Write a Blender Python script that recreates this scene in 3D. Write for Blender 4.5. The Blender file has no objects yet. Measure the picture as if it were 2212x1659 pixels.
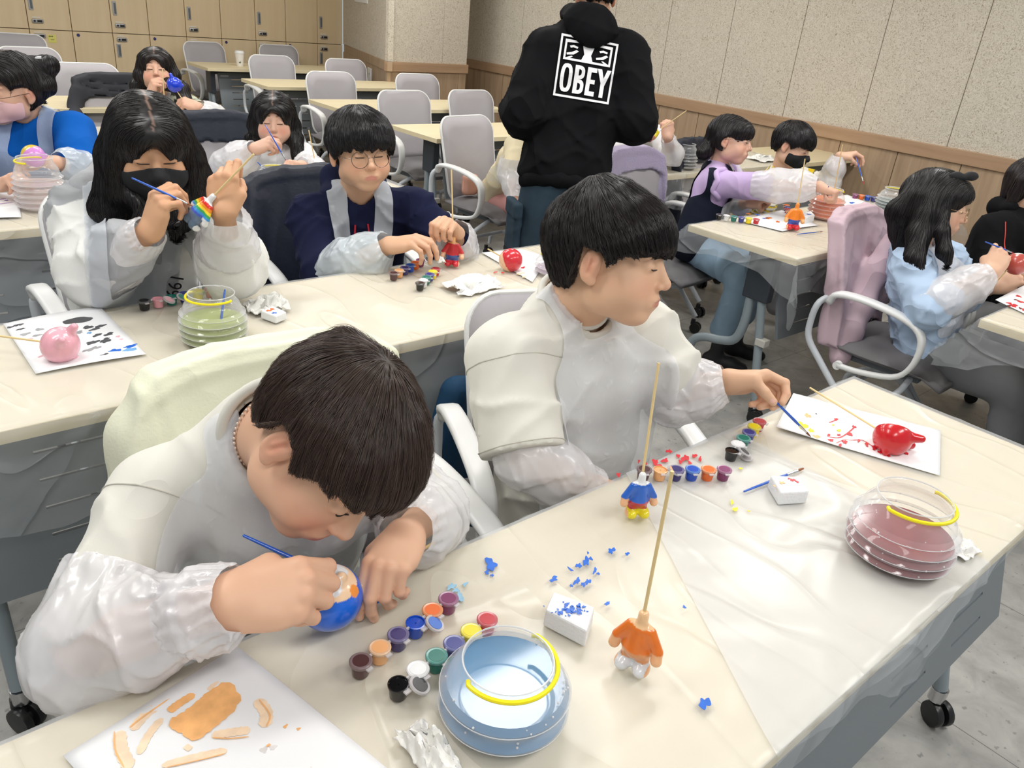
import bpy, bmesh, math, random
import numpy as np
from mathutils import Vector, Matrix, Euler
random.seed(7); np.random.seed(7)
SC = bpy.context.scene
COL = SC.collection
# ------------------------------------------------------------ camera, light
CAMZ = 1.47
CAMP = np.array([0.0, 0.0, CAMZ])
CM = np.array([[0.76196439, 0.21743779, -0.61002547],
               [-0.64119629, 0.38562286, -0.6634473],
               [0.09098125, 0.89666929, 0.4332512]])
FPX = 1700.0
cam_d = bpy.data.cameras.new('camera'); cam_d.sensor_width = 36; cam_d.lens = FPX/2212*36
cam_d.clip_start = .05; cam_d.clip_end = 60
cam = bpy.data.objects.new('camera', cam_d); COL.objects.link(cam)
cam.matrix_world = Matrix([list(CM[i])+[float(CAMP[i])] for i in range(3)]+[[0, 0, 0, 1]])
SC.camera = cam
W = bpy.data.worlds.new('world'); SC.world = W; W.use_nodes = True
W.node_tree.nodes['Background'].inputs[0].default_value = (.93, .97, 1, 1)
W.node_tree.nodes['Background'].inputs[1].default_value = .40
SC.view_settings.view_transform = 'Standard'; SC.view_settings.look = 'None'
SC.view_settings.exposure = 0.0; SC.view_settings.gamma = 1
SC.view_settings.use_curve_mapping = False
def area(x, y, z, sx, sy, e, col=(1, .985, .96)):
    l = bpy.data.lights.new('ceiling_lamp_light', 'AREA'); l.shape = 'RECTANGLE'; l.size = sx; l.size_y = sy
    l.energy = e; l.color = col
    o = bpy.data.objects.new('ceiling_lamp_light', l); COL.objects.link(o); o.location = (x, y, z)
    return o
for lx in (-.6, 1.4, 3.4):
    for ly in (-.6, 1.6, 3.8, 6.0):
        area(lx+.3, ly, 2.62, 1.25, .35, 22.5)
# rays through picture points, used to read real positions off the room's planes
def ray(u, v): return CM @ np.array([(u-1106)/FPX, -(v-829.5)/FPX, -1.0])
def PD(u, v, d): return CAMP + ray(u, v)*d
def PZ(u, v, z=.732): r = ray(u, v); return CAMP + r*((z-CAMZ)/r[2])
def PY(u, v, y): r = ray(u, v); return CAMP + r*(y/r[1])
def CD(a, b, c):                      # direction given as right/up/towards the viewer
    v = CM @ np.array([a, b, c], float); return v/np.linalg.norm(v)
def nrm(v): v = np.asarray(v, float); return v/(np.linalg.norm(v)+1e-12)

# ------------------------------------------------------------ materials
MATS = {}
def srgb(r, g, b):
    f = lambda c: (c/255)/12.92 if c/255 <= .04045 else ((c/255+.055)/1.055)**2.4
    return (f(r), f(g), f(b), 1)
def mat(name, col, rough=.5, bump=None, var=None, spec=.5, metal=0, attr=None, alpha=1, sub=0, sheen=0, coat=0, coords='Object'):
    """bump=(scale,strength[,distance]) noise bump; var=(scale,amount) noise colour variation"""
    if name in MATS: return MATS[name]
    m = bpy.data.materials.new(name); m.use_nodes = True; MATS[name] = m
    nt = m.node_tree; N = nt.nodes; L = nt.links; P = N['Principled BSDF']
    P.inputs['Base Color'].default_value = srgb(*col)
    P.inputs['Roughness'].default_value = rough
    P.inputs['Specular IOR Level'].default_value = spec
    P.inputs['Metallic'].default_value = metal
    P.inputs['Coat Weight'].default_value = coat; P.inputs['Coat Roughness'].default_value = .1
    P.inputs['Sheen Weight'].default_value = sheen
    if sub: P.inputs['Subsurface Weight'].default_value = sub; P.inputs['Subsurface Radius'].default_value = (.012, .005, .003); P.inputs['Subsurface Scale'].default_value = 1
    tc = N.new('ShaderNodeTexCoord')
    src = None
    if attr:
        a = N.new('ShaderNodeVertexColor'); a.layer_name = attr; src = a.outputs['Color']
    if var:
        n = N.new('ShaderNodeTexNoise'); n.inputs['Scale'].default_value = var[0]; n.inputs['Detail'].default_value = 4
        L.new(tc.outputs[coords], n.inputs['Vector'])
        mr = N.new('ShaderNodeMapRange'); mr.inputs[1].default_value = .3; mr.inputs[2].default_value = .7
        mr.inputs[3].default_value = 1-var[1]; mr.inputs[4].default_value = 1+var[1]
        L.new(n.outputs['Fac'], mr.inputs['Value'])
        hs = N.new('ShaderNodeHueSaturation'); hs.inputs['Color'].default_value = srgb(*col)
        if src: L.new(src, hs.inputs['Color'])
        L.new(mr.outputs[0], hs.inputs['Value']); src = hs.outputs['Color']
    if src: L.new(src, P.inputs['Base Color'])
    if bump:
        n = N.new('ShaderNodeTexNoise'); n.inputs['Scale'].default_value = bump[0]; n.inputs['Detail'].default_value = 5
        L.new(tc.outputs[coords], n.inputs['Vector'])
        b = N.new('ShaderNodeBump'); b.inputs['Strength'].default_value = bump[1]; b.inputs['Distance'].default_value = bump[2] if len(bump) > 2 else .002
        L.new(n.outputs['Fac'], b.inputs['Height']); L.new(b.outputs[0], P.inputs['Normal'])
    if alpha < 1:
        P.inputs['Alpha'].default_value = alpha
    return m
def film_mat(name, col=(236, 238, 240), alpha=.5, rough=.25, scale=9, strength=.6, dist=.01, spec=.5, ridged=True, var=(.82, 1.35), fine=None):
    """thin wrinkled plastic film"""
    if name in MATS: return MATS[name]
    m = mat(name, col, rough, spec=spec, alpha=alpha); nt = m.node_tree; N = nt.nodes; L = nt.links; P = N['Principled BSDF']
    tc = N.new('ShaderNodeTexCoord'); n = N.new('ShaderNodeTexNoise'); n.inputs['Scale'].default_value = scale; n.inputs['Detail'].default_value = 6
    n.inputs['Distortion'].default_value = 1.4
    if ridged: n.noise_type = 'RIDGED_MULTIFRACTAL'
    L.new(tc.outputs['Object'], n.inputs['Vector'])
    b = N.new('ShaderNodeBump'); b.inputs['Strength'].default_value = strength; b.inputs['Distance'].default_value = dist
    L.new(n.outputs['Fac'], b.inputs['Height']); L.new(b.outputs[0], P.inputs['Normal'])
    if fine:                      # sharp narrow creases running across the sheet
        mp = N.new('ShaderNodeMapping'); mp.inputs['Scale'].default_value = (1, .35, 1); mp.inputs['Rotation'].default_value = (0, 0, .5); L.new(tc.outputs['Object'], mp.inputs['Vector'])
        n2 = N.new('ShaderNodeTexNoise'); n2.noise_type = 'RIDGED_MULTIFRACTAL'; n2.inputs['Scale'].default_value = fine[0]; n2.inputs['Detail'].default_value = .6; n2.inputs['Offset'].default_value = 1; n2.normalize = False; n2.inputs['Distortion'].default_value = 1.0; n2.inputs['Roughness'].default_value = .35
        L.new(mp.outputs[0], n2.inputs['Vector'])
        m3 = N.new('ShaderNodeMapRange'); m3.inputs[1].default_value = .72; m3.inputs[2].default_value = 1.1; L.new(n2.outputs['Fac'], m3.inputs['Value'])
        pw = N.new('ShaderNodeMath'); pw.operation = 'POWER'; pw.inputs[1].default_value = 2; L.new(m3.outputs[0], pw.inputs[0])
        b2 = N.new('ShaderNodeBump'); b2.inputs['Strength'].default_value = fine[1]; b2.inputs['Distance'].default_value = fine[2]; L.new(pw.outputs[0], b2.inputs['Height']); L.new(b.outputs[0], b2.inputs['Normal']); L.new(b2.outputs[0], P.inputs['Normal'])
    # creases are a little whiter and denser
    mr = N.new('ShaderNodeMapRange'); mr.inputs[1].default_value = .2; mr.inputs[2].default_value = 1.4; mr.inputs[3].default_value = alpha*var[0]; mr.inputs[4].default_value = min(1, alpha*var[1])
    L.new(n.outputs['Fac'], mr.inputs['Value']); L.new(mr.outputs[0], P.inputs['Alpha'])
    return m
def wood_mat(name, c1, c2, axis='Z', scale=5, stretch=.06, rough=.45, bump=.05):
    if name in MATS: return MATS[name]
    m = mat(name, c1, rough); nt = m.node_tree; N = nt.nodes; L = nt.links; P = N['Principled BSDF']
    tc = N.new('ShaderNodeTexCoord'); mp = N.new('ShaderNodeMapping')
    s = [1, 1, 1]; s['XYZ'.index(axis)] = stretch; mp.inputs['Scale'].default_value = s
    L.new(tc.outputs['Object'], mp.inputs['Vector'])
    n = N.new('ShaderNodeTexNoise'); n.inputs['Scale'].default_value = scale*6; n.inputs['Detail'].default_value = 8; n.inputs['Roughness'].default_value = .65; n.inputs['Distortion'].default_value = .6
    L.new(mp.outputs[0], n.inputs['Vector'])
    cr = N.new('ShaderNodeValToRGB'); cr.color_ramp.elements[0].position = .32; cr.color_ramp.elements[1].position = .7
    cr.color_ramp.elements[0].color = srgb(*c1); cr.color_ramp.elements[1].color = srgb(*c2)
    L.new(n.outputs['Fac'], cr.inputs[0]); L.new(cr.outputs[0], P.inputs['Base Color'])
    b = N.new('ShaderNodeBump'); b.inputs['Strength'].default_value = bump; b.inputs['Distance'].default_value = .002
    L.new(n.outputs['Fac'], b.inputs['Height']); L.new(b.outputs[0], P.inputs['Normal'])
    return m

# ------------------------------------------------------------ object helpers
def tag(o, label=None, cat=None, group=None, kind=None):
    if label: o['label'] = label
    if cat: o['category'] = cat
    if group: o['group'] = group
    if kind: o['kind'] = kind
    return o
def empty(name, loc, rz=0, label=None, cat=None, group=None):
    o = bpy.data.objects.new(name, None); COL.objects.link(o); o.location = [float(c) for c in loc]; o.rotation_euler = (0, 0, rz)
    o.empty_display_size = .05
    return tag(o, label, cat, group)
def mesh_obj(name, V, F, m=None, parent=None, smooth=True, loc=None, mats=None, fmat=None, cols=None):
    """V (n,3); F list of polygons or (k,4)/(k,3) array"""
    me = bpy.data.meshes.new(name)
    V = np.asarray(V, np.float32)
    if loc is not None: V = V - np.asarray(loc, np.float32)
    if isinstance(F, np.ndarray) and F.ndim == 2:
        k = F.shape[1]; nf = len(F)
        me.vertices.add(len(V)); me.vertices.foreach_set('co', V.ravel())
        me.loops.add(nf*k); me.loops.foreach_set('vertex_index', F.astype(np.int32).ravel())
        me.polygons.add(nf); me.polygons.foreach_set('loop_start', np.arange(0, nf*k, k, dtype=np.int32))
        me.update(calc_edges=True)
    else:
        me.from_pydata([tuple(map(float, v)) for v in V], [], [list(map(int, f)) for f in F]); me.update()
    if fmat is not None: me.polygons.foreach_set('material_index', np.asarray(fmat, np.int32))
    if smooth: me.polygons.foreach_set('use_smooth', np.ones(len(me.polygons), bool))
    if cols is not None:
        a = me.color_attributes.new('Col', 'FLOAT_COLOR', 'POINT')
        c = np.ones((len(V), 4), np.float32); c[:, :3] = cols; a.data.foreach_set('color', c.ravel())
    for mm in (mats or ([m] if m else [])): me.materials.append(mm)
    o = bpy.data.objects.new(name, me); COL.objects.link(o)
    if loc is not None: o.location = [float(c) for c in loc]
    if parent: o.parent = parent
    return o
def copy_tree(o, parent=None):
    c = o.copy(); COL.objects.link(c)
    if parent: c.parent = parent
    for ch in list(o.children): copy_tree(ch, c)
    return c
class MB:
    """collects shapes into one mesh"""
    def __init__(s): s.V = []; s.F = []; s.n = 0; s.M = []; s.mi = 0
    def add(s, V, F):
        V = np.asarray(V, float)
        s.V.append(V); s.F += [[i+s.n for i in f] for f in F]; s.M += [s.mi]*len(F); s.n += len(V); return s
    def box(s, a, b, R=None, c=(0, 0, 0)):
        a = np.array(a, float); b = np.array(b, float)
        V = np.array([[(a, b)[i][0], (a, b)[j][1], (a, b)[k][2]] for i in (0, 1) for j in (0, 1) for k in (0, 1)])
        if R is not None: V = V @ np.asarray(R, float).T + np.array(c)
        return s.add(V, [(0, 1, 3, 2), (4, 6, 7, 5), (0, 4, 5, 1), (2, 3, 7, 6), (0, 2, 6, 4), (1, 5, 7, 3)])
    def tube(s, pts, r, n=10, cap=True, closed=False, flat=1.0, up=None):
        P = np.asarray(pts, float); m = len(P)
        rr = np.full(m, r, float) if np.isscalar(r) else np.asarray(r, float)
        if closed: T = np.roll(P, -1, 0)-np.roll(P, 1, 0)
        else: T = np.gradient(P, axis=0)
        T /= (np.linalg.norm(T, axis=1)[:, None]+1e-12)
        u = np.array(up, float) if up is not None else np.array([0, 0, 1.]) if abs(T[0][2]) < .9 else np.array([1., 0, 0])
        V = []
        a = np.arange(n)*2*math.pi/n
        for i in range(m):
            x = np.cross(T[i], u)
            if np.linalg.norm(x) < 1e-6: x = np.cross(T[i], [1, .1, .2])
            x = nrm(x); y = np.cross(x, T[i])
            if up is None: u = y
            V.append(P[i]+rr[i]*(np.cos(a)[:, None]*x+np.sin(a)[:, None]*y*flat))
        V = np.concatenate(V); F = []
        for i in range(m if closed else m-1):
            j = (i+1) % m
            for k in range(n):
                F.append((i*n+k, i*n+(k+1) % n, j*n+(k+1) % n, j*n+k))
        if cap and not closed:
            F.append(tuple(range(n))[::-1]); F.append(tuple((m-1)*n+k for k in range(n)))
        return s.add(V, F)
    def lathe(s, prof, c=(0, 0, 0), n=24, axis=(0, 0, 1), capb=True, capt=True):
        R = frame(axis); V = []; F = []
        a = np.arange(n)*2*math.pi/n
        for (r, z) in prof:
            V.append(np.stack([r*np.cos(a), r*np.sin(a), np.full(n, z)], 1))
        V = np.concatenate(V) @ R.T + np.array(c); m = len(prof)
        for i in range(m-1):
            for k in range(n): F.append((i*n+k, i*n+(k+1) % n, (i+1)*n+(k+1) % n, (i+1)*n+k))
        if capb: F.append(tuple(range(n))[::-1])
        if capt: F.append(tuple((m-1)*n+k for k in range(n)))
        return s.add(V, F)
    def ell(s, c, r, R=None, n=14, k=8):
        prof = [(max(1e-5, math.sin(t)), -math.cos(t)) for t in np.linspace(0, math.pi, k+1)]
        b = MB().lathe(prof, n=n); V = b.V[0]*np.array(r)
        if R is not None: V = V @ np.asarray(R).T
        return s.add(V+np.array(c), b.F)
    def prism(s, poly, z0, z1):
        n = len(poly); V = [(x, y, z0) for x, y in poly]+[(x, y, z1) for x, y in poly]
        F = [tuple(range(n))[::-1], tuple(range(n, 2*n))]+[(i, (i+1) % n, n+(i+1) % n, n+i) for i in range(n)]
        return s.add(V, F)
    def build(s, name, m, parent=None, smooth=True, loc=None, bevel=0, mats=None, bseg=2):
        o = mesh_obj(name, np.concatenate(s.V), s.F, m, parent, smooth, loc, mats, s.M if mats else None)
        if bevel:
            b = o.modifiers.new('bevel', 'BEVEL'); b.width = bevel; b.segments = bseg; b.limit_method = 'ANGLE'; b.angle_limit = .6
        if smooth and (bevel or True):
            try: o.data.set_sharp_from_angle(angle=.7)
            except Exception: pass
        return o
def frame(z, x=None):
    z = nrm(z); a = np.array([1., 0, 0]) if abs(z[0]) < .9 else np.array([0, 1., 0])
    if x is not None: a = np.array(x, float)
    y = nrm(np.cross(z, a)); x = np.cross(y, z)
    return np.stack([x, y, z], 1)
def bez(pts, n=24):
    """Catmull-Rom through the points"""
    P = np.asarray(pts, float)
    if len(P) < 3: return np.array([P[0]+(P[-1]-P[0])*t for t in np.linspace(0, 1, n)])
    Q = np.vstack([2*P[0]-P[1], P, 2*P[-1]-P[-2]]); out = []
    m = len(P)-1
    for t in np.linspace(0, m, n):
        i = min(int(t), m-1); f = t-i; a, b, c, d = Q[i], Q[i+1], Q[i+2], Q[i+3]
        out.append(.5*((2*b)+(-a+c)*f+(2*a-5*b+4*c-d)*f*f+(-a+3*b-3*c+d)*f**3))
    return np.array(out)
_K = {}
def wob(P, scale, seed=0, ridged=False):
    """cheap smooth noise in [-1,1]"""
    if seed not in _K:
        r = np.random.RandomState(seed+11); _K[seed] = (r.normal(size=(7, 3)), r.uniform(0, 6.28, 7), r.normal(size=(7, 3)), r.uniform(0, 6.28, 7))
    K, ph, K2, p2 = _K[seed]; Q = np.asarray(P, float)/scale
    s = 0; 
    for i in range(7):
        w = 1/(1+.35*i); f = 1+.38*i
        s = s+w*np.sin(f*(Q@K[i])+ph[i]+1.1*np.sin(.7*(Q@K2[i])+p2[i]))
    s = s/2.6
    return 1-2*np.minimum(1, np.abs(s)*1.6) if ridged else s
# ------------------------------------------------------------ the room
def struct(o): o['kind'] = 'structure'; return o
def floor_mat():
    m = mat('floor_vinyl', (150, 149, 146), .42, spec=.4); nt = m.node_tree; N = nt.nodes; L = nt.links; P = N['Principled BSDF']
    tc = N.new('ShaderNodeTexCoord')
    n = N.new('ShaderNodeTexNoise'); n.inputs['Scale'].default_value = 9; n.inputs['Detail'].default_value = 7; n.inputs['Roughness'].default_value = .6; n.inputs['Distortion'].default_value = .5
    L.new(tc.outputs['Object'], n.inputs['Vector'])
    cr = N.new('ShaderNodeValToRGB'); E = cr.color_ramp.elements
    E[0].position = .3; E[0].color = srgb(143, 142, 139); E[1].position = .68; E[1].color = srgb(176, 175, 170)
    L.new(n.outputs['Fac'], cr.inputs[0])
    v = N.new('ShaderNodeTexNoise'); v.inputs['Scale'].default_value = 46; v.inputs['Detail'].default_value = 3
    L.new(tc.outputs['Object'], v.inputs['Vector'])
    c2 = N.new('ShaderNodeValToRGB'); c2.color_ramp.elements[0].position = .64; c2.color_ramp.elements[1].position = .7
    L.new(v.outputs['Fac'], c2.inputs[0])
    mx = N.new('ShaderNodeMix'); mx.data_type = 'RGBA'; L.new(c2.outputs[0], mx.inputs[0]); L.new(cr.outputs[0], mx.inputs[6]); mx.inputs[7].default_value = srgb(134, 133, 130)
    # tile joints every 0.6 m
    br = N.new('ShaderNodeTexBrick'); br.offset = 0; br.inputs['Scale'].default_value = 1; br.inputs['Brick Width'].default_value = .6; br.inputs['Row Height'].default_value = .6
    br.inputs['Mortar Size'].default_value = .0016; br.inputs['Mortar Smooth'].default_value = .3
    L.new(tc.outputs['Object'], br.inputs['Vector'])
    m2 = N.new('ShaderNodeMix'); m2.data_type = 'RGBA'; L.new(br.outputs['Fac'], m2.inputs[0]); L.new(mx.outputs[2], m2.inputs[6]); m2.inputs[7].default_value = srgb(105, 104, 102)
    L.new(m2.outputs[2], P.inputs['Base Color'])
    return m
def panel_mat():
    """wood-wool acoustic board"""
    m = mat('wood_wool_board', (205, 197, 180), .85, spec=.2); nt = m.node_tree; N = nt.nodes; L = nt.links; P = N['Principled BSDF']
    tc = N.new('ShaderNodeTexCoord')
    n = N.new('ShaderNodeTexNoise'); n.inputs['Scale'].default_value = 52; n.inputs['Detail'].default_value = 5; n.inputs['Distortion'].default_value = 3.2; n.inputs['Roughness'].default_value = .55
    L.new(tc.outputs['Object'], n.inputs['Vector'])
    cr = N.new('ShaderNodeValToRGB'); E = cr.color_ramp.elements
    E[0].position = .33; E[0].color = srgb(164, 152, 132); E[1].position = .47; E[1].color = srgb(218, 209, 193)
    e = E.new(.72); e.color = srgb(232, 225, 212)
    L.new(n.outputs['Fac'], cr.inputs[0]); L.new(cr.outputs[0], P.inputs['Base Color'])
    b = N.new('ShaderNodeBump'); b.inputs['Strength'].default_value = .7; b.inputs['Distance'].default_value = .006
    L.new(n.outputs['Fac'], b.inputs['Height']); L.new(b.outputs[0], P.inputs['Normal'])
    return m
BOARD = panel_mat()
WAIN = wood_mat('wainscot_oak', (160, 134, 108), (188, 163, 134), 'Z', 3, .07)
RAILM = wood_mat('rail_oak', (168, 136, 106), (188, 156, 126), 'Y', 3, .07)
RAILX = wood_mat('rail_oak_cross', (168, 136, 106), (188, 156, 126), 'X', 3, .07)
JOINT = mat('joint_dark', (112, 100, 84), .9)
TOPW = wood_mat('table_maple', (226, 210, 170), (232, 219, 184), 'X', 2, .05, .38, .02)
LOCKW = wood_mat('locker_birch', (222, 199, 160), (229, 208, 172), 'Z', 2, .05, .4, .02)
GREY = mat('steel_grey', (122, 129, 134), .5, (220, .15, .0006))
DGREY = mat('steel_grey_dark', (96, 103, 109), .5)
SLOT = mat('slot_dark', (28, 32, 38), .8)
ANTH = mat('anthracite_plastic', (52, 58, 66), .5)
TUBE = mat('powder_grey_tube', (138, 149, 155), .35)
CHROME = mat('chrome', (200, 200, 202), .16, metal=1)
BLACKP = mat('black_plastic', (24, 25, 27), .35)
WHITEP = mat('white_plastic', (232, 233, 232), .35)
WTUBE = mat('white_tube', (205, 210, 216), .3)
MESHF = mat('grey_mesh_fabric', (182, 178, 182), .8, (900, .5, .0006), spec=.2, alpha=.93)
MESHG = mat('seat_fabric', (122, 120, 122), .9, (500, .4, .001), spec=.2)
struct(MB().box((-6, -3, -.05), (6.2, 9.3, 0)).build('floor', floor_mat(), smooth=False))
struct(MB().box((-6, -3, 2.68), (6.2, 9.3, 2.75)).build('ceiling', mat('ceiling_white', (235, 235, 232), .9), smooth=False))
# right wall: boards above, rail, wainscot below
XW = 5.5
b = MB()
for k in range(-9, 5):
    y0 = 4.547+.603*k; b.box((XW, y0+.002, .90), (XW+.05, y0+.601, 2.7))
wr = struct(b.build('wall_right', BOARD, smooth=False, bevel=.003))
MB().box((XW+.004, -1, 0), (XW+.06, 7.6, 2.7)).build('board_backing', JOINT, wr, smooth=False)
b = MB()
for k in range(-8, 8):
    y0 = 4.504+.4155*k; b.box((XW-.004, y0+.0025, .0), (XW+.02, y0+.413, .82))
struct(b.build('trim_1', WAIN, smooth=False, bevel=.002))
struct(MB().box((XW-.022, -1, .82), (XW+.03, 7.3, .905)).build('trim_2', RAILM, smooth=False, bevel=.004))
# pillar: left face runs back to the lockers
def quadwall(p, q, z0, z1, name, m, t=.03, cuts=(), nm=None):
    p = np.array(p); q = np.array(q); d = q-p; L_ = np.linalg.norm(d); d /= L_; n = np.array([d[1], -d[0]])
    b = MB(); e = [0]+list(cuts)+[L_]
    for i in range(len(e)-1):
        a0 = e[i]+(.0015 if i else 0); a1 = e[i+1]-(.0015 if i < len(e)-2 else 0)
        P = [p+d*a0, p+d*a1, p+d*a1-n*t, p+d*a0-n*t]
        b.prism([tuple(x) for x in P][::-1], z0, z1)
    return b.build(name, m, smooth=False, bevel=.002)
PA = (4.72, 8.45); PB = (4.11, 6.55); PC = (5.0, 6.55)
struct(quadwall(PA, PB, .90, 2.7, 'wall_pillar_left', BOARD, .05, (.95,)))
struct(quadwall(PB, PC, .90, 2.7, 'wall_pillar_front', BOARD, .05, (.6,)))
struct(quadwall(PA, PB, 0, .82, 'trim_3', WAIN, .03, (.4, .8, 1.2, 1.6)))
struct(quadwall(PB, PC, 0, .82, 'trim_4', WAIN, .03, (.43, .8)))
struct(quadwall((4.73, 8.45), (4.09, 6.53), .82, .90, 'trim_5', WAIN, .05))
struct(quadwall((4.09, 6.53), (5.01, 6.53), .82, .90, 'trim_6', RAILX, .05))
struct(quadwall((5.0, 6.55), (5.02, 7.3), 0, 2.7, 'wall_pillar_right', BOARD, .05))
struct(MB().box((4.95, 7.28, 0), (5.55, 7.33, 2.7)).build('wall_back', BOARD, smooth=False))
struct(MB().box((-6, 8.85, 0), (4.8, 8.9, 2.7)).build('wall_lockers', mat('wall_paint', (225, 222, 214), .9), smooth=False))
# notice and outlet on the pillar
d_ = nrm(np.array(PB)-np.array(PA)); n_ = np.array([d_[1], -d_[0]])
nt_ = MB(); q0 = np.array(PA)+d_*.9+n_*.004
def wallquad(mb, s0, s1, z0, z1, t):
    P = [np.array(PA)+d_*s0+n_*.001, np.array(PA)+d_*s1+n_*.001, np.array(PA)+d_*s1+n_*t, np.array(PA)+d_*s0+n_*t]
    mb.prism([tuple(x) for x in P], z0, z1)
wallquad(nt_, .62, 1.18, 1.345, 1.6, .008)
tag(nt_.build('wall_notice', mat('paper_white', (240, 240, 238), .6), smooth=False), 'white notice sheet hung on the speckled pillar near the top edge', 'notice')
ou = MB(); wallquad(ou, 1.24, 1.38, .60, .78, .012)
o_ = tag(ou.build('wall_outlet', WHITEP, smooth=False, bevel=.003), 'white double power outlet plate on the wooden pillar base', 'outlet')
so = MB()
for zz in (.65, .73):
    for ss in (1.28, 1.34):
        P = np.array(PA)+d_*ss+n_*.012; so.lathe([(.012, 0), (.012, .002)], (P[0], P[1], zz), 12, (n_[0], n_[1], 0))
so.build('sockets', mat('socket_grey', (190, 190, 190), .5), o_)
# lockers: every column is one unit with an upper and a lower door
YL = 8.5
xs = [1.31, 1.662, 2.005, 2.345, 2.675, 3.024, 3.374, 3.735, 4.068, 4.435, 4.74]
LOCKS = mat('lock_silver', (186, 187, 190), .3, metal=.6); STK = mat('sticker_blue', (48, 52, 110), .5)
words = ['first', 'second', 'third', 'fourth', 'fifth', 'sixth', 'seventh', 'eighth', 'ninth', 'tenth', 'eleventh', 'twelfth', 'thirteenth']
for i in range(len(xs)-1):
    x0, x1 = xs[i], xs[i+1]
    r = empty('locker', (x0, YL, 0))
    i += 3
    lab = {3: 'birch locker column at the far left picture edge, plain doors', 4: 'birch locker column with a yellow sticky note on its lower door', 5: 'birch locker column right of the sticky note, blue dot on lower door',
           6: 'birch locker column with handles just left of the girl with the blue figurine', 7: 'plain birch locker column behind the girl with the blue figurine', 8: 'birch locker column behind the paper cup table, handle on upper door',
           9: 'plain birch locker column, third column left of the pillar with no handles', 10: 'birch locker column with two keypads, third from the pillar', 11: 'plain birch locker column, second from the pillar', 12: 'birch locker column with keypads right beside the pillar'}.get(i, 'birch locker column beyond the left edge of the picture')
    tag(r, lab, 'locker', 'birch lockers along the back wall')
    MB().box((.002, .03, 0), (x1-x0-.002, .34, 2.1)).build('body', mat('locker_side', (120, 96, 70), .6), r, smooth=False)
    for (z0, z1, nm) in ((.888, 1.75, 'upper'), (.08, .884, 'lower')):
        d = MB().box((.003, 0, z0+.002), (x1-x0-.003, .028, z1)).build('door', LOCKW, r, smooth=False, bevel=.0015)
        if i in (4, 6, 8, 10, 12):
            hz = 1.04 if nm == 'upper' else .68; kz = .955 if nm == 'upper' else .835
            h = MB().box((.022, -.006, hz), (.058, .001, hz+.12)).build('handle', LOCKS, d, smooth=False, bevel=.004)
            MB().box((.036, -.009, hz+.012), (.052, -.0055, hz+.105)).build('grip_recess', DGREY, d, smooth=False)
            k = MB().box((.03, -.016, kz-.018), (.12, .001, kz+.018)).build('lock', LOCKS, d, bevel=.008)
            kb = MB().box((.07, -.018, kz-.009), (.108, -.015, kz+.009)); kb.lathe([(.009, 0), (.009, .004)], (.05, -.014, kz), 14, (0, -1, 0))
            kb.build('keypad', BLACKP, d, smooth=False)
            MB().box((.035, -.0015, kz+.024), (.1, .001, kz+.033)).build('number_label', mat('label_white', (225, 220, 210), .6), d, smooth=False)
        elif nm == 'lower':
            MB().lathe([(.014, 0), (.014, .002)], (.045, .0, .855), 18, (0, -1, 0)).build('round_sticker', STK, d, smooth=False)
for i_, (u, v) in enumerate([(112, 83)]):
    P = PY(u, v, YL-.001)
    n = MB().box((P[0]-.03, YL-.0025, P[2]-.035), (P[0]+.035, YL-.0008, P[2]+.03)).build('sticky_note', mat('note_yellow', (226, 220, 120), .7), smooth=False)
    tag(n, 'small yellow sticky note on the lower locker door', 'note')
    b = MB()
    for q in range(4): b.box((P[0]-.022+.009*q, YL-.0031, P[2]+.012), (P[0]-.016+.009*q, YL-.0024, P[2]+.021))
    for q in range(3): b.box((P[0]-.008+.009*q, YL-.0031, P[2]-.012), (P[0]-.003+.009*q, YL-.0024, P[2]-.008))
    b.build('handwriting', BLACKP, n, smooth=False)

# ------------------------------------------------------------ folding tables
def panel_with_slots(w, h, n_rows=5):
    """grid of cells with the slots left out; local x along the table, z down from 0"""
    xs_ = [0]; slots = []
    for c in (.11, .37, w-.52, w-.26):
        slots.append((c, c+.145))
    for a, b in slots: xs_ += [a, b]
    xs_.append(w); zs = [0]; rows = []
    for k in range(n_rows):
        z = .052+k*(h-.1)/(n_rows-1)*.98; rows.append((z, z+.0065)); zs += [z, z+.0065]
    zs.append(h)
    V = [(x, 0, -z) for z in zs for x in xs_]; nx = len(xs_); F = []
    for j in range(len(zs)-1):
        for i in range(nx-1):
            if i % 2 == 1 and j % 2 == 1: continue
            F.append((j*nx+i, j*nx+i+1, (j+1)*nx+i+1, (j+1)*nx+i))
    return np.array(V, float), F
def caster(r, p, rz=0, s=1.0, mt=None):
    """twin wheel caster under a leg end at p (floor point)"""
    c = MB(); R = np.array([[math.cos(rz), -math.sin(rz), 0], [math.sin(rz), math.cos(rz), 0], [0, 0, 1]])
    ax = R@np.array([1., 0, 0]); p = np.array(p, float)
    wr_ = .03*s
    for sd in (-1, 1):
        c.lathe([(wr_*.75, 0), (wr_*.97, .002*s), (wr_, .006*s), (wr_, .013*s), (wr_*.96, .017*s), (wr_*.2, .018*s)], p+ax*sd*.0045*s+[0, 0, wr_], 20, ax*sd)
    c.lathe([(wr_*.5, 0), (wr_*.5, .02*s)], p+[0, 0, wr_]-ax*.01*s, 12, ax)
    q = R@np.array([0, .018*s, 0])
    c.tube([p+q*.2+[0, 0, wr_*1.0], p+q+[0, 0, wr_*1.8], p+q+[0, 0, wr_*2.5]], [.016*s, .014*s, .012*s], 10)
    o = c.build('caster', mt or BLACKP, r)
    return o, p+q
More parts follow.
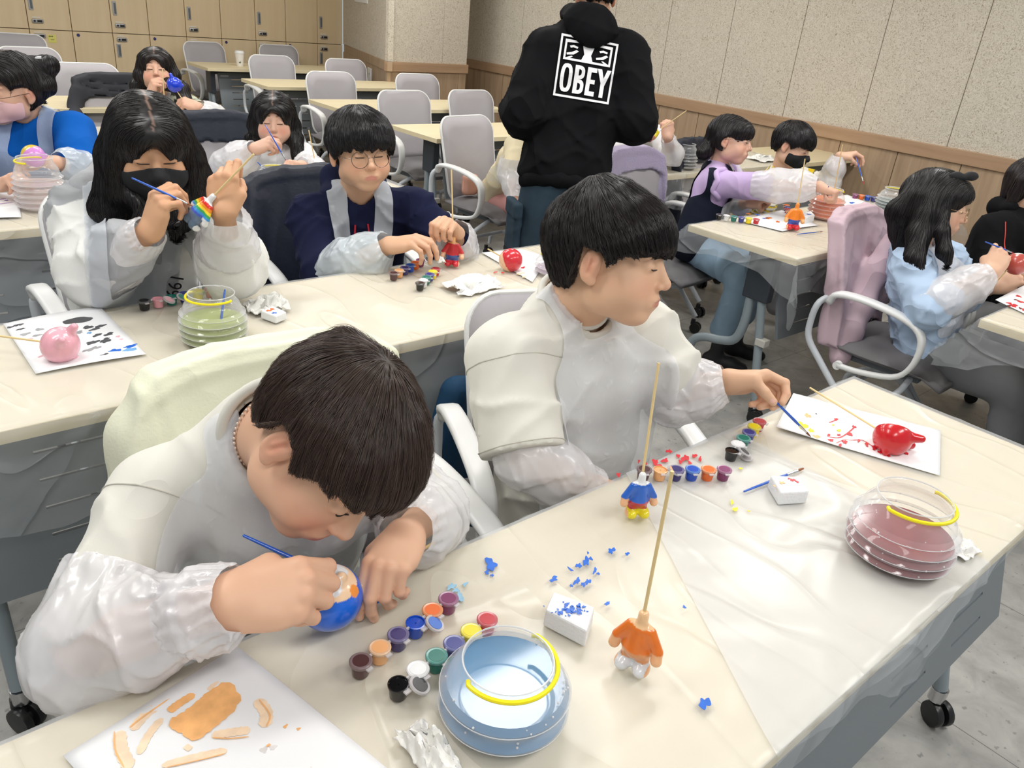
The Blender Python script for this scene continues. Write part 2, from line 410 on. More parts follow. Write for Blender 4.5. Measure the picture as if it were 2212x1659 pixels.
def make_table(L_=1.42, D_=.5, ins=.14, leg=.085):
    r = empty('folding_table', (0, 0, 0))
    MB().box((0, 0, .704), (L_, D_, .73)).build('tabletop', TOPW, r, smooth=False, bevel=.0015)
    V, F = panel_with_slots(L_-2*ins, .33)
    th = math.atan2(.08, .33); R = np.array([[1, 0, 0], [0, math.cos(th), math.sin(th)], [0, -math.sin(th), math.cos(th)]])
    V = V@R.T+np.array([ins, .16 if ins > .1 else .115, .675])
    o = mesh_obj('modesty_panel', V, F, GREY, r, smooth=False); s_ = o.modifiers.new('t', 'SOLIDIFY'); s_.thickness = .012; s_.offset = -1
    MB().box((.16, .14, .645), (.235, .1455, .66), None).build('label_plate', mat('plate', (170, 172, 175), .4), r, smooth=False)
    MB().box((.1, .2, .66), (L_-.1, .26, .69)).build('crossbeam', DGREY, r, smooth=False)
    for sx in (0, 1):
        x = leg if sx == 0 else L_-leg; sg = 1 if sx == 0 else -1
        MB().box((x-.022, .115, .505), (x+.022, .23, .704)).build('bracket', ANTH, r, bevel=.006)
        a = MB().tube(bez([(x, .15, .52), (x, .12, .35), (x, .09, .18), (x, .07, .1)], 10), .017, 12).build('leg', TUBE, r)
        MB().lathe([(.0195, 0), (.0195, .035)], (x, .07, .066), 16).build('collar', CHROME, a)
        c_, _ = caster(a, (x, .055, 0), .5*sg, 1.05)
        a = MB().tube(bez([(x, .2, .52), (x, .2, .4), (x, .225, .315), (x, .29, .285), (x, .37, .27), (x, .425, .235), (x, .44, .17), (x, .442, .1)], 26), .019, 12).build('leg', TUBE, r)
        MB().lathe([(.0215, 0), (.0215, .03)], (x, .442, .07), 16).build('collar', CHROME, a)
        caster(a, (x, .43, 0), -.4*sg, 1.05)
        MB().box((x-.02, .08, .33), (x+.02, .125, .36)).build('clip', mat('clip_grey', (190, 188, 180), .5), a, bevel=.003)
    return r
proto_long = make_table(1.8, .5, .035, .035)
proto_table = make_table()
TL = [  # x0, y0, long, label
 (.0, .24, 1, 'film-covered table in front with the blue and red water bowls'),
 (.045, 1.43, 1, 'film-covered table in the middle row with the green water bowl and red figurine'),
 (.06, 2.68, 1, 'film-covered table of the third row with the clear bowl and yellow headed figurine'),
 (.05, 3.93, 1, 'film-covered table before the girl holding the blue figurine'),
 (.05, 5.03, 1, 'bare maple table left of the girl with the blue figurine, nearer one'),
 (.05, 5.98, 1, 'bare maple table at far left behind the ponytail, farther one'),
 (2.637, 1.41, 0, 'film-covered table on the right with the orange water bowl'),
 (2.62, .26, 0, 'film-covered table at the right picture edge with the red painting'),
 (2.66, 2.66, 0, 'film-covered table behind with the white and black water bowls'),
 (2.75, 3.84, 0, 'bare maple table nearest to the standing person, first of the empty row'),
 (2.75, 4.92, 0, 'bare maple table, second of the empty row from the standing person'),
 (2.75, 6.08, 0, 'bare maple table, third of the empty row, in front of the cup table'),
 (2.75, 7.28, 0, 'bare maple table with the paper cup, farthest of the empty row')]
TABLES = []
for i, (x, y, lg, lab) in enumerate(TL):
    t = proto_long if i == 0 else proto_table if i == 6 else copy_tree(proto_long if lg else proto_table)
    t.location = (x, y, 0); tag(t, lab, 'table', 'wheeled folding tables with grey front panels'); TABLES.append(t)

# ------------------------------------------------------------ chairs (front towards -y)
def rrect(w, h, r, n=6, top=1.0):
    P = []
    for cx, cy, a0 in ((w/2-r, h-r, 0), (-w/2+r, h-r, 90), (-w/2+r, r, 180), (w/2-r, r, 270)):
        for k in range(n+1):
            a = math.radians(a0+90*k/n); P.append((cx+r*math.cos(a), cy+r*math.sin(a)))
    return P
def make_chair():
    r = empty('office_chair', (0, 0, 0))
    # seat cushion
    V = []; F = []; nu, nv = 14, 12
    def top(u, v):
        x = (u-.5)*.46; y = (v-.5)*.44-.01
        k = (abs(2*u-1)**4+abs(2*v-1)**4)
        edge = max(0, 1-k)**.35
        x *= 1-.06*abs(2*v-1)**3; y *= 1-.05*abs(2*u-1)**3
        z = .415+.03*edge+.012*(2*v-1)*abs(2*v-1)-(.03*max(0, .18-v)/.18)
        return x, y, z, .415-.028*edge-(.02*max(0, .18-v)/.18)
    for j in range(nv+1):
        for i in range(nu+1):
            x, y, z, z2 = top(i/nu, j/nv); V.append((x, y, z))
    k0 = len(V)
    for j in range(nv+1):
        for i in range(nu+1):
            x, y, z, z2 = top(i/nu, j/nv); V.append((x, y, z2))
    w = nu+1
    for j in range(nv):
        for i in range(nu):
            a = j*w+i; F.append((a, a+1, a+w+1, a+w)); F.append((k0+a, k0+a+w, k0+a+w+1, k0+a+1))
    for i in range(nu): F.append((i, k0+i, k0+i+1, i+1)); a = nv*w+i; F.append((a, a+1, k0+a+1, k0+a))
    for j in range(nv): a = j*w; F.append((a, a+w, k0+a+w, k0+a)); a = j*w+nu; F.append((a, k0+a, k0+a+w, a+w))
    mesh_obj('seat', V, F, MESHG, r)
    MB().box((-.16, -.13, .36), (.16, .15, .385)).build('seat_frame', DGREY, r, bevel=.006)
    # back: curved mesh with rim
    out = rrect(.43, .45, .085, 7)
    def bp(x, z):
        t = z/.45
        return np.array([x*(.9+.1*t), .205+.10*t-.02*math.sin(math.pi*t)-.35*x*x, .415+z])
    V = []; F = []; n = len(out); K = [1, .72, .4, .12]
    for k in K:
        for (x, z) in out: V.append(bp(x*k, .225+(z-.225)*k))
    c = len(V); V.append(bp(0, .225))
    for q in range(len(K)-1):
        for i in range(n): F.append((q*n+i, q*n+(i+1) % n, (q+1)*n+(i+1) % n, (q+1)*n+i))
    for i in range(n): F.append(((len(K)-1)*n+i, (len(K)-1)*n+(i+1) % n, c))
    o = mesh_obj('backrest', V, F, MESHF, r); s = o.modifiers.new('t', 'SOLIDIFY'); s.thickness = .012; s.offset = 0
    MB().tube([bp(x, z) for x, z in out], .007, 8, closed=True).build('back_rim', WHITEP, r)
    MB().box((-.13, .215, .42), (.13, .235, .5)).build('back_support', WHITEP, r, bevel=.008)
    for s in (-1, 1):
        x = .262*s
        MB().tube(bez([(x*.86, .24, .60), (x, .262, .57), (x, .272, .5), (x, .262, .43), (x, .2, .36), (x, .08, .24), (x, -.06, .1), (x, -.075, .085)], 26), .0125, 10).build('side_frame', WTUBE, r)
        MB().tube(bez([(x*.6, -.1, .37), (x*.93, -.09, .33), (x*.97, .0, .24), (x*.97, .14, .19), (x*.97, .235, .15), (x*.97, .25, .09)], 22), .0115, 10).build('rear_leg', WTUBE, r)
        # armrest: flat pad that loops down and back to the pivot
        P = bez([(x, .225, .585), (x, .2, .625), (x, .1, .632), (x, -.03, .615), (x, -.1, .585), (x, -.125, .53), (x, -.115, .45), (x, -.07, .395), (x, .04, .37), (x, .13, .365)], 34)
        wd = np.interp(np.arange(34), [0, 3, 12, 18, 26, 33], [.016, .026, .026, .023, .014, .011])
        t_ = np.interp(np.arange(34), [0, 12, 20, 33], [.012, .010, .010, .009])
        V = []; F = []; m = 10
        T = np.gradient(P, axis=0); T /= np.linalg.norm(T, axis=1)[:, None]
        for i in range(34):
            nn = np.cross(T[i], [1, 0, 0])
            for k in range(m):
                a = 2*math.pi*k/m; ca, sa = math.cos(a), math.sin(a)
                V.append(P[i]+np.array([1, 0, 0])*wd[i]*np.sign(ca)*abs(ca)**.5+nn*t_[i]*np.sign(sa)*abs(sa)**.6)
        for i in range(33):
            for k in range(m): F.append((i*m+k, (i+1)*m+k, (i+1)*m+(k+1) % m, i*m+(k+1) % m))
        F.append(tuple(range(m))); F.append(tuple(33*m+k for k in range(m))[::-1])
        mesh_obj('armrest', V, F, WHITEP, r)
        MB().lathe([(.016, 0), (.016, .02)], (x-s*.012, .13, .365), 14, (s, 0, 0)).build('pivot_cap', WHITEP, r)
        for yy in (-.085, .262): caster(r, (x, yy, 0), .3*s, .95)
    MB().tube([(-.25, .15, .19), (.25, .15, .19)], .011, 10).build('crossbar', WTUBE, r)
    return r
CH = [  # x, y, rz, label
 (3.16, 4.55, 0, 'empty grey mesh chair at the nearest bare table, left one'),
 (3.80, 4.62, .03, 'empty grey mesh chair at the nearest bare table, right one beside the standing person'),
 (3.17, 5.60, 0, 'empty grey mesh chair at the second bare table, left one'),
 (3.98, 5.62, -.03, 'empty grey mesh chair at the second bare table, right one'),
 (3.24, 6.80, 0, 'empty grey mesh chair at the third bare table, left one'),
 (3.93, 6.72, 0, 'empty grey mesh chair at the third bare table, right one beside the pillar'),
 (3.12, 7.95, .15, 'empty grey mesh chair right behind the paper cup against the lockers'),
 (3.88, 8.02, 0, 'empty grey mesh chair against the lockers beside the pillar'),
 (1.46, 5.72, .02, 'wide grey mesh chair back left of the girl with the blue figurine'),
 (1.36, 6.70, .1, 'grey mesh chair back half hidden behind the ponytail'),
 (1.44, 7.9, -.2, 'grey mesh chair at the top left picture corner')]
CHG = 'grey mesh office chairs with white arms'
proto_chair = make_chair(); CHAIRS = []
def chair(x, y, rz, lab):
    c = proto_chair if not CHAIRS else copy_tree(proto_chair)
    c.location = (x, y, 0); c.rotation_euler = (0, 0, rz); tag(c, lab, 'chair', CHG); CHAIRS.append(c); return c
for a in CH: chair(*a)
# cup
def paper_cup(p):
    r = empty('paper_cup', p, 0, 'white paper coffee cup with lid on the farthest bare table', 'cup')
    MB().lathe([(.028, 0), (.029, .002), (.04, .105), (.041, .11)], n=24).build('cup_body', mat('cup_white', (240, 238, 234), .5), r)
    MB().lathe([(.043, .108), (.043, .116), (.040, .118), (.037, .13), (.034, .131)], n=24).build('lid', WHITEP, r)
    R = frame(nrm(-np.array([p[0], p[1], 0])))
    MB().box((-.008, -.03, .028), (.008, -.029, .048), np.array([[math.cos(-.41), -math.sin(-.41), 0], [math.sin(-.41), math.cos(-.41), 0], [0, 0, 1]]), (0, -.0028, 0)).build('logo', mat('logo_green', (70, 90, 60), .6), r, smooth=False)
paper_cup((3.14, 7.52, .73))
# ------------------------------------------------------------ implicit modelling
def smin(a, b, k):
    if k <= 0: return np.minimum(a, b)
    h = np.clip(.5+.5*(b-a)/k, 0, 1); return b+(a-b)*h-k*h*(1-h)
class SDF:
    def __init__(s, k=.02): s.p = []; s.k = k
    def cone(s, a, b, ra, rb=None, k=None, op=1, sc=None):
        s.p.append(('c', np.array(a, float), np.array(b, float), ra, ra if rb is None else rb, s.k if k is None else k, op)); return s
    def ell(s, c, r, R=None, k=None, op=1):
        s.p.append(('e', np.array(c, float), np.array(r, float) if not np.isscalar(r) else np.array([r, r, r], float), None if R is None else np.asarray(R, float), s.k if k is None else k, op)); return s
    def box(s, c, h, R=None, rd=.005, k=None, op=1):
        s.p.append(('b', np.array(c, float), np.array(h, float), None if R is None else np.asarray(R, float), rd, s.k if k is None else k, op)); return s
    def fn(s, f, k=0, op=1): s.p.append(('f', f, k, op)); return s
    def chain(s, pts, rs, k=None):
        for i in range(len(pts)-1): s.cone(pts[i], pts[i+1], rs[i], rs[i+1], k)
        return s
    def __call__(s, P):
        d = None; P = np.asarray(P)
        for q in s.p:
            if q[0] == 'c':
                _, a, b, ra, rb, k, op = q; ba = b-a; l2 = max(ba@ba, 1e-12)
                pa = P-a; t = np.clip(pa@ba/l2, 0, 1)
                e = np.sqrt(((pa-t[:, None]*ba)**2).sum(1))-(ra+(rb-ra)*t)
            elif q[0] == 'e':
                _, c, r, R, k, op = q; x = P-c
                if R is not None: x = x@R
                k0 = np.sqrt(((x/r)**2).sum(1)); k1 = np.sqrt(((x/(r*r))**2).sum(1))+1e-9; e = k0*(k0-1)/k1
                e = np.where(k0 < 1e-3, -r.min(), e)
            elif q[0] == 'b':
                _, c, h, R, rd, k, op = q; x = P-c
                if R is not None: x = x@R
                y = np.abs(x)-(h-rd); e = np.sqrt((np.maximum(y, 0)**2).sum(1))+np.minimum(y.max(1), 0)-rd
            else:
                _, f, k, op = q; e = f(P)
            if d is None: d = e
            elif op == 1: d = smin(d, e, k)
            elif op == 0: d = -smin(-d, -e, k)       # intersection
            elif op == 2: d = d+e                     # displacement
            else: d = -smin(-d, e, k)                 # subtraction
        return d
    def bounds(s):
        lo = np.full(3, 9e9); hi = -lo
        for q in s.p:
            if q[0] == 'c' and q[6] == 1:
                for c, r in ((q[1], q[3]), (q[2], q[4])): lo = np.minimum(lo, c-r); hi = np.maximum(hi, c+r)
            elif q[0] == 'e' and q[5] == 1:
                r = q[2].max() if q[3] is not None else q[2]; lo = np.minimum(lo, q[1]-r); hi = np.maximum(hi, q[1]+r)
            elif q[0] == 'b' and q[6] == 1:
                r = np.linalg.norm(q[2]) if q[3] is not None else q[2]; lo = np.minimum(lo, q[1]-r); hi = np.maximum(hi, q[1]+r)
        return lo, hi
def polygonise(f, lo, hi, h):
    """surface nets on a sparse block grid"""
    lo = np.asarray(lo)-2*h; hi = np.asarray(hi)+2*h; B = 4
    n = (np.ceil((hi-lo)/h/B).astype(int)+1)*B
    nb = n//B
    ax = [lo[i]+(np.arange(nb[i])*B+(B-1)/2)*h for i in range(3)]
    G = np.stack(np.meshgrid(*ax, indexing='ij'), -1).reshape(-1, 3)
    d = f(G).reshape(nb)
    F = np.repeat(np.repeat(np.repeat(d, B, 0), B, 1), B, 2).astype(np.float32)
    act = np.argwhere(np.abs(d) < h*B*2.3+.004)
    if not len(act): return np.zeros((0, 3)), np.zeros((0, 4), int)
    o = np.stack(np.meshgrid(range(B), range(B), range(B), indexing='ij'), -1).reshape(-1, 3)
    I = (act[:, None, :]*B+o[None]).reshape(-1, 3)
    for s in range(0, len(I), 400000):
        J = I[s:s+400000]; F[J[:, 0], J[:, 1], J[:, 2]] = f(lo+J*h)
    ins = F < 0
    c = ins[:-1, :-1, :-1].astype(np.int8)
    for dx, dy, dz in ((1, 0, 0), (0, 1, 0), (0, 0, 1), (1, 1, 0), (1, 0, 1), (0, 1, 1), (1, 1, 1)):
        c = c+ins[dx:n[0]-1+dx, dy:n[1]-1+dy, dz:n[2]-1+dz]
    cells = np.argwhere((c > 0) & (c < 8))
    idx = np.full(n-1, -1, np.int64); idx[cells[:, 0], cells[:, 1], cells[:, 2]] = np.arange(len(cells))
    acc = np.zeros((len(cells), 3)); cnt = np.zeros(len(cells))
    corners = [(0, 0, 0), (1, 0, 0), (0, 1, 0), (0, 0, 1), (1, 1, 0), (1, 0, 1), (0, 1, 1), (1, 1, 1)]
    val = {q: F[cells[:, 0]+q[0], cells[:, 1]+q[1], cells[:, 2]+q[2]] for q in corners}
    for a in corners:
        for k in range(3):
            if a[k]: continue
            b = list(a); b[k] = 1; b = tuple(b); va, vb = val[a], val[b]; m = (va < 0) != (vb < 0)
            t = np.where(m, va/np.where(m, va-vb, 1), 0)
            p = np.tile(np.array(a, float), (len(cells), 1)); p[:, k] += t
            acc += p*m[:, None]; cnt += m
    V = lo+(cells+acc/np.maximum(cnt, 1)[:, None])*h
    Q = []
    for k in range(3):
        u, v = (k+1) % 3, (k+2) % 3
        sl0 = [slice(1, -1)]*3; sl1 = [slice(1, -1)]*3; sl0[k] = slice(0, -1); sl1[k] = slice(1, None)
        a = ins[tuple(sl0)]; b = ins[tuple(sl1)]
        e = np.argwhere(a != b); 
        if not len(e): continue
        off = np.ones(3, int); off[k] = 0; g = e+off
        fl = a[e[:, 0], e[:, 1], e[:, 2]]
        du = np.zeros(3, int); du[u] = 1; dv = np.zeros(3, int); dv[v] = 1
        # drop edges whose surrounding cells fall outside
        ok = (g < (n-1)).all(1); g = g[ok]; fl = fl[ok]
        i00 = idx[tuple((g-du-dv).T)]; i10 = idx[tuple((g-dv).T)]; i11 = idx[tuple(g.T)]; i01 = idx[tuple((g-du).T)]
        q = np.stack([i00, i10, i11, i01], 1); q[~fl] = q[~fl][:, ::-1]; Q.append(q)
    Q = np.concatenate(Q); Q = Q[(Q >= 0).all(1)]
    return V, Q
def grad(f, P, e=.001):
    g = np.stack([f(P+np.eye(3)[i]*e)-f(P-np.eye(3)[i]*e) for i in range(3)], 1)
    return g/(np.linalg.norm(g, axis=1)[:, None]+1e-9)
def keep_faces(V, Q, mask):
    Q = Q[mask[Q].all(1)]; u, inv = np.unique(Q, return_inverse=True); return V[u], inv.reshape(Q.shape)
def smooth_edge(V, Q, n=8):
    e = np.concatenate([Q[:, [0, 1]], Q[:, [1, 2]], Q[:, [2, 3]], Q[:, [3, 0]]]); k = np.sort(e, 1); _, i, c = np.unique(k[:, 0]*len(V)+k[:, 1], return_index=True, return_counts=True); b = k[i[c == 1]]
    if not len(b): return V
    V = V.copy(); cnt = np.zeros(len(V)); np.add.at(cnt, b[:, 0], 1); np.add.at(cnt, b[:, 1], 1); m = cnt == 2
    for _ in range(n):
        s = np.zeros_like(V); np.add.at(s, b[:, 0], V[b[:, 1]]); np.add.at(s, b[:, 1], V[b[:, 0]]); V[m] = V[m]*.4+s[m]/2*.6
    return V
def sdf_obj(name, f, h, m, parent=None, loc=None, keep=None, col=None, lo=None, hi=None, solid=0, pad=0, extra=None):
    if lo is None: lo, hi = f.bounds(); lo = lo-pad; hi = hi+pad
    V, Q = polygonise(f, lo, hi, h)
    if keep is not None: V, Q = keep_faces(V, Q, keep(V)); V = smooth_edge(V, Q)
    if not len(Q): print('EMPTY', name); V = np.zeros((4, 3)); Q = np.array([[0, 1, 2, 3]])
    c = col(V) if col is not None else None
    if extra is not None:
        for (V2, Q2, c2) in extra:
            Q = np.concatenate([Q, Q2+len(V)]); V = np.concatenate([V, V2])
            if c is not None: c = np.concatenate([c, c2])
    o = mesh_obj(name, V, Q, m, parent, True, loc, cols=c)
    if solid: s = o.modifiers.new('t', 'SOLIDIFY'); s.thickness = solid; s.offset = 0
    return o
# ------------------------------------------------------------ table films
FILM = film_mat('table_film', (238, 240, 242), .50, .24, 4, .8, .014, fine=(7, .8, .0045))
FILM2 = film_mat('table_film_hanging', (228, 232, 236), .36, .24, 6, .8, .02, var=(.6, 1.9), fine=(5, 1, .012))
TZ = .7315
def film(name, lab, x0, x1, y0, y1, hx0, hx1, hn, hf, ax0=None, slant=0, seed=1, lift=0.0, step=.022, group='thin plastic films over the tables', cx=0):
    """x0..x1,y0..y1 table edges; hx0/hx1/hn/hf overhang left,right,near,far (numbers or functions of the position along the edge)"""
    F_ = lambda h, t: h(t) if callable(h) else np.full_like(t, h)
    a0 = x0 if ax0 is None else ax0
    kx0 = 9 if ax0 is None else 0; kx1 = 9; ky = 13; ni = int((x1-a0)/step); nj = int((y1-y0)/step)
    si = np.concatenate([np.linspace(-1, 0, kx0, endpoint=False), np.linspace(0, 1, ni, endpoint=False), np.linspace(1, 2, kx1)]); tj = np.concatenate([np.linspace(-1, 0, ky, endpoint=False), np.linspace(0, 1, nj, endpoint=False), np.linspace(1, 2, ky)])
    nx, ny = len(si), len(tj); S, T = np.meshgrid(si, tj, indexing='ij'); Tc = np.clip(T, 0, 1); Sc = np.clip(S, 0, 1)
    ex0 = F_(hx0, y0+(y1-y0)*Tc); ex1 = F_(hx1, y0+(y1-y0)*Tc)
    if ax0 is None: A = x0+(x1-x0)*Sc+np.minimum(S, 0)*ex0
    else: A = (a0+slant*(Tc-.5))*(1-Sc)+x1*Sc
    A = A+np.maximum(S-1, 0)*np.maximum(ex1, 0)
    en = F_(hn, A); ef = F_(hf, A)
    Bc = y0+(y1-y0)*Tc+np.minimum(T, 0)*en+np.maximum(T-1, 0)*ef
    cxl = x0 if ax0 is None else -99; e_ = 1e-7
    dx = np.where(A < cxl-e_, A-cxl, np.where(A > x1+e_, A-x1, 0)); dy = np.where(Bc < y0-e_, Bc-y0, np.where(Bc > y1+e_, Bc-y1, 0))
    drop = np.maximum(np.abs(dx), np.abs(dy)); both = np.minimum(np.abs(dx), np.abs(dy))
    X = A-dx; Y = Bc-dy
    P = np.stack([A, Bc, np.zeros_like(A)], -1).reshape(-1, 3)
    n1 = wob(P, .035, seed).reshape(A.shape); n2 = wob(P, .11, seed+1).reshape(A.shape); r1 = wob(P*[1, 1, 1], .05, seed+2, True).reshape(A.shape)
    sx = np.where(np.abs(dx) > 0, np.sign(dx), (S <= 0)*-1.0*(ax0 is None)+(S >= 1)*1.0*(np.max(ex1) > 0)); sy = np.where(np.abs(dy) > 0, np.sign(dy), (T <= 0)*-1.0+(T >= 1)*1.0)
    out = .0022+np.minimum(.05, drop)*.12
    pl = (drop > 0)*(.004*n1+.008*n2+.010*np.sin(30*(A+Bc)+3*n2)*np.minimum(1, drop/.12))
    X = X+sx*out+sx*np.abs(pl)*1.0+sx*both*.55
    Y = Y+sy*out+sy*np.abs(pl)*1.0+sy*both*.55
    Z = TZ-drop*(1-.04*np.abs(n2))+(drop == 0)*(.0009+.0011*np.clip(r1, 0, 1)+.0006*n2)
    Z = np.where(drop > 0, Z+.0012, Z)+lift
    V = np.stack([X, Y, Z], -1).reshape(-1, 3)
    i = np.arange(nx*ny).reshape(nx, ny)
    Q = np.stack([i[:-1, :-1].ravel(), i[1:, :-1].ravel(), i[1:, 1:].ravel(), i[:-1, 1:].ravel()], 1)
    hang = (drop.ravel()[Q].max(1) > .001).astype(int)
    o = mesh_obj(name, V, Q, None, None, True, (x0, y0, TZ-.001), mats=[FILM, FILM2], fmat=hang)
    tag(o, lab, 'plastic film', group)
    return o
w_ = lambda b, a, f, p: (lambda t: b+a*np.sin(f*t+p)+.5*a*np.sin(2.7*f*t+p*2))
fA1 = film('table_film', 'clear film on the front table under the blue water bowl', .0, 1.3, .24, .74, 0, 0, w_(.03, .015, 9, 1), .05, seed=3)
fA2 = film('table_film', 'second overlapping film on the front table around the red water bowl', 1.0, 1.8, .24, .74, 0, .05, lambda t: .022+.10*np.exp(-((t-1.05)/.13)**2)+.015*np.exp(-((t-1.55)/.1)**2)+.006*np.sin(25*t), .03, ax0=.83, slant=.30, seed=9, lift=.0022)
fB = film('table_film', 'film hanging far down the front of the middle row table', .045, 1.86, 1.43, 1.93, .05, .08, lambda t: .215+.03*np.sin(5*t+2.0)+.10/(1+np.exp(-(t-.75)*7))-.03*np.exp(-((t-.05)/.1)**2), .06, seed=15)
f3 = film('table_film', 'film on the third row table with the clear bowl', .06, 1.88, 2.68, 3.18, .05, .07, w_(.26, .03, 4, 0), .08, seed=21)
f4 = film('table_film', 'film on the table before the girl holding the blue figurine', .05, 1.86, 3.93, 4.43, .05, .06, w_(.2, .03, 4, 0), .05, seed=27)
fC = film('table_film', 'bunched film with a pointed hanging corner on the table with the orange bowl', 2.637, 4.06, 1.41, 1.91, lambda t: .085+.07*np.exp(-((t-1.41)/.09)**2)+.03*np.exp(-((t-1.91)/.1)**2), .06, lambda t: .15+.03*np.sin(9*t)+.12*np.exp(-((t-2.55)/.10)**2), .06, seed=33)
fD = film('table_film', 'film on the table at the right picture edge with a corner flap', 2.62, 4.04, .26, .76, lambda t: .1+.07*np.exp(-((t-.76)/.08)**2), .05, w_(.2, .03, 5, 1), lambda t: .06+.10*np.exp(-((t-2.6)/.15)**2), seed=39)
f3r = film('table_film', 'film on the table with the white and black water bowls', 2.66, 4.75, 2.66, 3.16, .1, .05, w_(.16, .03, 5, 2), .05, seed=45)
for f_ in (fA1, fA2, fB, f3, f4, fC, fD, f3r): pass
# the extra table on the right of that row
t = copy_tree(TABLES[8]); TABLES.append(tag(t, 'film-covered table at the wall end behind the black water bowl', 'table'))
t.location = (4.09, 2.67, 0)

# ------------------------------------------------------------ flat paint marks
PAINT = {}
def paint(name, c, rough=.35, alpha=1):
    k = 'paint_'+name
    return mat(k, c, rough, (300, .15, .001), (60, .12), alpha=alpha)
def blob(mb, p, r, seed=0, e=1.0, rot=0, irr=.35, n=26, t=.0004):
    p = np.array(p, float)+[0, 0, (mb.n//52 % 40)*.00004]
    rs = np.random.RandomState(seed); a = np.arange(n)*2*math.pi/n
    rr = r*(1+irr*(np.sin(2*a+rs.uniform(0, 6))*.5+np.sin(3*a+rs.uniform(0, 6))*.45+np.sin(5*a+rs.uniform(0, 6))*.4)+irr*.12*rs.normal(size=n))
    x = rr*np.cos(a); y = rr*np.sin(a)*e; c, s = math.cos(rot), math.sin(rot)
    V = np.stack([p[0]+c*x-s*y, p[1]+s*x+c*y, np.full(n, p[2])], 1)
    V2 = V+[0, 0, t]; n_ = n
    mb.add(np.vstack([V, V2]), [tuple(range(n_, 2*n_))]+[(i, (i+1) % n_, n_+(i+1) % n_, n_+i) for i in range(n_)])
def stroke(mb, pts, w, z, t=.0004, taper=True):
    P = bez([(p[0], p[1], 0) for p in pts], 16)[:, :2]; T = np.gradient(P, axis=0); T /= np.linalg.norm(T, axis=1)[:, None]+1e-9
    N_ = np.stack([-T[:, 1], T[:, 0]], 1); s = np.linspace(0, 1, 16); ww = w*(np.minimum(1, np.minimum(s, 1-s)*8+.35) if taper else 1)
    ww = ww*(1+.12*np.sin(s*37+w*999)); L_ = P+N_*ww[:, None]/2; R_ = P-N_*ww[:, None]/2
    V = np.vstack([np.c_[L_, np.full(16, z+t)], np.c_[R_, np.full(16, z+t)]])
    V[:, 2] += (mb.n//32)*.00006; mb.add(V, [(i, i+1, i+17, i+16)[::-1] for i in range(15)])
STAINZ = TZ+.0043
def stains(name, lab, col, items, z=STAINZ, parent=None):
    """items: (u,v,r_px,ecc,rot) picture points on the table plane"""
    mb = MB()
    for i, it in enumerate(items):
        u, v, r = it[:3]; e = it[3] if len(it) > 3 else .7; ro = it[4] if len(it) > 4 else 0
        p = PZ(u, v, z); d = (p-CAMP)@(-CM[:, 2]); blob(mb, p, r*d/FPX*1.15, i*7+len(name)+int(u) % 97, e, ro+.5, .45)
    o = mb.build(name, paint(*col), parent, smooth=False, loc=(0, 0, 0) if parent is None else None)
    if parent is not None: o.matrix_parent_inverse = parent.matrix_world.inverted() if False else Matrix.Translation(parent.location).inverted()
    if lab: o['label'] = lab
    o['kind'] = 'stuff'
    return o
BLUEP = ('blue', (28, 104, 210)); REDP = ('red', (214, 40, 52)); YELP = ('yellow', (246, 226, 20)); PEACH = ('peach', (248, 190, 128)); LBLUE = ('pale_blue', (150, 196, 224)); ORP = ('orange', (240, 120, 40))
stains('blue_paint_stain', 'blue paint dabs', BLUEP, [(1060, 1219, 17, .6, .3), (1052, 1236, 6), (1063, 1243, 4), (808, 1288, 20, .7), (798, 1280, 9), (818, 1296, 9)], parent=fA1)
stains('pale_blue_stain', 'pale dried blue smears', LBLUE, [(975, 1267, 10, .6), (992, 1290, 16, .4, .2), (1005, 1262, 6), (985, 1275, 7)], parent=fA1)
stains('blue_paint_stain', 'blue paint spots', BLUEP, [(1196, 1251, 10, .5, -.4), (1232, 1230, 6, .5, 1), (1266, 1213, 12, .5, .3), (1250, 1222, 7), (1276, 1207, 5), (1246, 1256, 10, .5), (1270, 1257, 8, .6), (1260, 1263, 6), (1285, 1233, 8, .4), (1234, 1266, 4), (1321, 1190, 9, .6), (1355, 1197, 5), (1312, 1304, 7, .4, -.4), (1310, 1305, 4), (1478, 1312, 4), (1522, 1520, 14, .7), (1292, 1240, 4), (1270, 1195, 3)], z=STAINZ+.0022, parent=fA2)
stains('red_paint_stain', 'red paint dabs', REDP, [(1415, 998, 9), (1436, 995, 8), (1422, 1006, 7), (1445, 975, 7), (1465, 985, 7, .5), (1480, 990, 12, .5), (1500, 985, 8, .5), (1512, 992, 8, .4), (1490, 1000, 5), (1336, 1026, 6), (1380, 997, 6, .4), (1470, 998, 6), (1395, 1002, 4)], z=STAINZ+.0022, parent=fA2)
stains('yellow_paint_stain', 'yellow paint drops', YELP, [(1581, 1085, 7, .4), (1588, 1100, 9, .4, -.5), (1617, 1104, 3), (1600, 1012, 4)], z=STAINZ+.0022, parent=fA2)

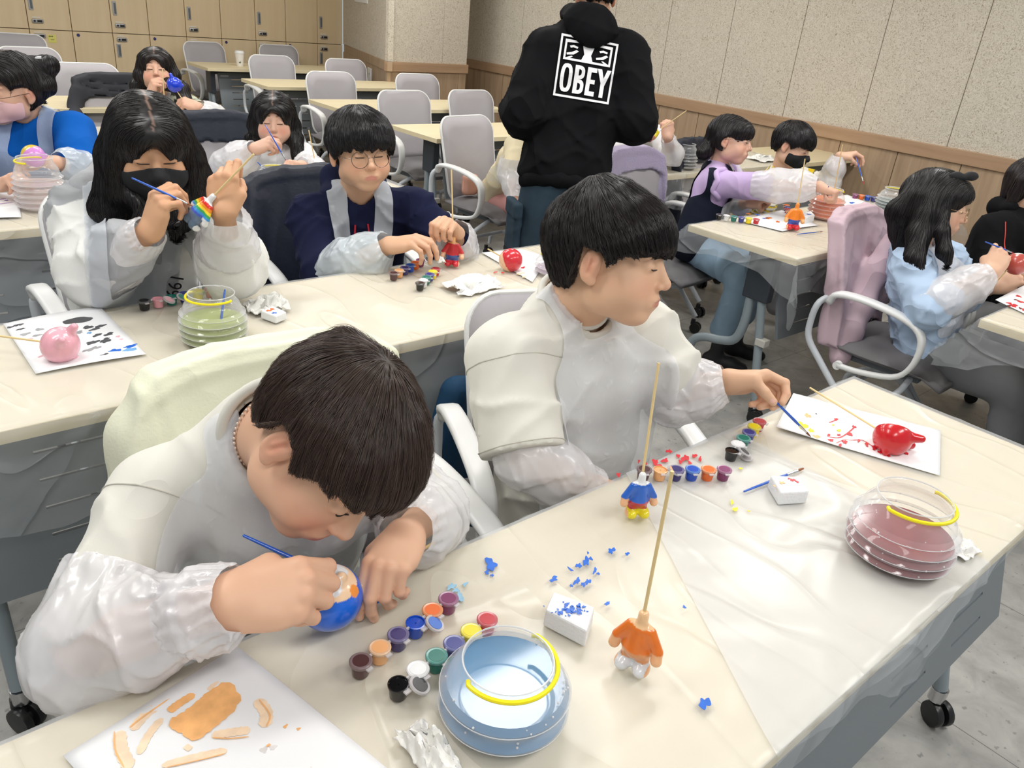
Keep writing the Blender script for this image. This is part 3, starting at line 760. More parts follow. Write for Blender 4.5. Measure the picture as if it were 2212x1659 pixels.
# ------------------------------------------------------------ papers
PAPER = mat('sheet_paper', (242, 243, 245), .55)
def paper(lab, corners, z=TZ+.0045, seed=0, curl=.003, group=None):
    c = [PZ(u, v, z) for u, v in corners]
    n = 14; V = []; 
    for j in range(n+1):
        for i in range(n+1):
            s, t = i/n, j/n; p = (c[0]*(1-s)+c[1]*s)*(1-t)+(c[3]*(1-s)+c[2]*s)*t
            e = max(abs(2*s-1), abs(2*t-1)); p = p+np.array([0, 0, curl*max(0, math.sin(3*s+seed))*e**4+.0004])
            V.append(p)
    w = n+1; Q = np.array([(j*w+i, j*w+i+1, (j+1)*w+i+1, (j+1)*w+i) for j in range(n) for i in range(n)])
    o = mesh_obj('drawing_paper', V, Q, PAPER, None, True, c[0]); s = o.modifiers.new('t', 'SOLIDIFY'); s.thickness = .0004; s.offset = -1
    tag(o, lab, 'paper', group); return o
def on_paper(pp, name, lab, col, blobs=(), strokes=(), z=TZ+.0056, alpha=1):
    mb = MB()
    for i, it in enumerate(blobs):
        u, v, r = it[:3]; p = PZ(u, v, z); d = (p-CAMP)@(-CM[:, 2]); blob(mb, p, r*d/FPX*1.15, i*5+3, it[3] if len(it) > 3 else .7, it[4] if len(it) > 4 else .4, it[5] if len(it) > 5 else .35)
    for it in strokes:
        w = it[0]; P = [PZ(u, v, z) for u, v in it[1]]; d = (P[0]-CAMP)@(-CM[:, 2]); stroke(mb, P, w*d/FPX*1.1, z+.0002)
    o = mb.build(name, paint(*col), pp, smooth=False); o.matrix_parent_inverse = Matrix.Translation(pp.location).inverted()
    if lab: o['label'] = lab
    o['kind'] = 'stuff'
    return o
p1 = paper('white paper with orange brush streaks at the bottom left of the front table', [(513, 1400), (136, 1633), (330, 1850), (842, 1668)], seed=1)
LPE = ('light_peach', (252, 224, 192))
on_paper(p1, 'orange_patch', 'large solid orange patch', ('apricot', (250, 188, 122)), (), [(42, [(502, 1478), (440, 1530), (380, 1580)]), (40, [(515, 1498), (455, 1545), (400, 1592)]), (34, [(480, 1488), (420, 1540), (368, 1572)]), (26, [(508, 1520), (460, 1560), (410, 1598)]), (18, [(420, 1500), (385, 1522), (365, 1538)])])
on_paper(p1, 'brush_streak', 'pale orange brush streaks', LPE, (), [(20, [(372, 1508), (320, 1540), (285, 1578)]), (16, [(350, 1552), (320, 1590), (300, 1630)]), (24, [(258, 1580), (262, 1620), (282, 1660)]), (18, [(490, 1622), (430, 1635), (350, 1655)]), (24, [(555, 1512), (575, 1540), (572, 1572)]), (20, [(540, 1578), (500, 1583), (458, 1590)]), (10, [(470, 1472), (450, 1492)]), (12, [(400, 1612), (412, 1620)])], z=TZ+.0050)
on_paper(p1, 'streak_edge', 'darker orange streak edges', PEACH, (), [(3.5, [(368, 1508), (310, 1548), (280, 1572)]), (3, [(247, 1580), (249, 1620), (268, 1658)]), (3, [(560, 1512), (583, 1545), (576, 1570)]), (3, [(538, 1592), (495, 1596), (458, 1594)]), (2.5, [(488, 1628), (430, 1643), (360, 1658)])])
on_paper(p1, 'faint_smear', 'faint grey smears', ('faint', (226, 222, 220)), [(645, 1592, 12, .4), (692, 1560, 5), (570, 1620, 8), (590, 1615, 7), (632, 1530, 5), (640, 1555, 8, .4)], z=TZ+.0049)
on_paper(p1, 'orange_drop', None, PEACH, [(330, 1521, 6), (628, 1538, 5), (617, 1569, 6, .4), (645, 1575, 4), (580, 1610, 4), (672, 1657, 0.5)])
p2 = paper('white paper with red and yellow dabs under the red painted head', [(1713, 852), (2032, 930), (2030, 1028), (1676, 925)], seed=2, z=TZ+.0065)
z2 = TZ+.0078
on_paper(p2, 'red_dab', 'red paint dabs', REDP, [(1806, 906, 6, .5), (1845, 922, 5), (1836, 938, 8, .5), (1795, 951, 6), (1790, 940, 6, .4), (1825, 955, 8, .5), (1815, 962, 6, .5), (1855, 952, 6, .4), (1872, 960, 8, .4), (1888, 968, 9, .4), (1900, 977, 5), (1935, 972, 14, .3, -.5), (1958, 980, 5), (1920, 985, 4), (1812, 940, 4)], z=z2)
on_paper(p2, 'red_line', None, REDP, (), [(2.5, [(1790, 944), (1815, 945), (1838, 930), (1848, 920)]), (2, [(1838, 951), (1865, 952), (1895, 972)]), (2.5, [(1905, 965), (1935, 975), (1960, 981)]), (2, [(1808, 904), (1800, 910), (1790, 913)]), (1.5, [(1805, 958), (1825, 950), (1840, 952)])], z=z2)
on_paper(p2, 'yellow_dab', 'yellow paint dabs', YELP, [(1735, 922, 14, .5), (1752, 930, 9, .5), (1728, 914, 7), (1812, 930, 6, .5), (1800, 918, 3)], z=z2)
on_paper(p2, 'peach_dab', None, PEACH, [(1763, 944, 9), (1745, 898, 9, .6)], z=z2)
on_paper(p2, 'dark_dot', None, ('black', (20, 20, 22)), [(1724, 879, 3.5, .4), (1763, 894, 2)], z=z2)
p3 = paper('white paper with black leaf prints and blue shells under the pink head', [(7, 700), (215, 662), (316, 766), (77, 808)], seed=0)
DK = ('ink_dark', (72, 72, 76)); GR_ = ('ink_grey', (160, 160, 164))
on_paper(p3, 'black_print', 'black leaf prints', DK, [(168, 692, 26, .55, .1, .1), (35, 703, 7, .5), (45, 701, 7, .5), (22, 707, 6, .6), (45, 711, 8, .4), (190, 707, 10, .6), (216, 705, 10, .6), (205, 711, 9, .5), (210, 724, 9, .5), (235, 722, 10, .5), (230, 732, 7, .5), (200, 740, 11, .6), (228, 737, 10, .6), (225, 767, 8, .5)])
on_paper(p3, 'grey_print', 'grey leaf prints', GR_, [(205, 752, 12, .5), (170, 718, 9, .6), (55, 722, 12, .4), (80, 725, 10, .4), (190, 757, 9), (85, 712, 8), (150, 745, 8)], z=TZ+.0052)
on_paper(p3, 'blue_shell', 'blue shell prints', BLUEP, [(247, 758, 12, .6), (282, 748, 14, .35, .2)])
on_paper(p3, 'pale_blue_shell', None, ('sky', (120, 175, 226)), [(279, 756, 13, .6), (193, 719, 5)])
on_paper(p3, 'pink_smear', None, ('pink_pale', (240, 190, 200)), [(95, 768, 12, .3), (255, 727, 5), (262, 733, 4), (145, 775, 20, .3), (65, 732, 5)])
# handwriting "Happy" seen upside down from this side
def writing(pp, text, p, size, rz, z, col=(70, 70, 74), name='handwriting', align='CENTER', mirror=False):
    cu = bpy.data.curves.new('tmp', 'FONT'); cu.body = text; cu.size = size; cu.extrude = .0002; cu.align_x = align; cu.align_y = 'CENTER'
    o = bpy.data.objects.new('tmp', cu); COL.objects.link(o)
    dg = bpy.context.evaluated_depsgraph_get(); me = bpy.data.meshes.new_from_object(o.evaluated_get(dg))
    bpy.data.objects.remove(o); n = bpy.data.objects.new(name, me); me.name = name; COL.objects.link(n)
    me.materials.clear(); me.materials.append(mat('ink_%d_%d_%d' % col, col, .6))
    n.location = p; n.rotation_euler = (0, 0, rz)
    if pp: n.parent = pp; n.matrix_parent_inverse = Matrix.Translation(pp.location).inverted()
    return n
pa = PZ(160, 680, TZ+.0052); pb = PZ(75, 693, TZ+.0052); hd = math.atan2(*(pb-pa)[[1, 0]])
writing(p3, 'Happy ay', (pa+pb)/2+[.01, .0, .0005], .03, hd, 0)
p4 = paper('small white paper under the red and white head on the middle table', [(1040, 546), (1128, 538), (1185, 556), (1150, 610)], seed=3)
on_paper(p4, 'red_smear', None, REDP, [(1070, 588, 6, .4), (1086, 589, 4), (1130, 578, 8, .3)])
on_paper(p4, 'tan_smear', None, LPE, [(1128, 590, 7, .4), (1132, 598, 7, .4), (1120, 592, 5)])
p5 = paper('white paper with a purple blot at the left picture edge', [(-60, 425), (38, 416), (46, 470), (-60, 476)], seed=0)
on_paper(p5, 'purple_blot', None, ('purple_ink', (120, 60, 150)), [(5, 430, 6, .4), (14, 433, 4)])
on_paper(p5, 'purple_streak', None, ('lilac', (210, 170, 220)), (), [(4, [(-5, 441), (28, 437)])])
p6 = paper('white paper with orange and blue paint on the orange bowl table', [(1600, 478), (1690, 454), (1770, 487), (1690, 500)], seed=0)
on_paper(p6, 'orange_paint', None, ORP, [(1660, 471, 10, .5), (1680, 479, 8, .4), (1617, 462, 5), (1655, 465, 14, .3)])
on_paper(p6, 'blue_paint', None, BLUEP, [(1645, 467, 6), (1637, 464, 5), (1650, 472, 4)])
on_paper(p6, 'red_paint', None, REDP, [(1655, 471, 5)])
p7 = paper('white paper with blue brushstroke beside the green bowl', [(1790, 430), (1830, 421), (1880, 440), (1838, 456)], seed=0)
on_paper(p7, 'blue_stroke', None, BLUEP, [(1840, 438, 10, .4)])
p8 = paper('painting of red shapes at the right picture edge', [(2150, 648), (2270, 590), (2380, 650), (2260, 700)], seed=0)
on_paper(p8, 'red_shapes', None, REDP, [(2190, 660, 12, .5), (2205, 652, 8), (2200, 640, 8, .5), (2180, 655, 6), (2215, 670, 9)])
on_paper(p8, 'brown_shapes', None, ('brown_red', (120, 50, 44)), [(2180, 661, 9, .3), (2204, 666, 8, .3), (2195, 648, 5)])
p9 = paper('pale painted paper on the table before the girl with the blue figurine', [(405, 290), (440, 272), (500, 285), (455, 300)], seed=0)
on_paper(p9, 'pink_print', None, ('pink_pale', (240, 190, 200)), [(437, 283, 8, .4), (425, 290, 6, .4)])

# ------------------------------------------------------------ water bowls
CLEAR = None
def clear_mat(name, tint=(240, 242, 244), a=.22, rough=.06):
    if name in MATS: return MATS[name]
    m = mat(name, tint, rough, spec=.8); nt = m.node_tree; N = nt.nodes; L = nt.links; P = N['Principled BSDF']
    lw = N.new('ShaderNodeLayerWeight'); lw.inputs[0].default_value = .35
    mr = N.new('ShaderNodeMapRange'); mr.inputs[3].default_value = a*.55; mr.inputs[4].default_value = min(1, a*3.2)
    L.new(lw.outputs['Facing'], mr.inputs['Value']); L.new(mr.outputs[0], P.inputs['Alpha'])
    P.inputs['Coat Weight'].default_value = .6
    return m
def water_mat(name, c, a=.72):
    return mat('water_'+name, c, .08, spec=.7, alpha=a)
CLEARM = clear_mat('clear_plastic')
YEL = mat('yellow_handle', (250, 232, 20), .35)
def bowl(p, R=.072, h=.10, ribs=4, water=.5, wcol=('blue', (120, 160, 196), .8), tilt=(0, 0), ring=(200, 420), lab='', closed=(), droplets=10, ringdrop=0):
    r = empty('water_bowl', p, 0, lab, 'water bowl', 'collapsible clear water bowls')
    hs = h*.68; prof = [(R*.02, .0), (R*.74, 0), (R*.80, .003)]
    z = .004; st = (hs-.004)/ribs
    for k in range(ribs):
        kk = .94+.06*math.sin(math.pi*(k+.5)/ribs)
        prof += [(R*.90*kk, z+st*.10), (R*.985*kk, z+st*.42), (R*kk, z+st*.5), (R*.985*kk, z+st*.58), (R*.90*kk, z+st*.90)]; z += st
    prof += [(R*.86, hs+.002), (R*.80, hs+h*.12), (R*.70, hs+h*.2), (R*.655, hs+h*.235), (R*.65, h*.985), (R*.675, h), (R*.665, h+.0015)]
    T = Matrix.Rotation(tilt[0], 4, 'X') @ Matrix.Rotation(tilt[1], 4, 'Y')
    b = MB().lathe(prof, n=56, capt=False).build('bowl_wall', CLEARM, r)
    # water fills the accordion up to the level
    zl = h*water; wp = [(q[0]*.975, max(q[1], .0015)) for q in prof if q[1] < zl and q[0] > R*.5]
    if wp:
        rl = np.interp(zl, [q[1] for q in prof[:-1]], [q[0] for q in prof[:-1]])*.975
        MB().lathe([(R*.02, .0015)]+wp+[(rl, zl), (rl*.5, zl), (.001, zl)], n=48).build('water', water_mat(wcol[0], wcol[1], wcol[2] if len(wcol) > 2 else .8), r)
    # thin moulded lines on each rib edge
    lb = MB(); z = .004
    for k in range(ribs):
        kk = .94+.06*math.sin(math.pi*(k+.5)/ribs); a = np.arange(48)*2*math.pi/48
        lb.tube(np.stack([R*kk*1.002*np.cos(a), R*kk*1.002*np.sin(a), np.full(48, z+st*.5)], 1), .0006, 5, closed=True); z += st
    a = np.arange(48)*2*math.pi/48
    lb.tube(np.stack([R*.672*np.cos(a), R*.672*np.sin(a), np.full(48, h)], 1), .0011, 6, closed=True)
    lb.build('rim', mat('rim_clear', (236, 238, 240), .15, alpha=.55), r)
    a = np.radians(np.linspace(ring[0], ring[1], 40)); rr = R*.735; zz = h*.93+ringdrop*np.sin(np.linspace(0, math.pi, 40))
    q = np.stack([rr*np.cos(a), rr*np.sin(a), zz], 1); q[0] *= [.94, .94, 1]; q[-1] *= [.94, .94, 1]
    MB().tube(q, .0026*(R/.07), 8, flat=1.0).build('handle_ring', YEL, r)
    if droplets:
        d = MB(); rs = np.random.RandomState(int(p[0]*1000) % 999)
        for i in range(droplets):
            an = rs.uniform(0, 6.28); k = rs.randint(ribs); kk = .94+.06*math.sin(math.pi*(k+.5)/ribs); zz = .004+st*(k+.5)+rs.uniform(.0, .5)*st; rad = R*kk*(1.0-.13*min(1, abs(zz-(.004+st*(k+.5)))/(st*.45)))
            s = rs.uniform(.0008, .0018); d.ell((rad*math.cos(an), rad*math.sin(an), zz), (s, s, s), n=8, k=5)
        o = d.build('droplets', mat('droplet', (245, 246, 248), .05, alpha=.7, coat=1), r); o['kind'] = 'stuff'
    return r
bowl(PZ(1085, 1535, TZ+.006), .076, .080, 2, .62, ('blue', (112, 158, 198), .82), lab='round clear bowl of blue water on the front table', ring=(135+40, 360+18), droplets=28)
bowl(PZ(1932, 1195, TZ+.008), .082, .108, 4, .40, ('rosy', (158, 92, 96), .86), lab='clear bowl of dull red water at the right of the front table', ring=(165, 352), droplets=36)
bowl(PZ(464, 735, TZ+.005), .072, .112, 5, .46, ('green', (178, 190, 112), .82), lab='clear bowl of yellow green water on the middle table', ring=(120, 300), droplets=20)
bowl(PZ(1192, 590, TZ+.005), .055, .065, 3, .3, ('lilac', (205, 185, 205), .6), lab='small clear bowl of pinkish water half behind the boy in the white T-shirt', ring=(150, 330), droplets=0)
bowl(PZ(597, 408, TZ+.005), .080, .085, 4, .5, ('clear', (214, 214, 196), .45), lab='clear bowl on the third row table before the long haired girl', ring=(-40, 110), droplets=0)
bowl(PZ(92, 448, TZ+.005), .077, .16, 6, .5, ('pinkish', (228, 206, 202), .5), lab='tall clear bowl of pale pink water at the left edge', ring=(60, 230), droplets=0)
bowl(PZ(1779, 470, TZ+.005), .078, .13, 5, .66, ('orange', (246, 128, 52), .88), lab='clear bowl of bright orange water on the right table', ring=(-50, 60), droplets=0)
bowl(PZ(1925, 455, TZ+.005), .085, .105, 5, .45, ('teal', (60, 100, 104), .85), lab='clear bowl of dark green water near the wall on the right table', ring=(-10, 80), droplets=0)
bowl(PZ(1418, 352, TZ+.005), .078, .09, 4, .3, ('clear2', (205, 205, 200), .5), lab='clear bowl on the far table beside the black water bowl', ring=(0, 170), droplets=0)
bowl(PZ(1474, 362, TZ+.005), .078, .13, 5, .52, ('black', (30, 32, 36), .95), lab='clear bowl of black water on the far table', ring=(20, 170), droplets=0)

# ------------------------------------------------------------ paint pots
COLS = dict(brown=(82, 50, 52), peach=(250, 184, 124), indigo=(58, 48, 112), blue=(14, 78, 196), orange=(240, 112, 40), purple=(132, 54, 104), black=(18, 18, 20), white=(236, 238, 240), green=(20, 116, 102), navy=(52, 58, 140), yellow=(250, 226, 10), red=(200, 38, 52), pink=(240, 170, 180))
ROW1 = ['brown', 'peach', 'indigo', 'blue', 'orange', 'purple']; ROW2 = ['black', 'white', 'green', 'navy', 'yellow', 'red']
LIDM = mat('lid_plastic', (228, 224, 226), .3, alpha=.55)
def pot_proto(c, op):
    col = COLS[c]
    P0 = MB().lathe([(.0082, 0), (.0088, .001), (.0098, .0145), (.0108, .0148), (.0108, .017), (.0098, .0172)], n=22, capt=False)
    return P0, col
def strip(lab, pts, cols, opened=(), s=1.0, tip=0):
    """row of six linked pots between two table points"""
    a, b = PZ(*pts[0], TZ+.004), PZ(*pts[1], TZ+.004); n = len(cols)
    r = empty('paint_pot_strip', a, 0, lab, 'paint pots', 'six-pot paint strips')
    d = (b-a)/(n-1); u = nrm(d); nn = np.array([-u[1], u[0], 0])
    s = min(1.15, np.linalg.norm(d)/.0255)*1.0 if s == 1.0 else s
    for i, c in enumerate(cols):
        p = d*i; col = COLS[c]
        k = MB().lathe([(.0084*s, 0), (.0088*s, .001*s), (.0100*s, .0145*s), (.0112*s, .0148*s), (.0112*s, .0168*s), (.0098*s, .017*s), (.0095*s, .0148*s), (.001, .0146*s)], p, 22).build('pot', mat('pot_'+c, col, .22, spec=.6), r)
        lidc = tuple(int(q*.62+226*.38) for q in col)
        lm = mat('lid_'+c, lidc, .22, alpha=.93)
        if i in opened:
            MB().lathe([(.001, .0155*s), (.0094*s, .0155*s)], p, 22, capb=False, capt=False).build('paint', mat('wet_'+c, col, .08, spec=.9), k)
            ax = nrm(nn*.75*-1+np.array([0, 0, .65])); q = p-nn*(.0115*s)*0+CDxy(i)*.0205*s+np.array([0, 0, .0145*s])
            lx = nrm(CDxy(i)*.45+np.array([0, 0, 1.0])*.9)
            MB().lathe([(.0116*s, 0), (.0118*s, .0012*s), (.0114*s, .0024*s), (.0085*s, .0022*s)], q, 22, lx).build('lid', LIDM, k)
            MB().lathe([(.0086*s, .0022*s), (.0086*s, .0028*s)], q, 20, lx).build('lid_paint', mat('lidpaint_'+c, tuple(int(x*.75+60) for x in col), .3), k)
        else:
            MB().lathe([(.0116*s, .0146*s), (.0120*s, .0160*s), (.0120*s, .0178*s), (.0108*s, .0186*s), (.0088*s, .0183*s)], p, 22).build('lid', LIDM if c == 'x' else lm, k)
            MB().lathe([(.0086*s, .0181*s), (.0086*s, .0185*s)], p, 20).build('lid_window', mat('win_'+c, col, .25), k)
        # hinge tab and link
        MB().box((-.0035*s, .010*s, .0150*s), (.0035*s, .0155*s, .0168*s), frame((0, 0, 1), u)@np.diag([1, -1, 1]), p).build('tab', LIDM, k, smooth=False)
        if i < n-1:
            MB().tube([p+u*.0105*s+[0, 0, .0158*s], p+d-u*.0105*s+[0, 0, .0158*s]], .0018*s, 6).build('link', LIDM, k)
    return r
def CDxy(i=0):
    v = CD(1, .15, 0); v[2] = 0; return nrm(v)
strip('paint strip on the front table, brown pot nearest to purple pot, blue one open', [(779, 1455), (967, 1318)], ROW1, (3,))
strip('paint strip by the blue water bowl, black pot nearest and open', [(860, 1503), (1050, 1363)], ROW2, (0,))
strip('paint strip before the boy in the white T-shirt with open peach pot', [(1388, 1034), (1560, 1034)], ROW1, (1,))
strip('short slanted paint strip behind the small sponge, black pot open nearest', [(1577, 992), (1636, 928)], ROW2, (0,))
strip('paint strip lying before the boy in glasses, brown pot leftmost', [(850, 604), (908, 575)], ROW1)
strip('paint strip beside the crumpled tissue on the middle table, black to red', [(907, 626), (941, 594)], ROW2)
strip('paint strip behind the green water bowl, with a pink second pot', [(313, 668), (455, 641)], ['black', 'pink', 'green', 'navy', 'yellow', 'red'], (1, 2), s=1.25)
strip('paint strip on the right table corner, black to red', [(1552, 474), (1632, 484)], ROW2, s=1.2)
strip('paint strip standing across the right table, red and blue pots near the orange figurine', [(1697, 452), (1703, 471)], ['orange', 'navy', 'red', 'peach', 'brown'], s=1.0)
strip('paint strip by the wall side of the right table near the held brush', [(1846, 429), (1886, 435)], ['purple', 'orange', 'blue', 'navy'], s=1.3)
strip('paint strip at the left edge on the third row table', [(-25, 408), (38, 410)], ['black', 'white', 'green', 'navy', 'yellow', 'red'], s=1.15)
strip('paint strip on the far table left of the clear bowl', [(1358, 350), (1392, 352)], ['green', 'white', 'yellow'], s=1.1)
S2 = [o for o in COL.objects if o.name.startswith('paint_pot_strip')][3]
lone = empty('lid', PZ(1613, 990, TZ+.0065)-np.array(S2.location)); lone.parent = S2
MB().lathe([(.001, 0), (.0118, 0), (.0122, .0015), (.0112, .0035)], n=22).build('lid_disc', LIDM, lone); MB().lathe([(.001, .002), (.0085, .0024)], n=20, capb=False, capt=False).build('lid_paint', mat('wet_black', (18, 18, 20), .08), lone)

# ------------------------------------------------------------ figurines
BAMB = mat('bamboo', (232, 206, 150), .5, (120, .2, .0006), (30, .06))
def skewer(a, b, lab, r=.0022, group='bamboo skewers'):
    a = np.array(a, float); b = np.array(b, float); o = MB().tube([a, a+(b-a)*.5, b], [r, r, r], 10).build('bamboo_skewer', BAMB, loc=tuple(a))
    return tag(o, lab, 'skewer', group)
FIGM = mat('painted_plaster', (255, 255, 255), .25, (90, .25, .0012), attr='Col', coat=.5)
def lin(c): return np.array(srgb(*c)[:3])
def figure_body(p, s, lab, shirt, pants, shoes, hands, neck, face=(0, -1), bands=None, R=None, armfold=0, h=.0017):
    """small plaster doll body without a head; local z up, y = facing direction"""
    f = SDF(.006*s)
    X = lambda x, y, z: np.array([x, y, z])*s
    for sg in (-1, 1):
        f.ell(X(.012*sg, .006, .009), np.array([.0105, .0145, .0095])*s)
        f.cone(X(.009*sg, 0, .012), X(.009*sg, 0, .032), .0085*s, .0095*s)
        f.cone(X(.013*sg, 0, .062), X(.026*sg, .002+armfold*.01, .040), .0068*s, .0070*s, k=.003*s)
        f.cone(X(.026*sg, .002+armfold*.01, .040), X(.0275*sg, .006+armfold*.014, .030), .0062*s, .0072*s, k=.002*s)
    f.cone(X(0, 0, .036), X(0, 0, .062), .0175*s, .0115*s); f.cone(X(0, 0, .060), X(0, 0, .083), .0075*s, .0065*s, k=.002*s)
    if R is None:
        a = math.atan2(face[1], face[0])-math.pi/2; R = np.array([[math.cos(a), -math.sin(a), 0], [math.sin(a), math.cos(a), 0], [0, 0, 1]])
    p = np.array(p, float)
    V, Q = polygonise(f, *f.bounds(), h*s)
    z = V[:, 2]/s; x = np.abs(V[:, 0])/s
    c = np.tile(lin(shirt), (len(V), 1))
    if bands:
        for z0, b in bands: c[z > z0] = lin(b)
    c[(z < .036)&(x < .021)] = lin(pants); c[(z < .0195)&(x < .026)] = lin(shoes)
    c[(x > .0195)&(z < .041)] = lin(hands); c[z > .068] = lin(neck)
    nz = wob(V/s, .006, 5); c *= (1+.07*nz)[:, None]
    V = V@np.asarray(R).T+p
    o = mesh_obj('plaster_figurine', V, Q, FIGM, None, True, p, cols=c)
    return tag(o, lab, 'figurine', 'headless plaster figurines'), R
def figure_head(p, s, lab, base, R, eyes=None, patch=None, ears=1, earcol=None, h=.0022, cut=False):
    f = SDF(.004*s); X = lambda x, y, z: np.array([x, y, z])*s
    f.ell((0, 0, 0), np.array([.034, .032, .033])*s)
    if cut: f.box(X(0, -.034, -.012), X(.05, .02, .05), rd=.002*s, k=.004*s, op=-1)
    if ears:
        for sg in (-1, 1): f.cone(X(.016*sg, -.004, .026), X(.019*sg, -.006, .041), .0095*s, .007*s)
    f.ell(X(0, .031, -.006), np.array([.008, .008, .006])*s)
    V, Q = polygonise(f, *f.bounds(), h*s); L_ = V/s
    c = np.tile(lin(base), (len(V), 1))
    if patch is not None:
        for (ctr, rad, cc) in patch:
            m = (((L_-np.array(ctr))/np.array(rad))**2).sum(1) < 1; c[m] = lin(cc)
    c *= (1+.06*wob(L_, .008, 6))[:, None]
    V = V@np.asarray(R).T+np.array(p)
    o = mesh_obj('plaster_ornament', V, Q, FIGM, None, True, p, cols=c)
    return tag(o, lab, 'figurine head', 'painted plaster heads')
SK = (246, 196, 150)
b0 = PZ(1372, 1112, TZ+.006)
figure_body(b0, .92, 'blue and yellow headless figurine on a skewer before the boy in the white T-shirt', (36, 100, 200), (190, 40, 60), (236, 220, 30), (240, 186, 140), (236, 238, 240), face=(CD(.2, 0, 1)[0], CD(.2, 0, 1)[1]))
skewer(b0+[0, 0, .066], PD(1423, 784, ((b0-CAMP)@(-CM[:, 2]))-.085), 'upright bamboo skewer in the blue and yellow figurine')
b1 = PZ(1367, 1440, TZ+.006)
fc = CD(-.5, 0, 1)
figure_body(b1, 1.02, 'orange and white headless figurine on a skewer in the middle of the front table', (236, 120, 30), (226, 150, 90), (226, 228, 232), (240, 180, 130), (246, 200, 150), face=(fc[0], fc[1]))
skewer(b1+[0, 0, .075], PD(1452, 1018, ((b1-CAMP)@(-CM[:, 2]))-.12), 'upright bamboo skewer in the orange figurine')
b2 = PZ(976, 574, TZ+.005)
figure_body(b2, 1.05, 'red shirted headless figurine with white glove on the middle table', (206, 44, 52), (46, 84, 160), (212, 40, 52), (250, 200, 160), (250, 190, 130), face=(CD(0, 0, 1)[0], CD(0, 0, 1)[1]))
skewer(b2+[0, 0, .078], PD(975, 366, ((b2-CAMP)@(-CM[:, 2]))-.10), 'upright bamboo skewer held by the boy in glasses')
b3 = PZ(1710, 496, TZ+.005)
figure_body(b3, 1.25, 'orange and red headless figurine on the right table', (248, 140, 40), (40, 80, 180), (220, 40, 50), (250, 190, 120), (250, 150, 60), face=(CD(0, 0, 1)[0], CD(0, 0, 1)[1]))
skewer(b3+[0, 0, .095], PD(1739, 343, ((b3-CAMP)@(-CM[:, 2]))-.09), 'bamboo skewer standing in the orange figurine by the orange bowl')
skewer(PZ(1797, 440, .80), PD(1820, 313, 3.35), 'bamboo skewer rising behind the orange water bowl')
# heads lying on paper
hp = PZ(1928, 945, TZ+.035); Rh = frame(CD(.85, -.45, .35), CD(0, 1, .3)); 
figure_head(hp, 1.12, 'glossy red plaster head lying on the paper at the right', (206, 22, 34), frame(CD(1, -.35, .15), CD(.2, .3, 1)), cut=True, patch=None)
skewer(PZ(1750, 838, TZ+.012), hp-CD(.85, -.35, 0)*.012, 'bamboo skewer running to the red head on the paper')
hp = PZ(130, 745, TZ+.036)
figure_head(hp, 1.12, 'pink plaster head on the leaf print paper', (240, 176, 190), frame(CD(.75, .35, .5), CD(0, -.6, .8)))
skewer(PZ(-30, 722, TZ+.04), hp-CD(.9, -.2, -.2)*.02, 'bamboo skewer in the pink head at the left edge')
hp = PZ(1103, 562, TZ+.035)
figure_head(hp, 1.08, 'red and cream plaster head on the middle table paper', (246, 206, 170), frame(CD(-.3, 1, .2), CD(1, 0, .3)), patch=[((.012, 0, 0.003), (.03, .045, .045), (214, 44, 58)), ((-.028, .012, .012), (.014, .016, .014), (240, 240, 240)), ((-.028, .012, -.012), (.012, .014, .012), (240, 240, 240))], ears=0)
skewer(PD(1054, 538, 2.36), hp-CD(1, -.3, 0)*.02, 'short end of skewer beside the red and cream head')

# ------------------------------------------------------------ sponges, brushes, tissues
SPON = mat('sponge_white', (240, 242, 244), .95, (260, .5, .002), sub=.15)
def sponge(corners_px, h, lab, marks=()):
    c = [PZ(u, v, TZ+.004) for u, v in corners_px]; ctr = sum(c)/4
    V = [x for x in c]+[x*.97+ctr*.03+[0, 0, h] for x in c]
    o = MB().add(V, [(3, 2, 1, 0), (4, 5, 6, 7)]+[(i, (i+1) % 4, 4+(i+1) % 4, 4+i) for i in range(4)]).build('sponge_block', SPON, smooth=False, loc=tuple(ctr), bevel=.003)
    tag(o, lab, 'sponge', 'white sponge blocks')
    for (nm, col, bl) in marks:
        mb = MB()
        for i, (u, v, r) in enumerate(bl):
            p = PZ(u, v, TZ+.004+h+.0003); blob(mb, p, r*((p-CAMP)@(-CM[:, 2]))/FPX, i+3, .8, .3, .5)
        k = mb.build(nm, paint(*col), o, smooth=False); k.matrix_parent_inverse = Matrix.Translation(o.location).inverted()
    return o
rs = np.random.RandomState(3)
sponge([(1172, 1352), (1263, 1400), (1280, 1345), (1190, 1310)], .028, 'white sponge block with a blue sponged patch in the middle of the front table', [('blue_patch', BLUEP, [(1233+rs.normal()*20, 1318+rs.normal()*7, rs.uniform(1, 5)) for _ in range(46)]+[(1232, 1318, 11)])])
sponge([(1656, 1052), (1680, 1092), (1742, 1088), (1716, 1055)], .026, 'white sponge block with orange and red dabs at the right of the front table', [('orange_dab', PEACH, [(1689, 1043, 6), (1673, 1050, 3)]), ('red_dab', REDP, [(1712, 1037, 6), (1722, 1041, 4), (1704, 1034, 3)])])
sponge([(563, 688), (596, 700), (620, 690), (590, 676)], .020, 'white sponge block with orange and blue dabs behind the green bowl', [('orange_dab', ORP, [(580, 671, 5), (588, 668, 5)]), ('blue_dab', BLUEP, [(592, 676, 5)])])
sponge([(515, 400), (540, 408), (575, 402), (548, 393)], .02, 'white sponge block with yellow dab by the clear bowl on the third row table', [('yellow_dab', YELP, [(542, 391, 5)])])
sponge([(1730, 474), (1737, 485), (1757, 479), (1748, 469)], .030, 'white sponge block with blue edge left of the orange bowl', [('blue_dab', BLUEP, [(1747, 463, 5)])])
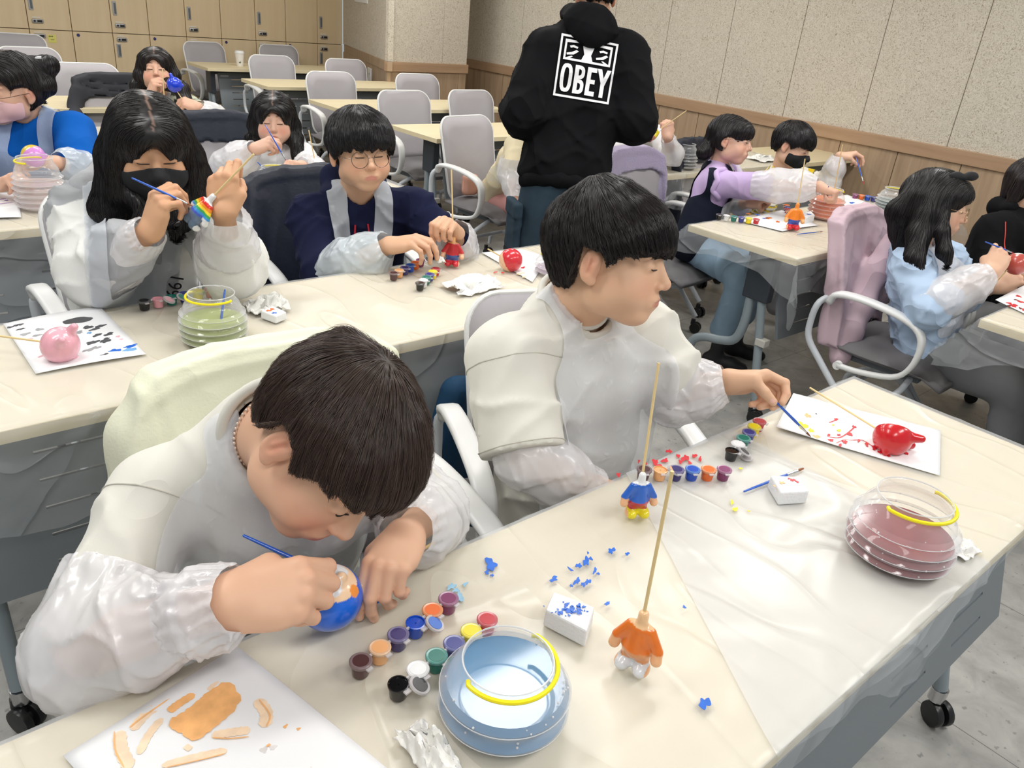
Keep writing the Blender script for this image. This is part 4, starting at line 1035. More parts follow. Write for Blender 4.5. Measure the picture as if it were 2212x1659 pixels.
BLUEH = mat('brush_blue', (26, 92, 200), .25, coat=.5); FERR = mat('ferrule', (205, 208, 212), .2, metal=1); BRIS = mat('bristles', (150, 92, 56), .7)
def brush(a, b, lab, flat=False, tipc=None, s=1.0, group='blue handled paint brushes'):
    """a handle end, b bristle tip"""
    a = np.array(a, float); b = np.array(b, float); L_ = np.linalg.norm(b-a); r = empty('paint_brush', a, 0, lab, 'paint brush', group); d = (b-a)
    q = lambda t: d*t
    MB().tube([q(0), q(.01), q(.3), q(.62), q(.72)], np.array([.0006, .0018, .0024, .0030, .0022])*s, 12).build('handle', BLUEH, r)
    MB().tube([q(.715), q(.80), q(.90)], np.array([.0027, .0026, .0028 if flat else .0017])*s, 12).build('ferrule', FERR, r)
    MB().tube([q(.895), q(.94), q(1.0)], np.array([.0024, .0024 if flat else .0019, .0018 if flat else .0003])*s, 10).build('bristles', mat('tip_'+(tipc[0] if tipc else 'brown'), tipc[1] if tipc else (150, 92, 56), .6), r)
    return r
brush(PZ(1606, 1062, TZ+.008), PZ(1735, 1012, TZ+.008), 'blue flat brush lying behind the small sponge on the front table', flat=True)
brush(PZ(486, 625, TZ+.118-.004), PZ(474, 718, TZ+.03), 'blue brush standing in the green water bowl')
brush(PZ(1722, 506, TZ+.006), PZ(1778, 500, TZ+.006), 'small blue brush lying at the edge of the right table', s=.8)
brush(PD(1171, 531, 2.48), PZ(1192, 562, TZ+.03), 'blue brush standing in the small bowl beside the boy in the white T-shirt')
brush(PZ(556, 350, TZ+.10), PZ(598, 395, TZ+.02), 'blue brush leaning in the clear bowl on the third row table')
TISS = mat('tissue', (238, 237, 233), .85, (60, .4, .004), spec=.2)
def tissue(c, R_, lab, seed=0, sz=(1, 1, .6), stain=None, amp=.35):
    """crumpled paper: sharp-folded sheet"""
    rs = np.random.RandomState(seed); n = 34
    u, v = np.meshgrid(np.linspace(-1, 1, n), np.linspace(-1, 1, n), indexing='ij'); P = np.stack([u, v, u*0], -1).reshape(-1, 3)
    S = rs.uniform(-1.15, 1.15, (34, 2)); O = rs.uniform(0, 1, 34); D = rs.normal(size=(34, 2))
    d2 = ((P[:, None, :2]-S[None])**2).sum(2); k = d2.argsort(1)[:, :2]; i0, i1 = k[:, 0], k[:, 1]; ds = np.sqrt(d2[np.arange(len(P)), i0]); d1 = np.sqrt(d2[np.arange(len(P)), i1]); e = np.clip((d1-ds)/.22, 0, 1)
    q = P[:, :2]-S[i0]; tilt = (q*D[i0]).sum(1)
    r = np.sqrt(P[:, 0]**2+P[:, 1]**2); a = wob(P, .6, seed, True)
    Z = (.25+.38*O[i0]*e+.30*tilt+.22*a)*np.clip(1.25-r*.8, .06, 1); Z = np.maximum(Z, .0)+.02
    X = P[:, 0]*(.9-.12*r)+.16*D[i0, 0]*ds*1.2+.1*wob(P, .5, seed+2); Y = P[:, 1]*(.9-.12*r)+.16*D[i0, 1]*ds*1.2+.1*wob(P, .5, seed+5)
    V = np.stack([X*sz[0], Y*sz[1], Z*sz[2]], 1)*R_+np.array(c)
    i = np.arange(n*n).reshape(n, n); Q = np.stack([i[:-1, :-1].ravel(), i[1:, :-1].ravel(), i[1:, 1:].ravel(), i[:-1, 1:].ravel()], 1)
    o = mesh_obj('crumpled_tissue', V, Q, TISS, None, True, c); s = o.modifiers.new('t', 'SOLIDIFY'); s.thickness = .0006
    o.data.set_sharp_from_angle(angle=.9)
    return tag(o, lab, 'tissue', 'crumpled white tissues')
tissue(PZ(1022, 620, TZ+.005), .078, 'big crumpled tissue on the middle table before the boy in glasses', 4, (1.35, .9, .75))
tissue(PZ(575, 665, TZ+.005), .062, 'crumpled stained tissue behind the green water bowl', 8, (1.1, .9, 1.05))
tissue(PZ(1888, 486, TZ+.005), .085, 'crumpled tissue on the right table before the green bowl', 12, (1.0, 1.0, .75))
tissue(PZ(2068, 1186, TZ+.006), .034, 'crumpled tissue at the right of the red water bowl', 16, (1, 1, .8))
tissue(PZ(925, 1632, TZ+.006), .036, 'twisted tissue left of the blue water bowl at the picture bottom', 23, (.75, 1.35, 1.5))
tissue(PZ(440, 395, TZ+.005), .05, 'crumpled tissue on the third row table left of the sponge', 31, (1, .8, .6))
for nm, col, pts in (('orange_stain', ORP, [(563, 618, 3), (570, 614, 4), (575, 620, 3)]), ('black_stain', ('black', (20, 20, 22)), [(545, 643, 2), (585, 628, 2), (572, 655, 2)])): pass
# ------------------------------------------------------------ people
def creased(m, scale=5, strength=.5, dist=.02, stretch=(1, 1, .45)):
    """adds soft cloth creases in front of the weave bump"""
    nt = m.node_tree; N = nt.nodes; L = nt.links; P = N['Principled BSDF']
    if N.get('crease'): return m
    tc = N.new('ShaderNodeTexCoord'); mp = N.new('ShaderNodeMapping'); mp.inputs['Scale'].default_value = stretch; L.new(tc.outputs['Object'], mp.inputs['Vector'])
    n = N.new('ShaderNodeTexNoise'); n.name = 'crease'; n.noise_type = 'RIDGED_MULTIFRACTAL'; n.inputs['Scale'].default_value = scale; n.inputs['Detail'].default_value = .8; n.inputs['Offset'].default_value = 1; n.normalize = False; n.inputs['Distortion'].default_value = .9
    n.inputs['Roughness'].default_value = .4
    L.new(mp.outputs[0], n.inputs['Vector'])
    b = N.new('ShaderNodeBump'); b.inputs['Strength'].default_value = strength; b.inputs['Distance'].default_value = dist; L.new(n.outputs['Fac'], b.inputs['Height'])
    old = P.inputs['Normal'].links[0].from_node if P.inputs['Normal'].links else None
    if old: L.new(b.outputs[0], old.inputs['Normal'])
    else: L.new(b.outputs[0], P.inputs['Normal'])
    return m
SKINM = mat('skin', (232, 184, 152), .48, (600, .08, .0004), attr='Col', sub=.12, spec=.35)
def basis(F, U):
    F = nrm(F); Rr = nrm(np.cross(F, U)); U = np.cross(Rr, F); return np.stack([Rr, F, U], 1)
class Head:
    def __init__(s, c, F, U, sc=1.0, skin=(234, 192, 164), lip=(208, 130, 122), wide=1.0, blush=.35, chin=1.0):
        s.c = np.array(c, float); s.R = basis(F, U); s.s = sc; s.skin = skin; s.lip = lip; s.w = wide; s.blush = blush
        f = s.f = SDF(.018*sc); E = s.ell; w = wide
        E((0, -.012, .026), (.077*w, .096, .083)); E((0, .030, -.030), (.063*w, .062, .076), k=.02)
        E((0, .060, -.092*chin), (.027, .022, .019), k=.03)
        for g in (-1, 1):
            E((.036*g*w, .048, -.048), (.031, .031, .031), k=.02); E((.042*g*w, .002, -.066), (.026, .030, .028), k=.03)
            E((.030*g, .100, -.001), (.021, .012, .011), k=.014, op=-1)
            E((.031*g, .0745, -.004), (.0155, .0135, .0115), k=.006)
            E((.030*g, .0735, .017), (.024, .010, .007), k=.014)
        C = s.cone
        C((0, .086, .004), (0, .1035, -.030), .0066, .0095, k=.014); E((0, .1045, -.0335), (.0100, .0085, .0082), k=.008)
        for g in (-1, 1): E((.0115*g, .0965, -.0375), (.0062, .0075, .0058), k=.005); E((.0058*g, .1005, -.0442), (.0032, .0042, .003), k=.003, op=-1)
        E((0, .0835, -.064), (.026, .013, .016), k=.016)
        for g in (-1, 1): E((.0085*g, .0915, -.0608), (.0125, .0058, .0034), k=.006)
        E((0, .0908, -.0690), (.0145, .0060, .0040), k=.006); E((0, .1005, -.0650), (.020, .009, .0008), k=.002, op=-1)
        # ears
        for g in (-1, 1):
            Re = Matrix.Rotation(.22*g, 3, 'Z') @ Matrix.Rotation(-.18, 3, 'X')
            Re = np.array(Re); ctr = np.array((.079*g*w, -.010, -.012))
            E(ctr, (.0085, .0175, .030), R=Re, k=.006); E(ctr+[.0085*g, -.001, .003], (.0070, .0115, .0205), R=Re, k=.004, op=-1)
            E(ctr+[.0015*g, .006, -.004], (.005, .0055, .010), R=Re, k=.004); E(ctr+[.003*g, -.004, .002], (.0045, .0035, .014), R=Re, k=.004)
            E(ctr+[0, .004, -.026], (.005, .008, .008), R=Re, k=.006)
    def T(s, p): return s.c+s.R@(np.array(p, float)*s.s)
    def loc(s, V): return ((V-s.c)@s.R)/s.s
    def ell(s, c, r, R=None, k=.02, op=1, f=None):
        RR = s.R if R is None else s.R@R; (f or s.f).ell(s.T(c), np.array(r)*s.s, RR, k*s.s, op)
    def cone(s, a, b, ra, rb, k=.01, f=None, op=1): (f or s.f).cone(s.T(a), s.T(b), ra*s.s, rb*s.s, k*s.s, op)
    def col(s, V):
        L = s.loc(V); c = np.tile(lin(s.skin), (len(V), 1)); x = np.abs(L[:, 0])
        def mixc(m, cc): 
            m = np.clip(m, 0, 1)[:, None]; return c*(1-m)+lin(cc)*m
        d = np.sqrt(((x-.042)/.030)**2+((L[:, 2]+.040)/.024)**2); m = (L[:, 1] > .02)*np.clip(1.2-d, 0, 1)*s.blush; c = mixc(m, (226, 138, 118))
        d = np.sqrt(((x-.083)/.02)**2+((L[:, 1]+.010)/.02)**2+((L[:, 2]+.012)/.034)**2); c = mixc(np.clip(1.1-d, 0, 1)*.5, (222, 130, 108))
        zc = -.0648-.2*x; lipm = np.clip(1.35-((x/.0200)**2+((L[:, 2]-zc)/.0078)**2)**1.5, 0, 1)*(L[:, 1] > .078); c = mixc(lipm*.75, s.lip)
        zb = .0235+.004*np.cos((x-.034)*70)-.0*x; m = np.clip(1.4-np.abs(L[:, 2]-zb)/.0034, 0, 1)*(x > .012)*(x < .052)*np.clip((.056-x)/.012, 0, 1)*(L[:, 1] > .03); c = mixc(m*.75, (74, 52, 42))
        d = np.sqrt((L[:, 0]/.014)**2+((L[:, 2]+.038)/.012)**2); c = mixc((L[:, 1] > .1)*np.clip(1.1-d, 0, 1)*.3, (224, 140, 116))
        return c
    def surf(s, p, off=0):
        P = np.array([s.T(p)]); 
        for _ in range(6): P = P-grad(s.f, P)*(s.f(P)-off*s.s)[:, None]*.9
        return P[0]
def eyes(H, parent, openness=.25, off=.0008, r=.0011, look=0):
    """lid line of lashes, with a sliver of eye if open"""
    b = MB()
    for g in (-1, 1):
        pts = [H.surf((g*x, .092, z), off) for x, z in ((.0165, -.0075), (.022, -.0060-.004*(1-openness)), (.030, -.0050-.0065*(1-openness)), (.038, -.0060-.006*(1-openness)), (.0465, -.0090))]
        b.tube(bez(pts, 14), np.array([.5, .8, 1, 1, 1, 1, 1, 1, 1, 1.1, 1.1, 1, .8, .4])*r*H.s, 6)
    b.build('eyelashes', mat('lash', (36, 26, 24), .6), parent, loc=(0, 0, 0)).matrix_parent_inverse = Matrix.Translation(parent.location).inverted()
# -- hands
RELAX = [(30, 35, 20), (38, 42, 25), (45, 48, 28), (50, 50, 30)]
PINCH = [(52, 48, 22), (62, 58, 28), (72, 66, 34), (78, 68, 36)]
GRIP = [(70, 78, 40), (76, 82, 44), (80, 84, 46), (82, 84, 46)]
DROOP = [(38, 30, 12), (44, 36, 14), (48, 42, 18), (52, 46, 20)]
FLAT = [(14, 14, 8), (16, 16, 8), (18, 18, 10), (22, 20, 10)]
def hand(f, W_, Y, Z, side, s=1.0, curls=PINCH, thumb='pinch', elbow=None, spread=1.0, arm_r=(.0235, .034), fat=1.0):
    """side +1 right hand, -1 left hand. Adds to sdf f; returns dict of points"""
    Y = nrm(Y); X = nrm(np.cross(Y, Z)); Z = np.cross(X, Y); R = np.stack([X, Y, Z], 1); m = -side
    T = lambda p: np.array(W_, float)+R@(np.array(p, float)*s)
    kn = [(.0255, .082, .002), (.0085, .0875, .0045), (-.0085, .084, .003), (-.0245, .076, -.002)]
    for i, (x, y, z) in enumerate(kn):
        f.cone(T((m*x*.55, .006, 0)), T((m*x, y-.006, z-.003)), .0165*s*fat, .0118*s*fat, k=.012*s)
    f.ell(T((0, .048, -.004)), np.array([.033, .038, .0145])*s*fat, R, .01*s)
    f.cone(T((m*.016, .016, -.008)), T((m*.034, .044, -.013)), .0165*s*fat, .0135*s*fat, k=.012*s)
    f.cone(T((-m*.02, .018, -.008)), T((-m*.024, .05, -.008)), .014*s*fat, .012*s*fat, k=.012*s)
    if elbow is not None: f.cone(T((0, .004, 0)), elbow, arm_r[0]*s, arm_r[1]*s, k=.015*s)
    Ls = [(.041, .025, .020), (.045, .028, .021), (.042, .026, .021), (.033, .020, .018)]; rd = [.0088, .0090, .0085, .0076]
    tips = []; nails = []; joints = []
    for i in range(4):
        x, y, z = kn[i]; sp = math.radians([-6, -1.5, 4, 10][i]*spread)*-m
        a = 0; p = np.array((m*x, y, z)); pts = [p]; rr = rd[i]
        for q in range(3):
            a += math.radians(curls[i][q]); d = np.array([math.sin(sp)*math.cos(a), math.cos(sp)*math.cos(a), -math.sin(a)]); p = p+d*Ls[i][q]; pts.append(p)
        r4 = [rr*1.12*fat, rr*1.02*fat, rr*.93*fat, rr*.80*fat]
        for q in range(3): f.cone(T(pts[q]), T(pts[q+1]), r4[q]*s, r4[q+1]*s, k=(.006 if q == 0 else .002)*s)
        f.ell(T(pts[1]), rr*1.06*s*fat, k=.002*s)
        nn = np.array([0, math.sin(a), math.cos(a)]); nails.append((T(pts[3]-d*.004*1.0+nn*r4[3]), R@nn, R@d)); tips.append(pts[3]); joints.append(pts)
    M_ = np.array((m*.036, .046, -.014))
    if thumb == 'pinch': tg = tips[0]*.5+joints[0][2]*.0+tips[1]*.5+np.array([m*.010, -.004, -.012])
    elif thumb == 'side': tg = np.array((m*.036, .098, -.030))
    elif thumb == 'in': tg = np.array((m*.010, .075, -.040))
    else: tg = np.array(thumb)*[m, 1, 1]
    v = tg-M_; D = np.linalg.norm(v); l1, l2 = .031, .027; D = min(D, .0575); v = nrm(v); tg = M_+v*D
    aa = (l1*l1-l2*l2+D*D)/(2*D); hh = math.sqrt(max(0, l1*l1-aa*aa)); o = np.array([m*.8, -.3, -.35]); o = nrm(o-v*(o@v)); J = M_+v*aa+o*hh
    f.cone(T((m*.022, .022, -.008)), T(M_), .0145*s*fat, .0118*s*fat, k=.010*s); f.cone(T(M_), T(J), .0112*s*fat, .0098*s*fat, k=.005*s); f.cone(T(J), T(tg), .0102*s*fat, .0082*s*fat, k=.003*s)
    nn = nrm(o-nrm(tg-J)*(o@nrm(tg-J))); nails.append((T(tg-nrm(tg-J)*.004+nn*.0082), R@nn, R@nrm(tg-J)))
    pinch = T((tg+tips[0]+tips[1]*.4)/2.4)
    return dict(T=T, R=R, pinch=pinch, nails=nails, tips=[T(t) for t in tips], thumb=T(tg), joints=[[T(q) for q in j] for j in joints], W=np.array(W_, float), palm=T((0, .05, -.02)), s=s)
def hand_col(hs, skin):
    def f(V):
        c = np.tile(lin(skin), (len(V), 1))
        for h in hs:
            for j in h['joints']:
                for q in (0, 1, 2):
                    d = np.linalg.norm(V-j[q], axis=1)/(.013*h['s']); mm = (np.clip(1.1-d, 0, 1)*.28)[:, None]; c = c*(1-mm)+lin((222, 136, 112))*mm
            for (p, n, d) in h['nails']:
                L = V-p; a = L@d; b = L@np.cross(n, d); z = L@n; mm = ((a/(.0058*h['s']))**2+(b/(.0046*h['s']))**2 < 1)&(np.abs(z) < .004*h['s']); c[mm] = lin((238, 190, 176))
        return c
    return f
# -- hair
def hair_strands(name, f, V0, comb, n, length, parent, col, width=.0007, seed=0, steps=9, off=.0012, grav=0, jit=.25, lift=0, mat_=None, seeds=None, stop=None):
    rs = np.random.RandomState(seed); P = (V0[rs.randint(len(V0), size=n)] if seeds is None else seeds).copy(); n = len(P)
    Ln = length*rs.uniform(.6, 1.15, n); pts = [P.copy()]; jd = rs.normal(size=(n, 3))*jit; lf = rs.uniform(0, 1, n)*lift; live = np.ones(n, bool); tol = rs.uniform(0, .007, n)**1.0
    for k in range(steps):
        g = grad(f, P, .002); c = comb(P)+jd*(.3+.7*wob(P, .05, seed+3)[:, None]); c = c-g*((c*g).sum(1))[:, None]; c /= np.linalg.norm(c, axis=1)[:, None]+1e-9
        Q = P+c*(Ln/steps)[:, None]
        if stop is not None: live = live&(stop(P) > -tol); Q = np.where(live[:, None], Q, P)
        d = f(Q); corr = np.clip(d-off-lf*(k+1)/steps, -.01, .008); g2 = grad(f, Q, .002)
        Q = Q-g2*np.where((d < .05)&live, corr, 0)[:, None]; Q[:, 2] -= grav*Ln/steps; P = Q; pts.append(P.copy())
    S = np.stack(pts, 1); m = steps+1  # n,m,3
    T = np.gradient(S, axis=1); T = np.where(np.linalg.norm(T, axis=2)[..., None] < 1e-7, 1e-6, T); T /= np.linalg.norm(T, axis=2)[..., None]+1e-9
    g = grad(f, S.reshape(-1, 3), .002).reshape(S.shape); B = np.cross(T, g); B /= np.linalg.norm(B, axis=2)[..., None]+1e-9; N_ = np.cross(B, T)
    t = np.linspace(0, 1, m); w = width*np.sqrt(np.clip(1-t, 0.02, 1))*np.minimum(1, t*6+.3); w = w[None, :, None]*rs.uniform(.6, 1.4, n)[:, None, None]
    A = S-B*w-N_*w*.4; Bp = S+B*w-N_*w*.4; Cp = S+N_*w*.5
    V = np.stack([A, Bp, Cp], 2).reshape(-1, 3); base = (np.arange(n)*m*3)[:, None, None]; st = (np.arange(m-1)*3)[None, :, None]
    q = np.array([[0, 1, 4, 3], [1, 2, 5, 4], [2, 0, 3, 5]])
    F = (base[..., None]+st[..., None]+q[None, None]).reshape(-1, 4)
    br = rs.uniform(.55, 1.7, n); cc = np.repeat(br, m*3)[:, None]*lin(col)[None]*np.ones((1, 3))
    return V, F, cc
HAIRM = {}
def hair_mat(name, col, rough=.38):
    if name in HAIRM: return HAIRM[name]
    m = mat('hair_'+name, col, rough, attr='Col', spec=.55, sheen=0); HAIRM[name] = m
    nt = m.node_tree; N = nt.nodes; L = nt.links; P = N['Principled BSDF']; P.inputs['Anisotropic'].default_value = .5
    return m
def short_hair(H, parent, col=(38, 30, 28), fr=.020, side=-.004, nape=-.062, h=.0035, n=2500, length=.06, width=.0008, vol=1.0, whorl=(.01, -.055, .11), part=0, seed=0, tuft=None, sweep=(0, 0, 0), lift=.004, line=None):
    f = SDF(.012*H.s)
    H.ell((0, -.014, .030), (.0855*H.w*vol, .104*vol, .092*vol), f=f, k=.01); H.ell((0, .040, .045), (.071*vol, .064, .050*vol), f=f, k=.03)
    for g in (-1, 1): H.ell((.058*g*H.w, .01, .02), (.028, .055, .045), f=f, k=.02)
    H.ell((0, -.062, -.02), (.058, .040, .055), f=f, k=.02)
    if tuft:
        for a, b, ra, rb in tuft: H.cone(a, b, ra, rb, k=.02, f=f)
    c0, R, sc = H.c, H.R, H.s
    def cut(P):
        L = ((P-c0)@R)/sc; y = L[:, 1]; x = L[:, 0]
        zc = np.interp(y, [-.11, -.06, -.045, -.025, .008, .020, .034, .050, .075, .12], [nape+.004, nape, nape+.012, side+.014, side+.010, side-.014, side-.004, fr-.004, fr, fr+.004])
        zc = zc+.0035*np.sin(x*190)+.002*np.sin(x*430+1)+part*x
        return (L[:, 2]-zc)*sc*.8
    f.fn(cut, k=.003, op=-1)
    f.fn(lambda P: .0016*wob(P, .012, seed+40)+.0018*wob(P, .03, seed+41), op=2)
    V, Q = polygonise(f, *[b for b in f.bounds()], h)
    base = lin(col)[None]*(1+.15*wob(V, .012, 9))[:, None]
    wv = H.T(whorl); dn = -H.R[:, 2]; sw = H.R@np.array(sweep, float)
    def comb(P):
        d = P-wv; return d/(np.linalg.norm(d, axis=1)[:, None]+1e-6)+sw+.25*dn
    V2, F2, c2 = hair_strands('s', f, V, comb, n, length*H.s, parent, col, width, seed, lift=lift, jit=.10, stop=cut)
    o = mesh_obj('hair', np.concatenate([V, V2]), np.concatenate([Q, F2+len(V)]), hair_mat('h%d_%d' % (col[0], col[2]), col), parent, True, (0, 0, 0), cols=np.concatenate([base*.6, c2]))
    o.matrix_parent_inverse = Matrix.Translation(parent.location).inverted(); return o
def long_hair(H, parent, locks, col=(26, 22, 22), h=.005, n=2200, width=.0011, vol=1.0, opening=((0, .125, -.035), (.056, .09, .088)), seed=0, length=.16, bangs=None, bun=None, cutz=None, partx=.0, extra=None, earcut=None):
    """locks: list of chains ([world points],[radii]) that fall from the head"""
    f = SDF(.014*H.s)
    H.ell((0, -.016, .030), (.086*H.w*vol, .108*vol, .091*vol), f=f, k=.01)
    H.ell((0, -.05, -.04), (.075, .055, .07), f=f, k=.03)
    H.ell((0, .036, .045), (.070, .062, .048), f=f, k=.03)
    if bangs: H.ell((0, .05, .045), (.068, .055, .045), f=f, k=.02)
    c0, R, sc = H.c, H.R, H.s
    if cutz is not None: f.fn(lambda P: ((((P-c0)@R)/sc)[:, 2]-cutz)*sc, k=.004, op=-1)
    for g in (-1, 1): H.ell((.066*g*H.w, -.018, -.012), (.026, .040, .046), f=f, k=.02)
    for pts, rr in locks: f.chain(pts, rr, k=.016)
    H.ell(opening[0], opening[1], f=f, k=.008, op=-1)
    if earcut: H.ell(earcut[0], earcut[1], f=f, k=.006, op=-1)
    if extra: extra(f)
    f.fn(lambda P: .0008*wob(P, .014, seed+40)+.0022*wob(P*[1, 1, .25], .022, seed+41), op=2)
    V, Q = polygonise(f, *[b for b in f.bounds()], h)
    # parting groove direction: strands run away from the parting plane then down
    def comb(P):
        L = ((P-c0)@R)/sc; up = np.clip((L[:, 2]-.02)/.08, 0, 1)[:, None]; sg = np.sign(L[:, 0]-partx)[:, None]
        inhead = (np.linalg.norm(L, axis=1) < .14)[:, None]
        lat = sg*R[:, 0][None]*1.0-.25*R[:, 1][None]
        return np.where(inhead, up*lat, 0)+(1-up*inhead)*np.array([0, 0, -1.0])[None]*1.2+.05
    V2, F2, c2 = hair_strands('s', f, V, comb, n, length*H.s, parent, col, width, seed, jit=.06, lift=.0014)
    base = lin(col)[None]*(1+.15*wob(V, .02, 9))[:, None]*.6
    if bangs is None or True:
        L = ((V-c0)@R)/sc; pm = (np.abs(L[:, 0]-partx) < .0022)&(L[:, 2] > .07)&(L[:, 1] > -.05); base[pm] = lin((120, 96, 84))
        L2 = ((V2-c0)@R)/sc; ok = ~((np.abs(L2[:, 0]-partx) < .0025)&(L2[:, 2] > .07)); F2 = F2[ok[F2].all(1)]
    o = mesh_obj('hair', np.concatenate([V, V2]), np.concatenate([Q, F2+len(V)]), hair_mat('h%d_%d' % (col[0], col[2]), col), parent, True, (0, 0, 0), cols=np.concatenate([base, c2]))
    o.matrix_parent_inverse = Matrix.Translation(parent.location).inverted(); return o
def child(o, parent): o.matrix_parent_inverse = Matrix.Translation(parent.location).inverted(); return o
# -- garments
def folds(A=.004, sc=.06, seed=0, st=(1, 1, 1)):
    st = np.array(st, float); rs = np.random.RandomState(seed+5); K = rs.normal(size=(4, 3)); K /= np.linalg.norm(K, axis=1)[:, None]; ph = rs.uniform(0, 6, 4)
    def g(P):
        Q = P*st; w = 1.2*wob(Q, sc*2.2, seed+3); o = 0
        for i in range(4): o = o+np.clip(1-np.abs(np.sin(Q@K[i]*1.5/sc+ph[i]+w)), 0, 1)**3*np.clip(.5+wob(Q, sc*2.5, seed+20+i), 0, 1)
        return A*.45*wob(Q, sc*1.6, seed)-A*.9*o
    return g
def crinkle(A=.004, sc=.03, seed=0):
    rs = np.random.RandomState(seed+9); K = rs.normal(size=(7, 3)); K /= np.linalg.norm(K, axis=1)[:, None]; ph = rs.uniform(0, 6, 7)
    def g(P):
        o = 0; w = 1.0*wob(P, sc*1.8, seed+3)
        for i in range(7): o = o+np.clip(1-np.abs(np.sin(P@K[i]*(1.0+.35*i)/sc+ph[i]+w*(1+.2*i))), 0, 1)**4*np.clip(.55+1.2*wob(P, sc*2.0, seed+30+i), 0, 1)*(1-.07*i)
        return A*.8*wob(P, sc*1.8, seed+2)-A*.75*o
    return g
SLEEVE = film_mat('sleeve_plastic', (244, 243, 246), .80, .22, 13, .45, .005, spec=.6)
def sleeve_cover(name, parent, pts, rr, seed=0, h=.005, A=.004, sc=.03, m=None, lab=None, k=.02):
    f = SDF(k).chain(pts, rr); f.fn(crinkle(A, sc, seed), op=2)
    # elastic gathers near the ends
    pts = np.array(pts, float)
    def gath(P):
        out = 0
        for e, nx in ((pts[-1], pts[-2]), (pts[0], pts[1])):
            ax = nrm(nx-e); q = P-e; a = q@ax; rad = q-a[:, None]*ax; B = frame(ax); ang = np.arctan2(rad@B[:, 1], rad@B[:, 0]); out = out+.0022*np.sin(ang*17+3*wob(P, .04, seed))*np.exp(-((a-.006)/.026)**2)
        return out
    f.fn(gath, op=2)
    a0, a1 = pts[0], pts[-1]; d0 = nrm(pts[0]-pts[1]); d1 = nrm(pts[-1]-pts[-2]); r0, r1 = rr[0], rr[-1]
    keep = lambda V: (((V-a0)@d0 < r0*.25)|(np.linalg.norm(V-a0, axis=1) > r0*2.2))&(((V-a1)@d1 < r1*.25)|(np.linalg.norm(V-a1, axis=1) > r1*2.2))
    o = sdf_obj(name, f, h, m or SLEEVE, parent, (0, 0, 0), keep=keep, pad=.01); child(o, parent)
    if lab: o['label'] = lab
    return o
APRON = film_mat('apron_nonwoven', (240, 242, 246), .66, .6, 30, .3, .004, spec=.25)
def torso_frame(P): 
    up = nrm(P['neck']-P['pelvis']); x = P['shR']-P['shL']; x = nrm(x-up*(x@up)); return np.stack([x, np.cross(up, x), up], 1)
def torso_sdf(P, s=1.0, grow=0, f=None, k=.045, belly=1.0):
    f = f or SDF(k); B = torso_frame(P); X, Y, Z = B.T
    L_ = np.linalg.norm(P['neck']-P['pelvis']); mid = P.get('chest', P['neck']*.68+P['pelvis']*.32+Y*.015); bel = P.get('belly', P['neck']*.35+P['pelvis']*.65+Y*.01)
    for g in (-1, 1):
        pts = [P['neck']+X*g*.028*s-Z*.02*s, mid+X*g*.062*s, bel+X*g*.058*s*belly, P['pelvis']+X*g*.065*s]
        f.chain(pts, [(.040+grow)*s, (.080+grow)*s, (.078*belly+grow)*s, (.088+grow)*s], k=k)
    f.chain([P['shR'], P['neck']-Z*.035*s, P['shL']], [(.048+grow)*s, (.052+grow)*s, (.048+grow)*s], k=k)
    return f
def make_person(name_lab, P, H, hands=(), s=1.0, skin=None, sit=True, body_h=.014, head_h=.0026, hand_h=.0024, legs=True, shoes=True, necklen=None, neck_r=.047, head_hide=None):
    """P joints; hands: list of (side, wrist, fingerdir, dorsal, elbow, curls, thumb, scale, kw)"""
    skin = skin or H.skin
    f = torso_sdf(P, s, -.022)
    for sd in ('R', 'L'):
        f.chain([P['sh'+sd], P['el'+sd]], [.040*s, .033*s], k=.02)
        if 'wr'+sd in P: f.chain([P['el'+sd], P['wr'+sd]], [.032*s, .021*s], k=.01)
    if 'hipR' not in P:
        B = torso_frame(P); X = B[:, 0]; X = nrm(X*[1, 1, 0]); fw = nrm(np.array([0, -1.0, 0]) if 'fw' not in P else P['fw'])
        for g, sd in ((1, 'R'), (-1, 'L')):
            P['hip'+sd] = P['pelvis']+X*g*.075*s+[0, 0, -.02]; P['kn'+sd] = P['hip'+sd]+fw*.36*s+X*g*.03+[0, 0, .0]; P['an'+sd] = P['kn'+sd]*[1, 1, 0]+fw*.03+[0, 0, .08]
    if legs:
        for sd in ('R', 'L'): f.chain([P['hip'+sd], P['kn'+sd], P['an'+sd]], [.062*s, .042*s, .028*s], k=.02)
    V1, Q1 = polygonise(f, *f.bounds(), body_h); c1 = np.tile(lin(skin), (len(V1), 1))
    hf = H.f; H.f.cone(H.T((0, -.022, -.055)), P['neck']*.55+H.T((0, -.022, -.055))*.45, neck_r*s, neck_r*s*1.02, k=.02*s); H.f.cone(P['neck']*.55+H.T((0, -.022, -.055))*.45, P['neck']-torso_frame(P)[:, 2]*.05*s, neck_r*s*1.02, .055*s, k=.03*s)
    V2, Q2 = polygonise(hf, *hf.bounds(), head_h); c2 = H.col(V2)
    parts = [(V1, Q1, c1), (V2, Q2, c2)]; hs = []
    for hd in hands:
        g = SDF(.006); side, w, y, z, el, cu, th, sc = hd[:8]; kw = hd[8] if len(hd) > 8 else {}
        h_ = hand(g, w, y, z, side, sc, cu, th, el, **kw); hs.append(h_)
        V, Q = polygonise(g, *g.bounds(), kw.get('hh', hand_h) if 'hh' in kw else hand_h); parts.append((V, Q, hand_col([h_], skin)(V)))
    off = 0; VV, QQ, CC = [], [], []
    for V, Q, c in parts: VV.append(V); QQ.append(Q+off); CC.append(c); off += len(V)
    base = np.array([P['pelvis'][0], P['pelvis'][1], 0.0])
    o = mesh_obj('person', np.concatenate(VV), np.concatenate(QQ), SKINM, None, True, base, cols=np.concatenate(CC))
    tag(o, name_lab, 'person')
    return o, hs
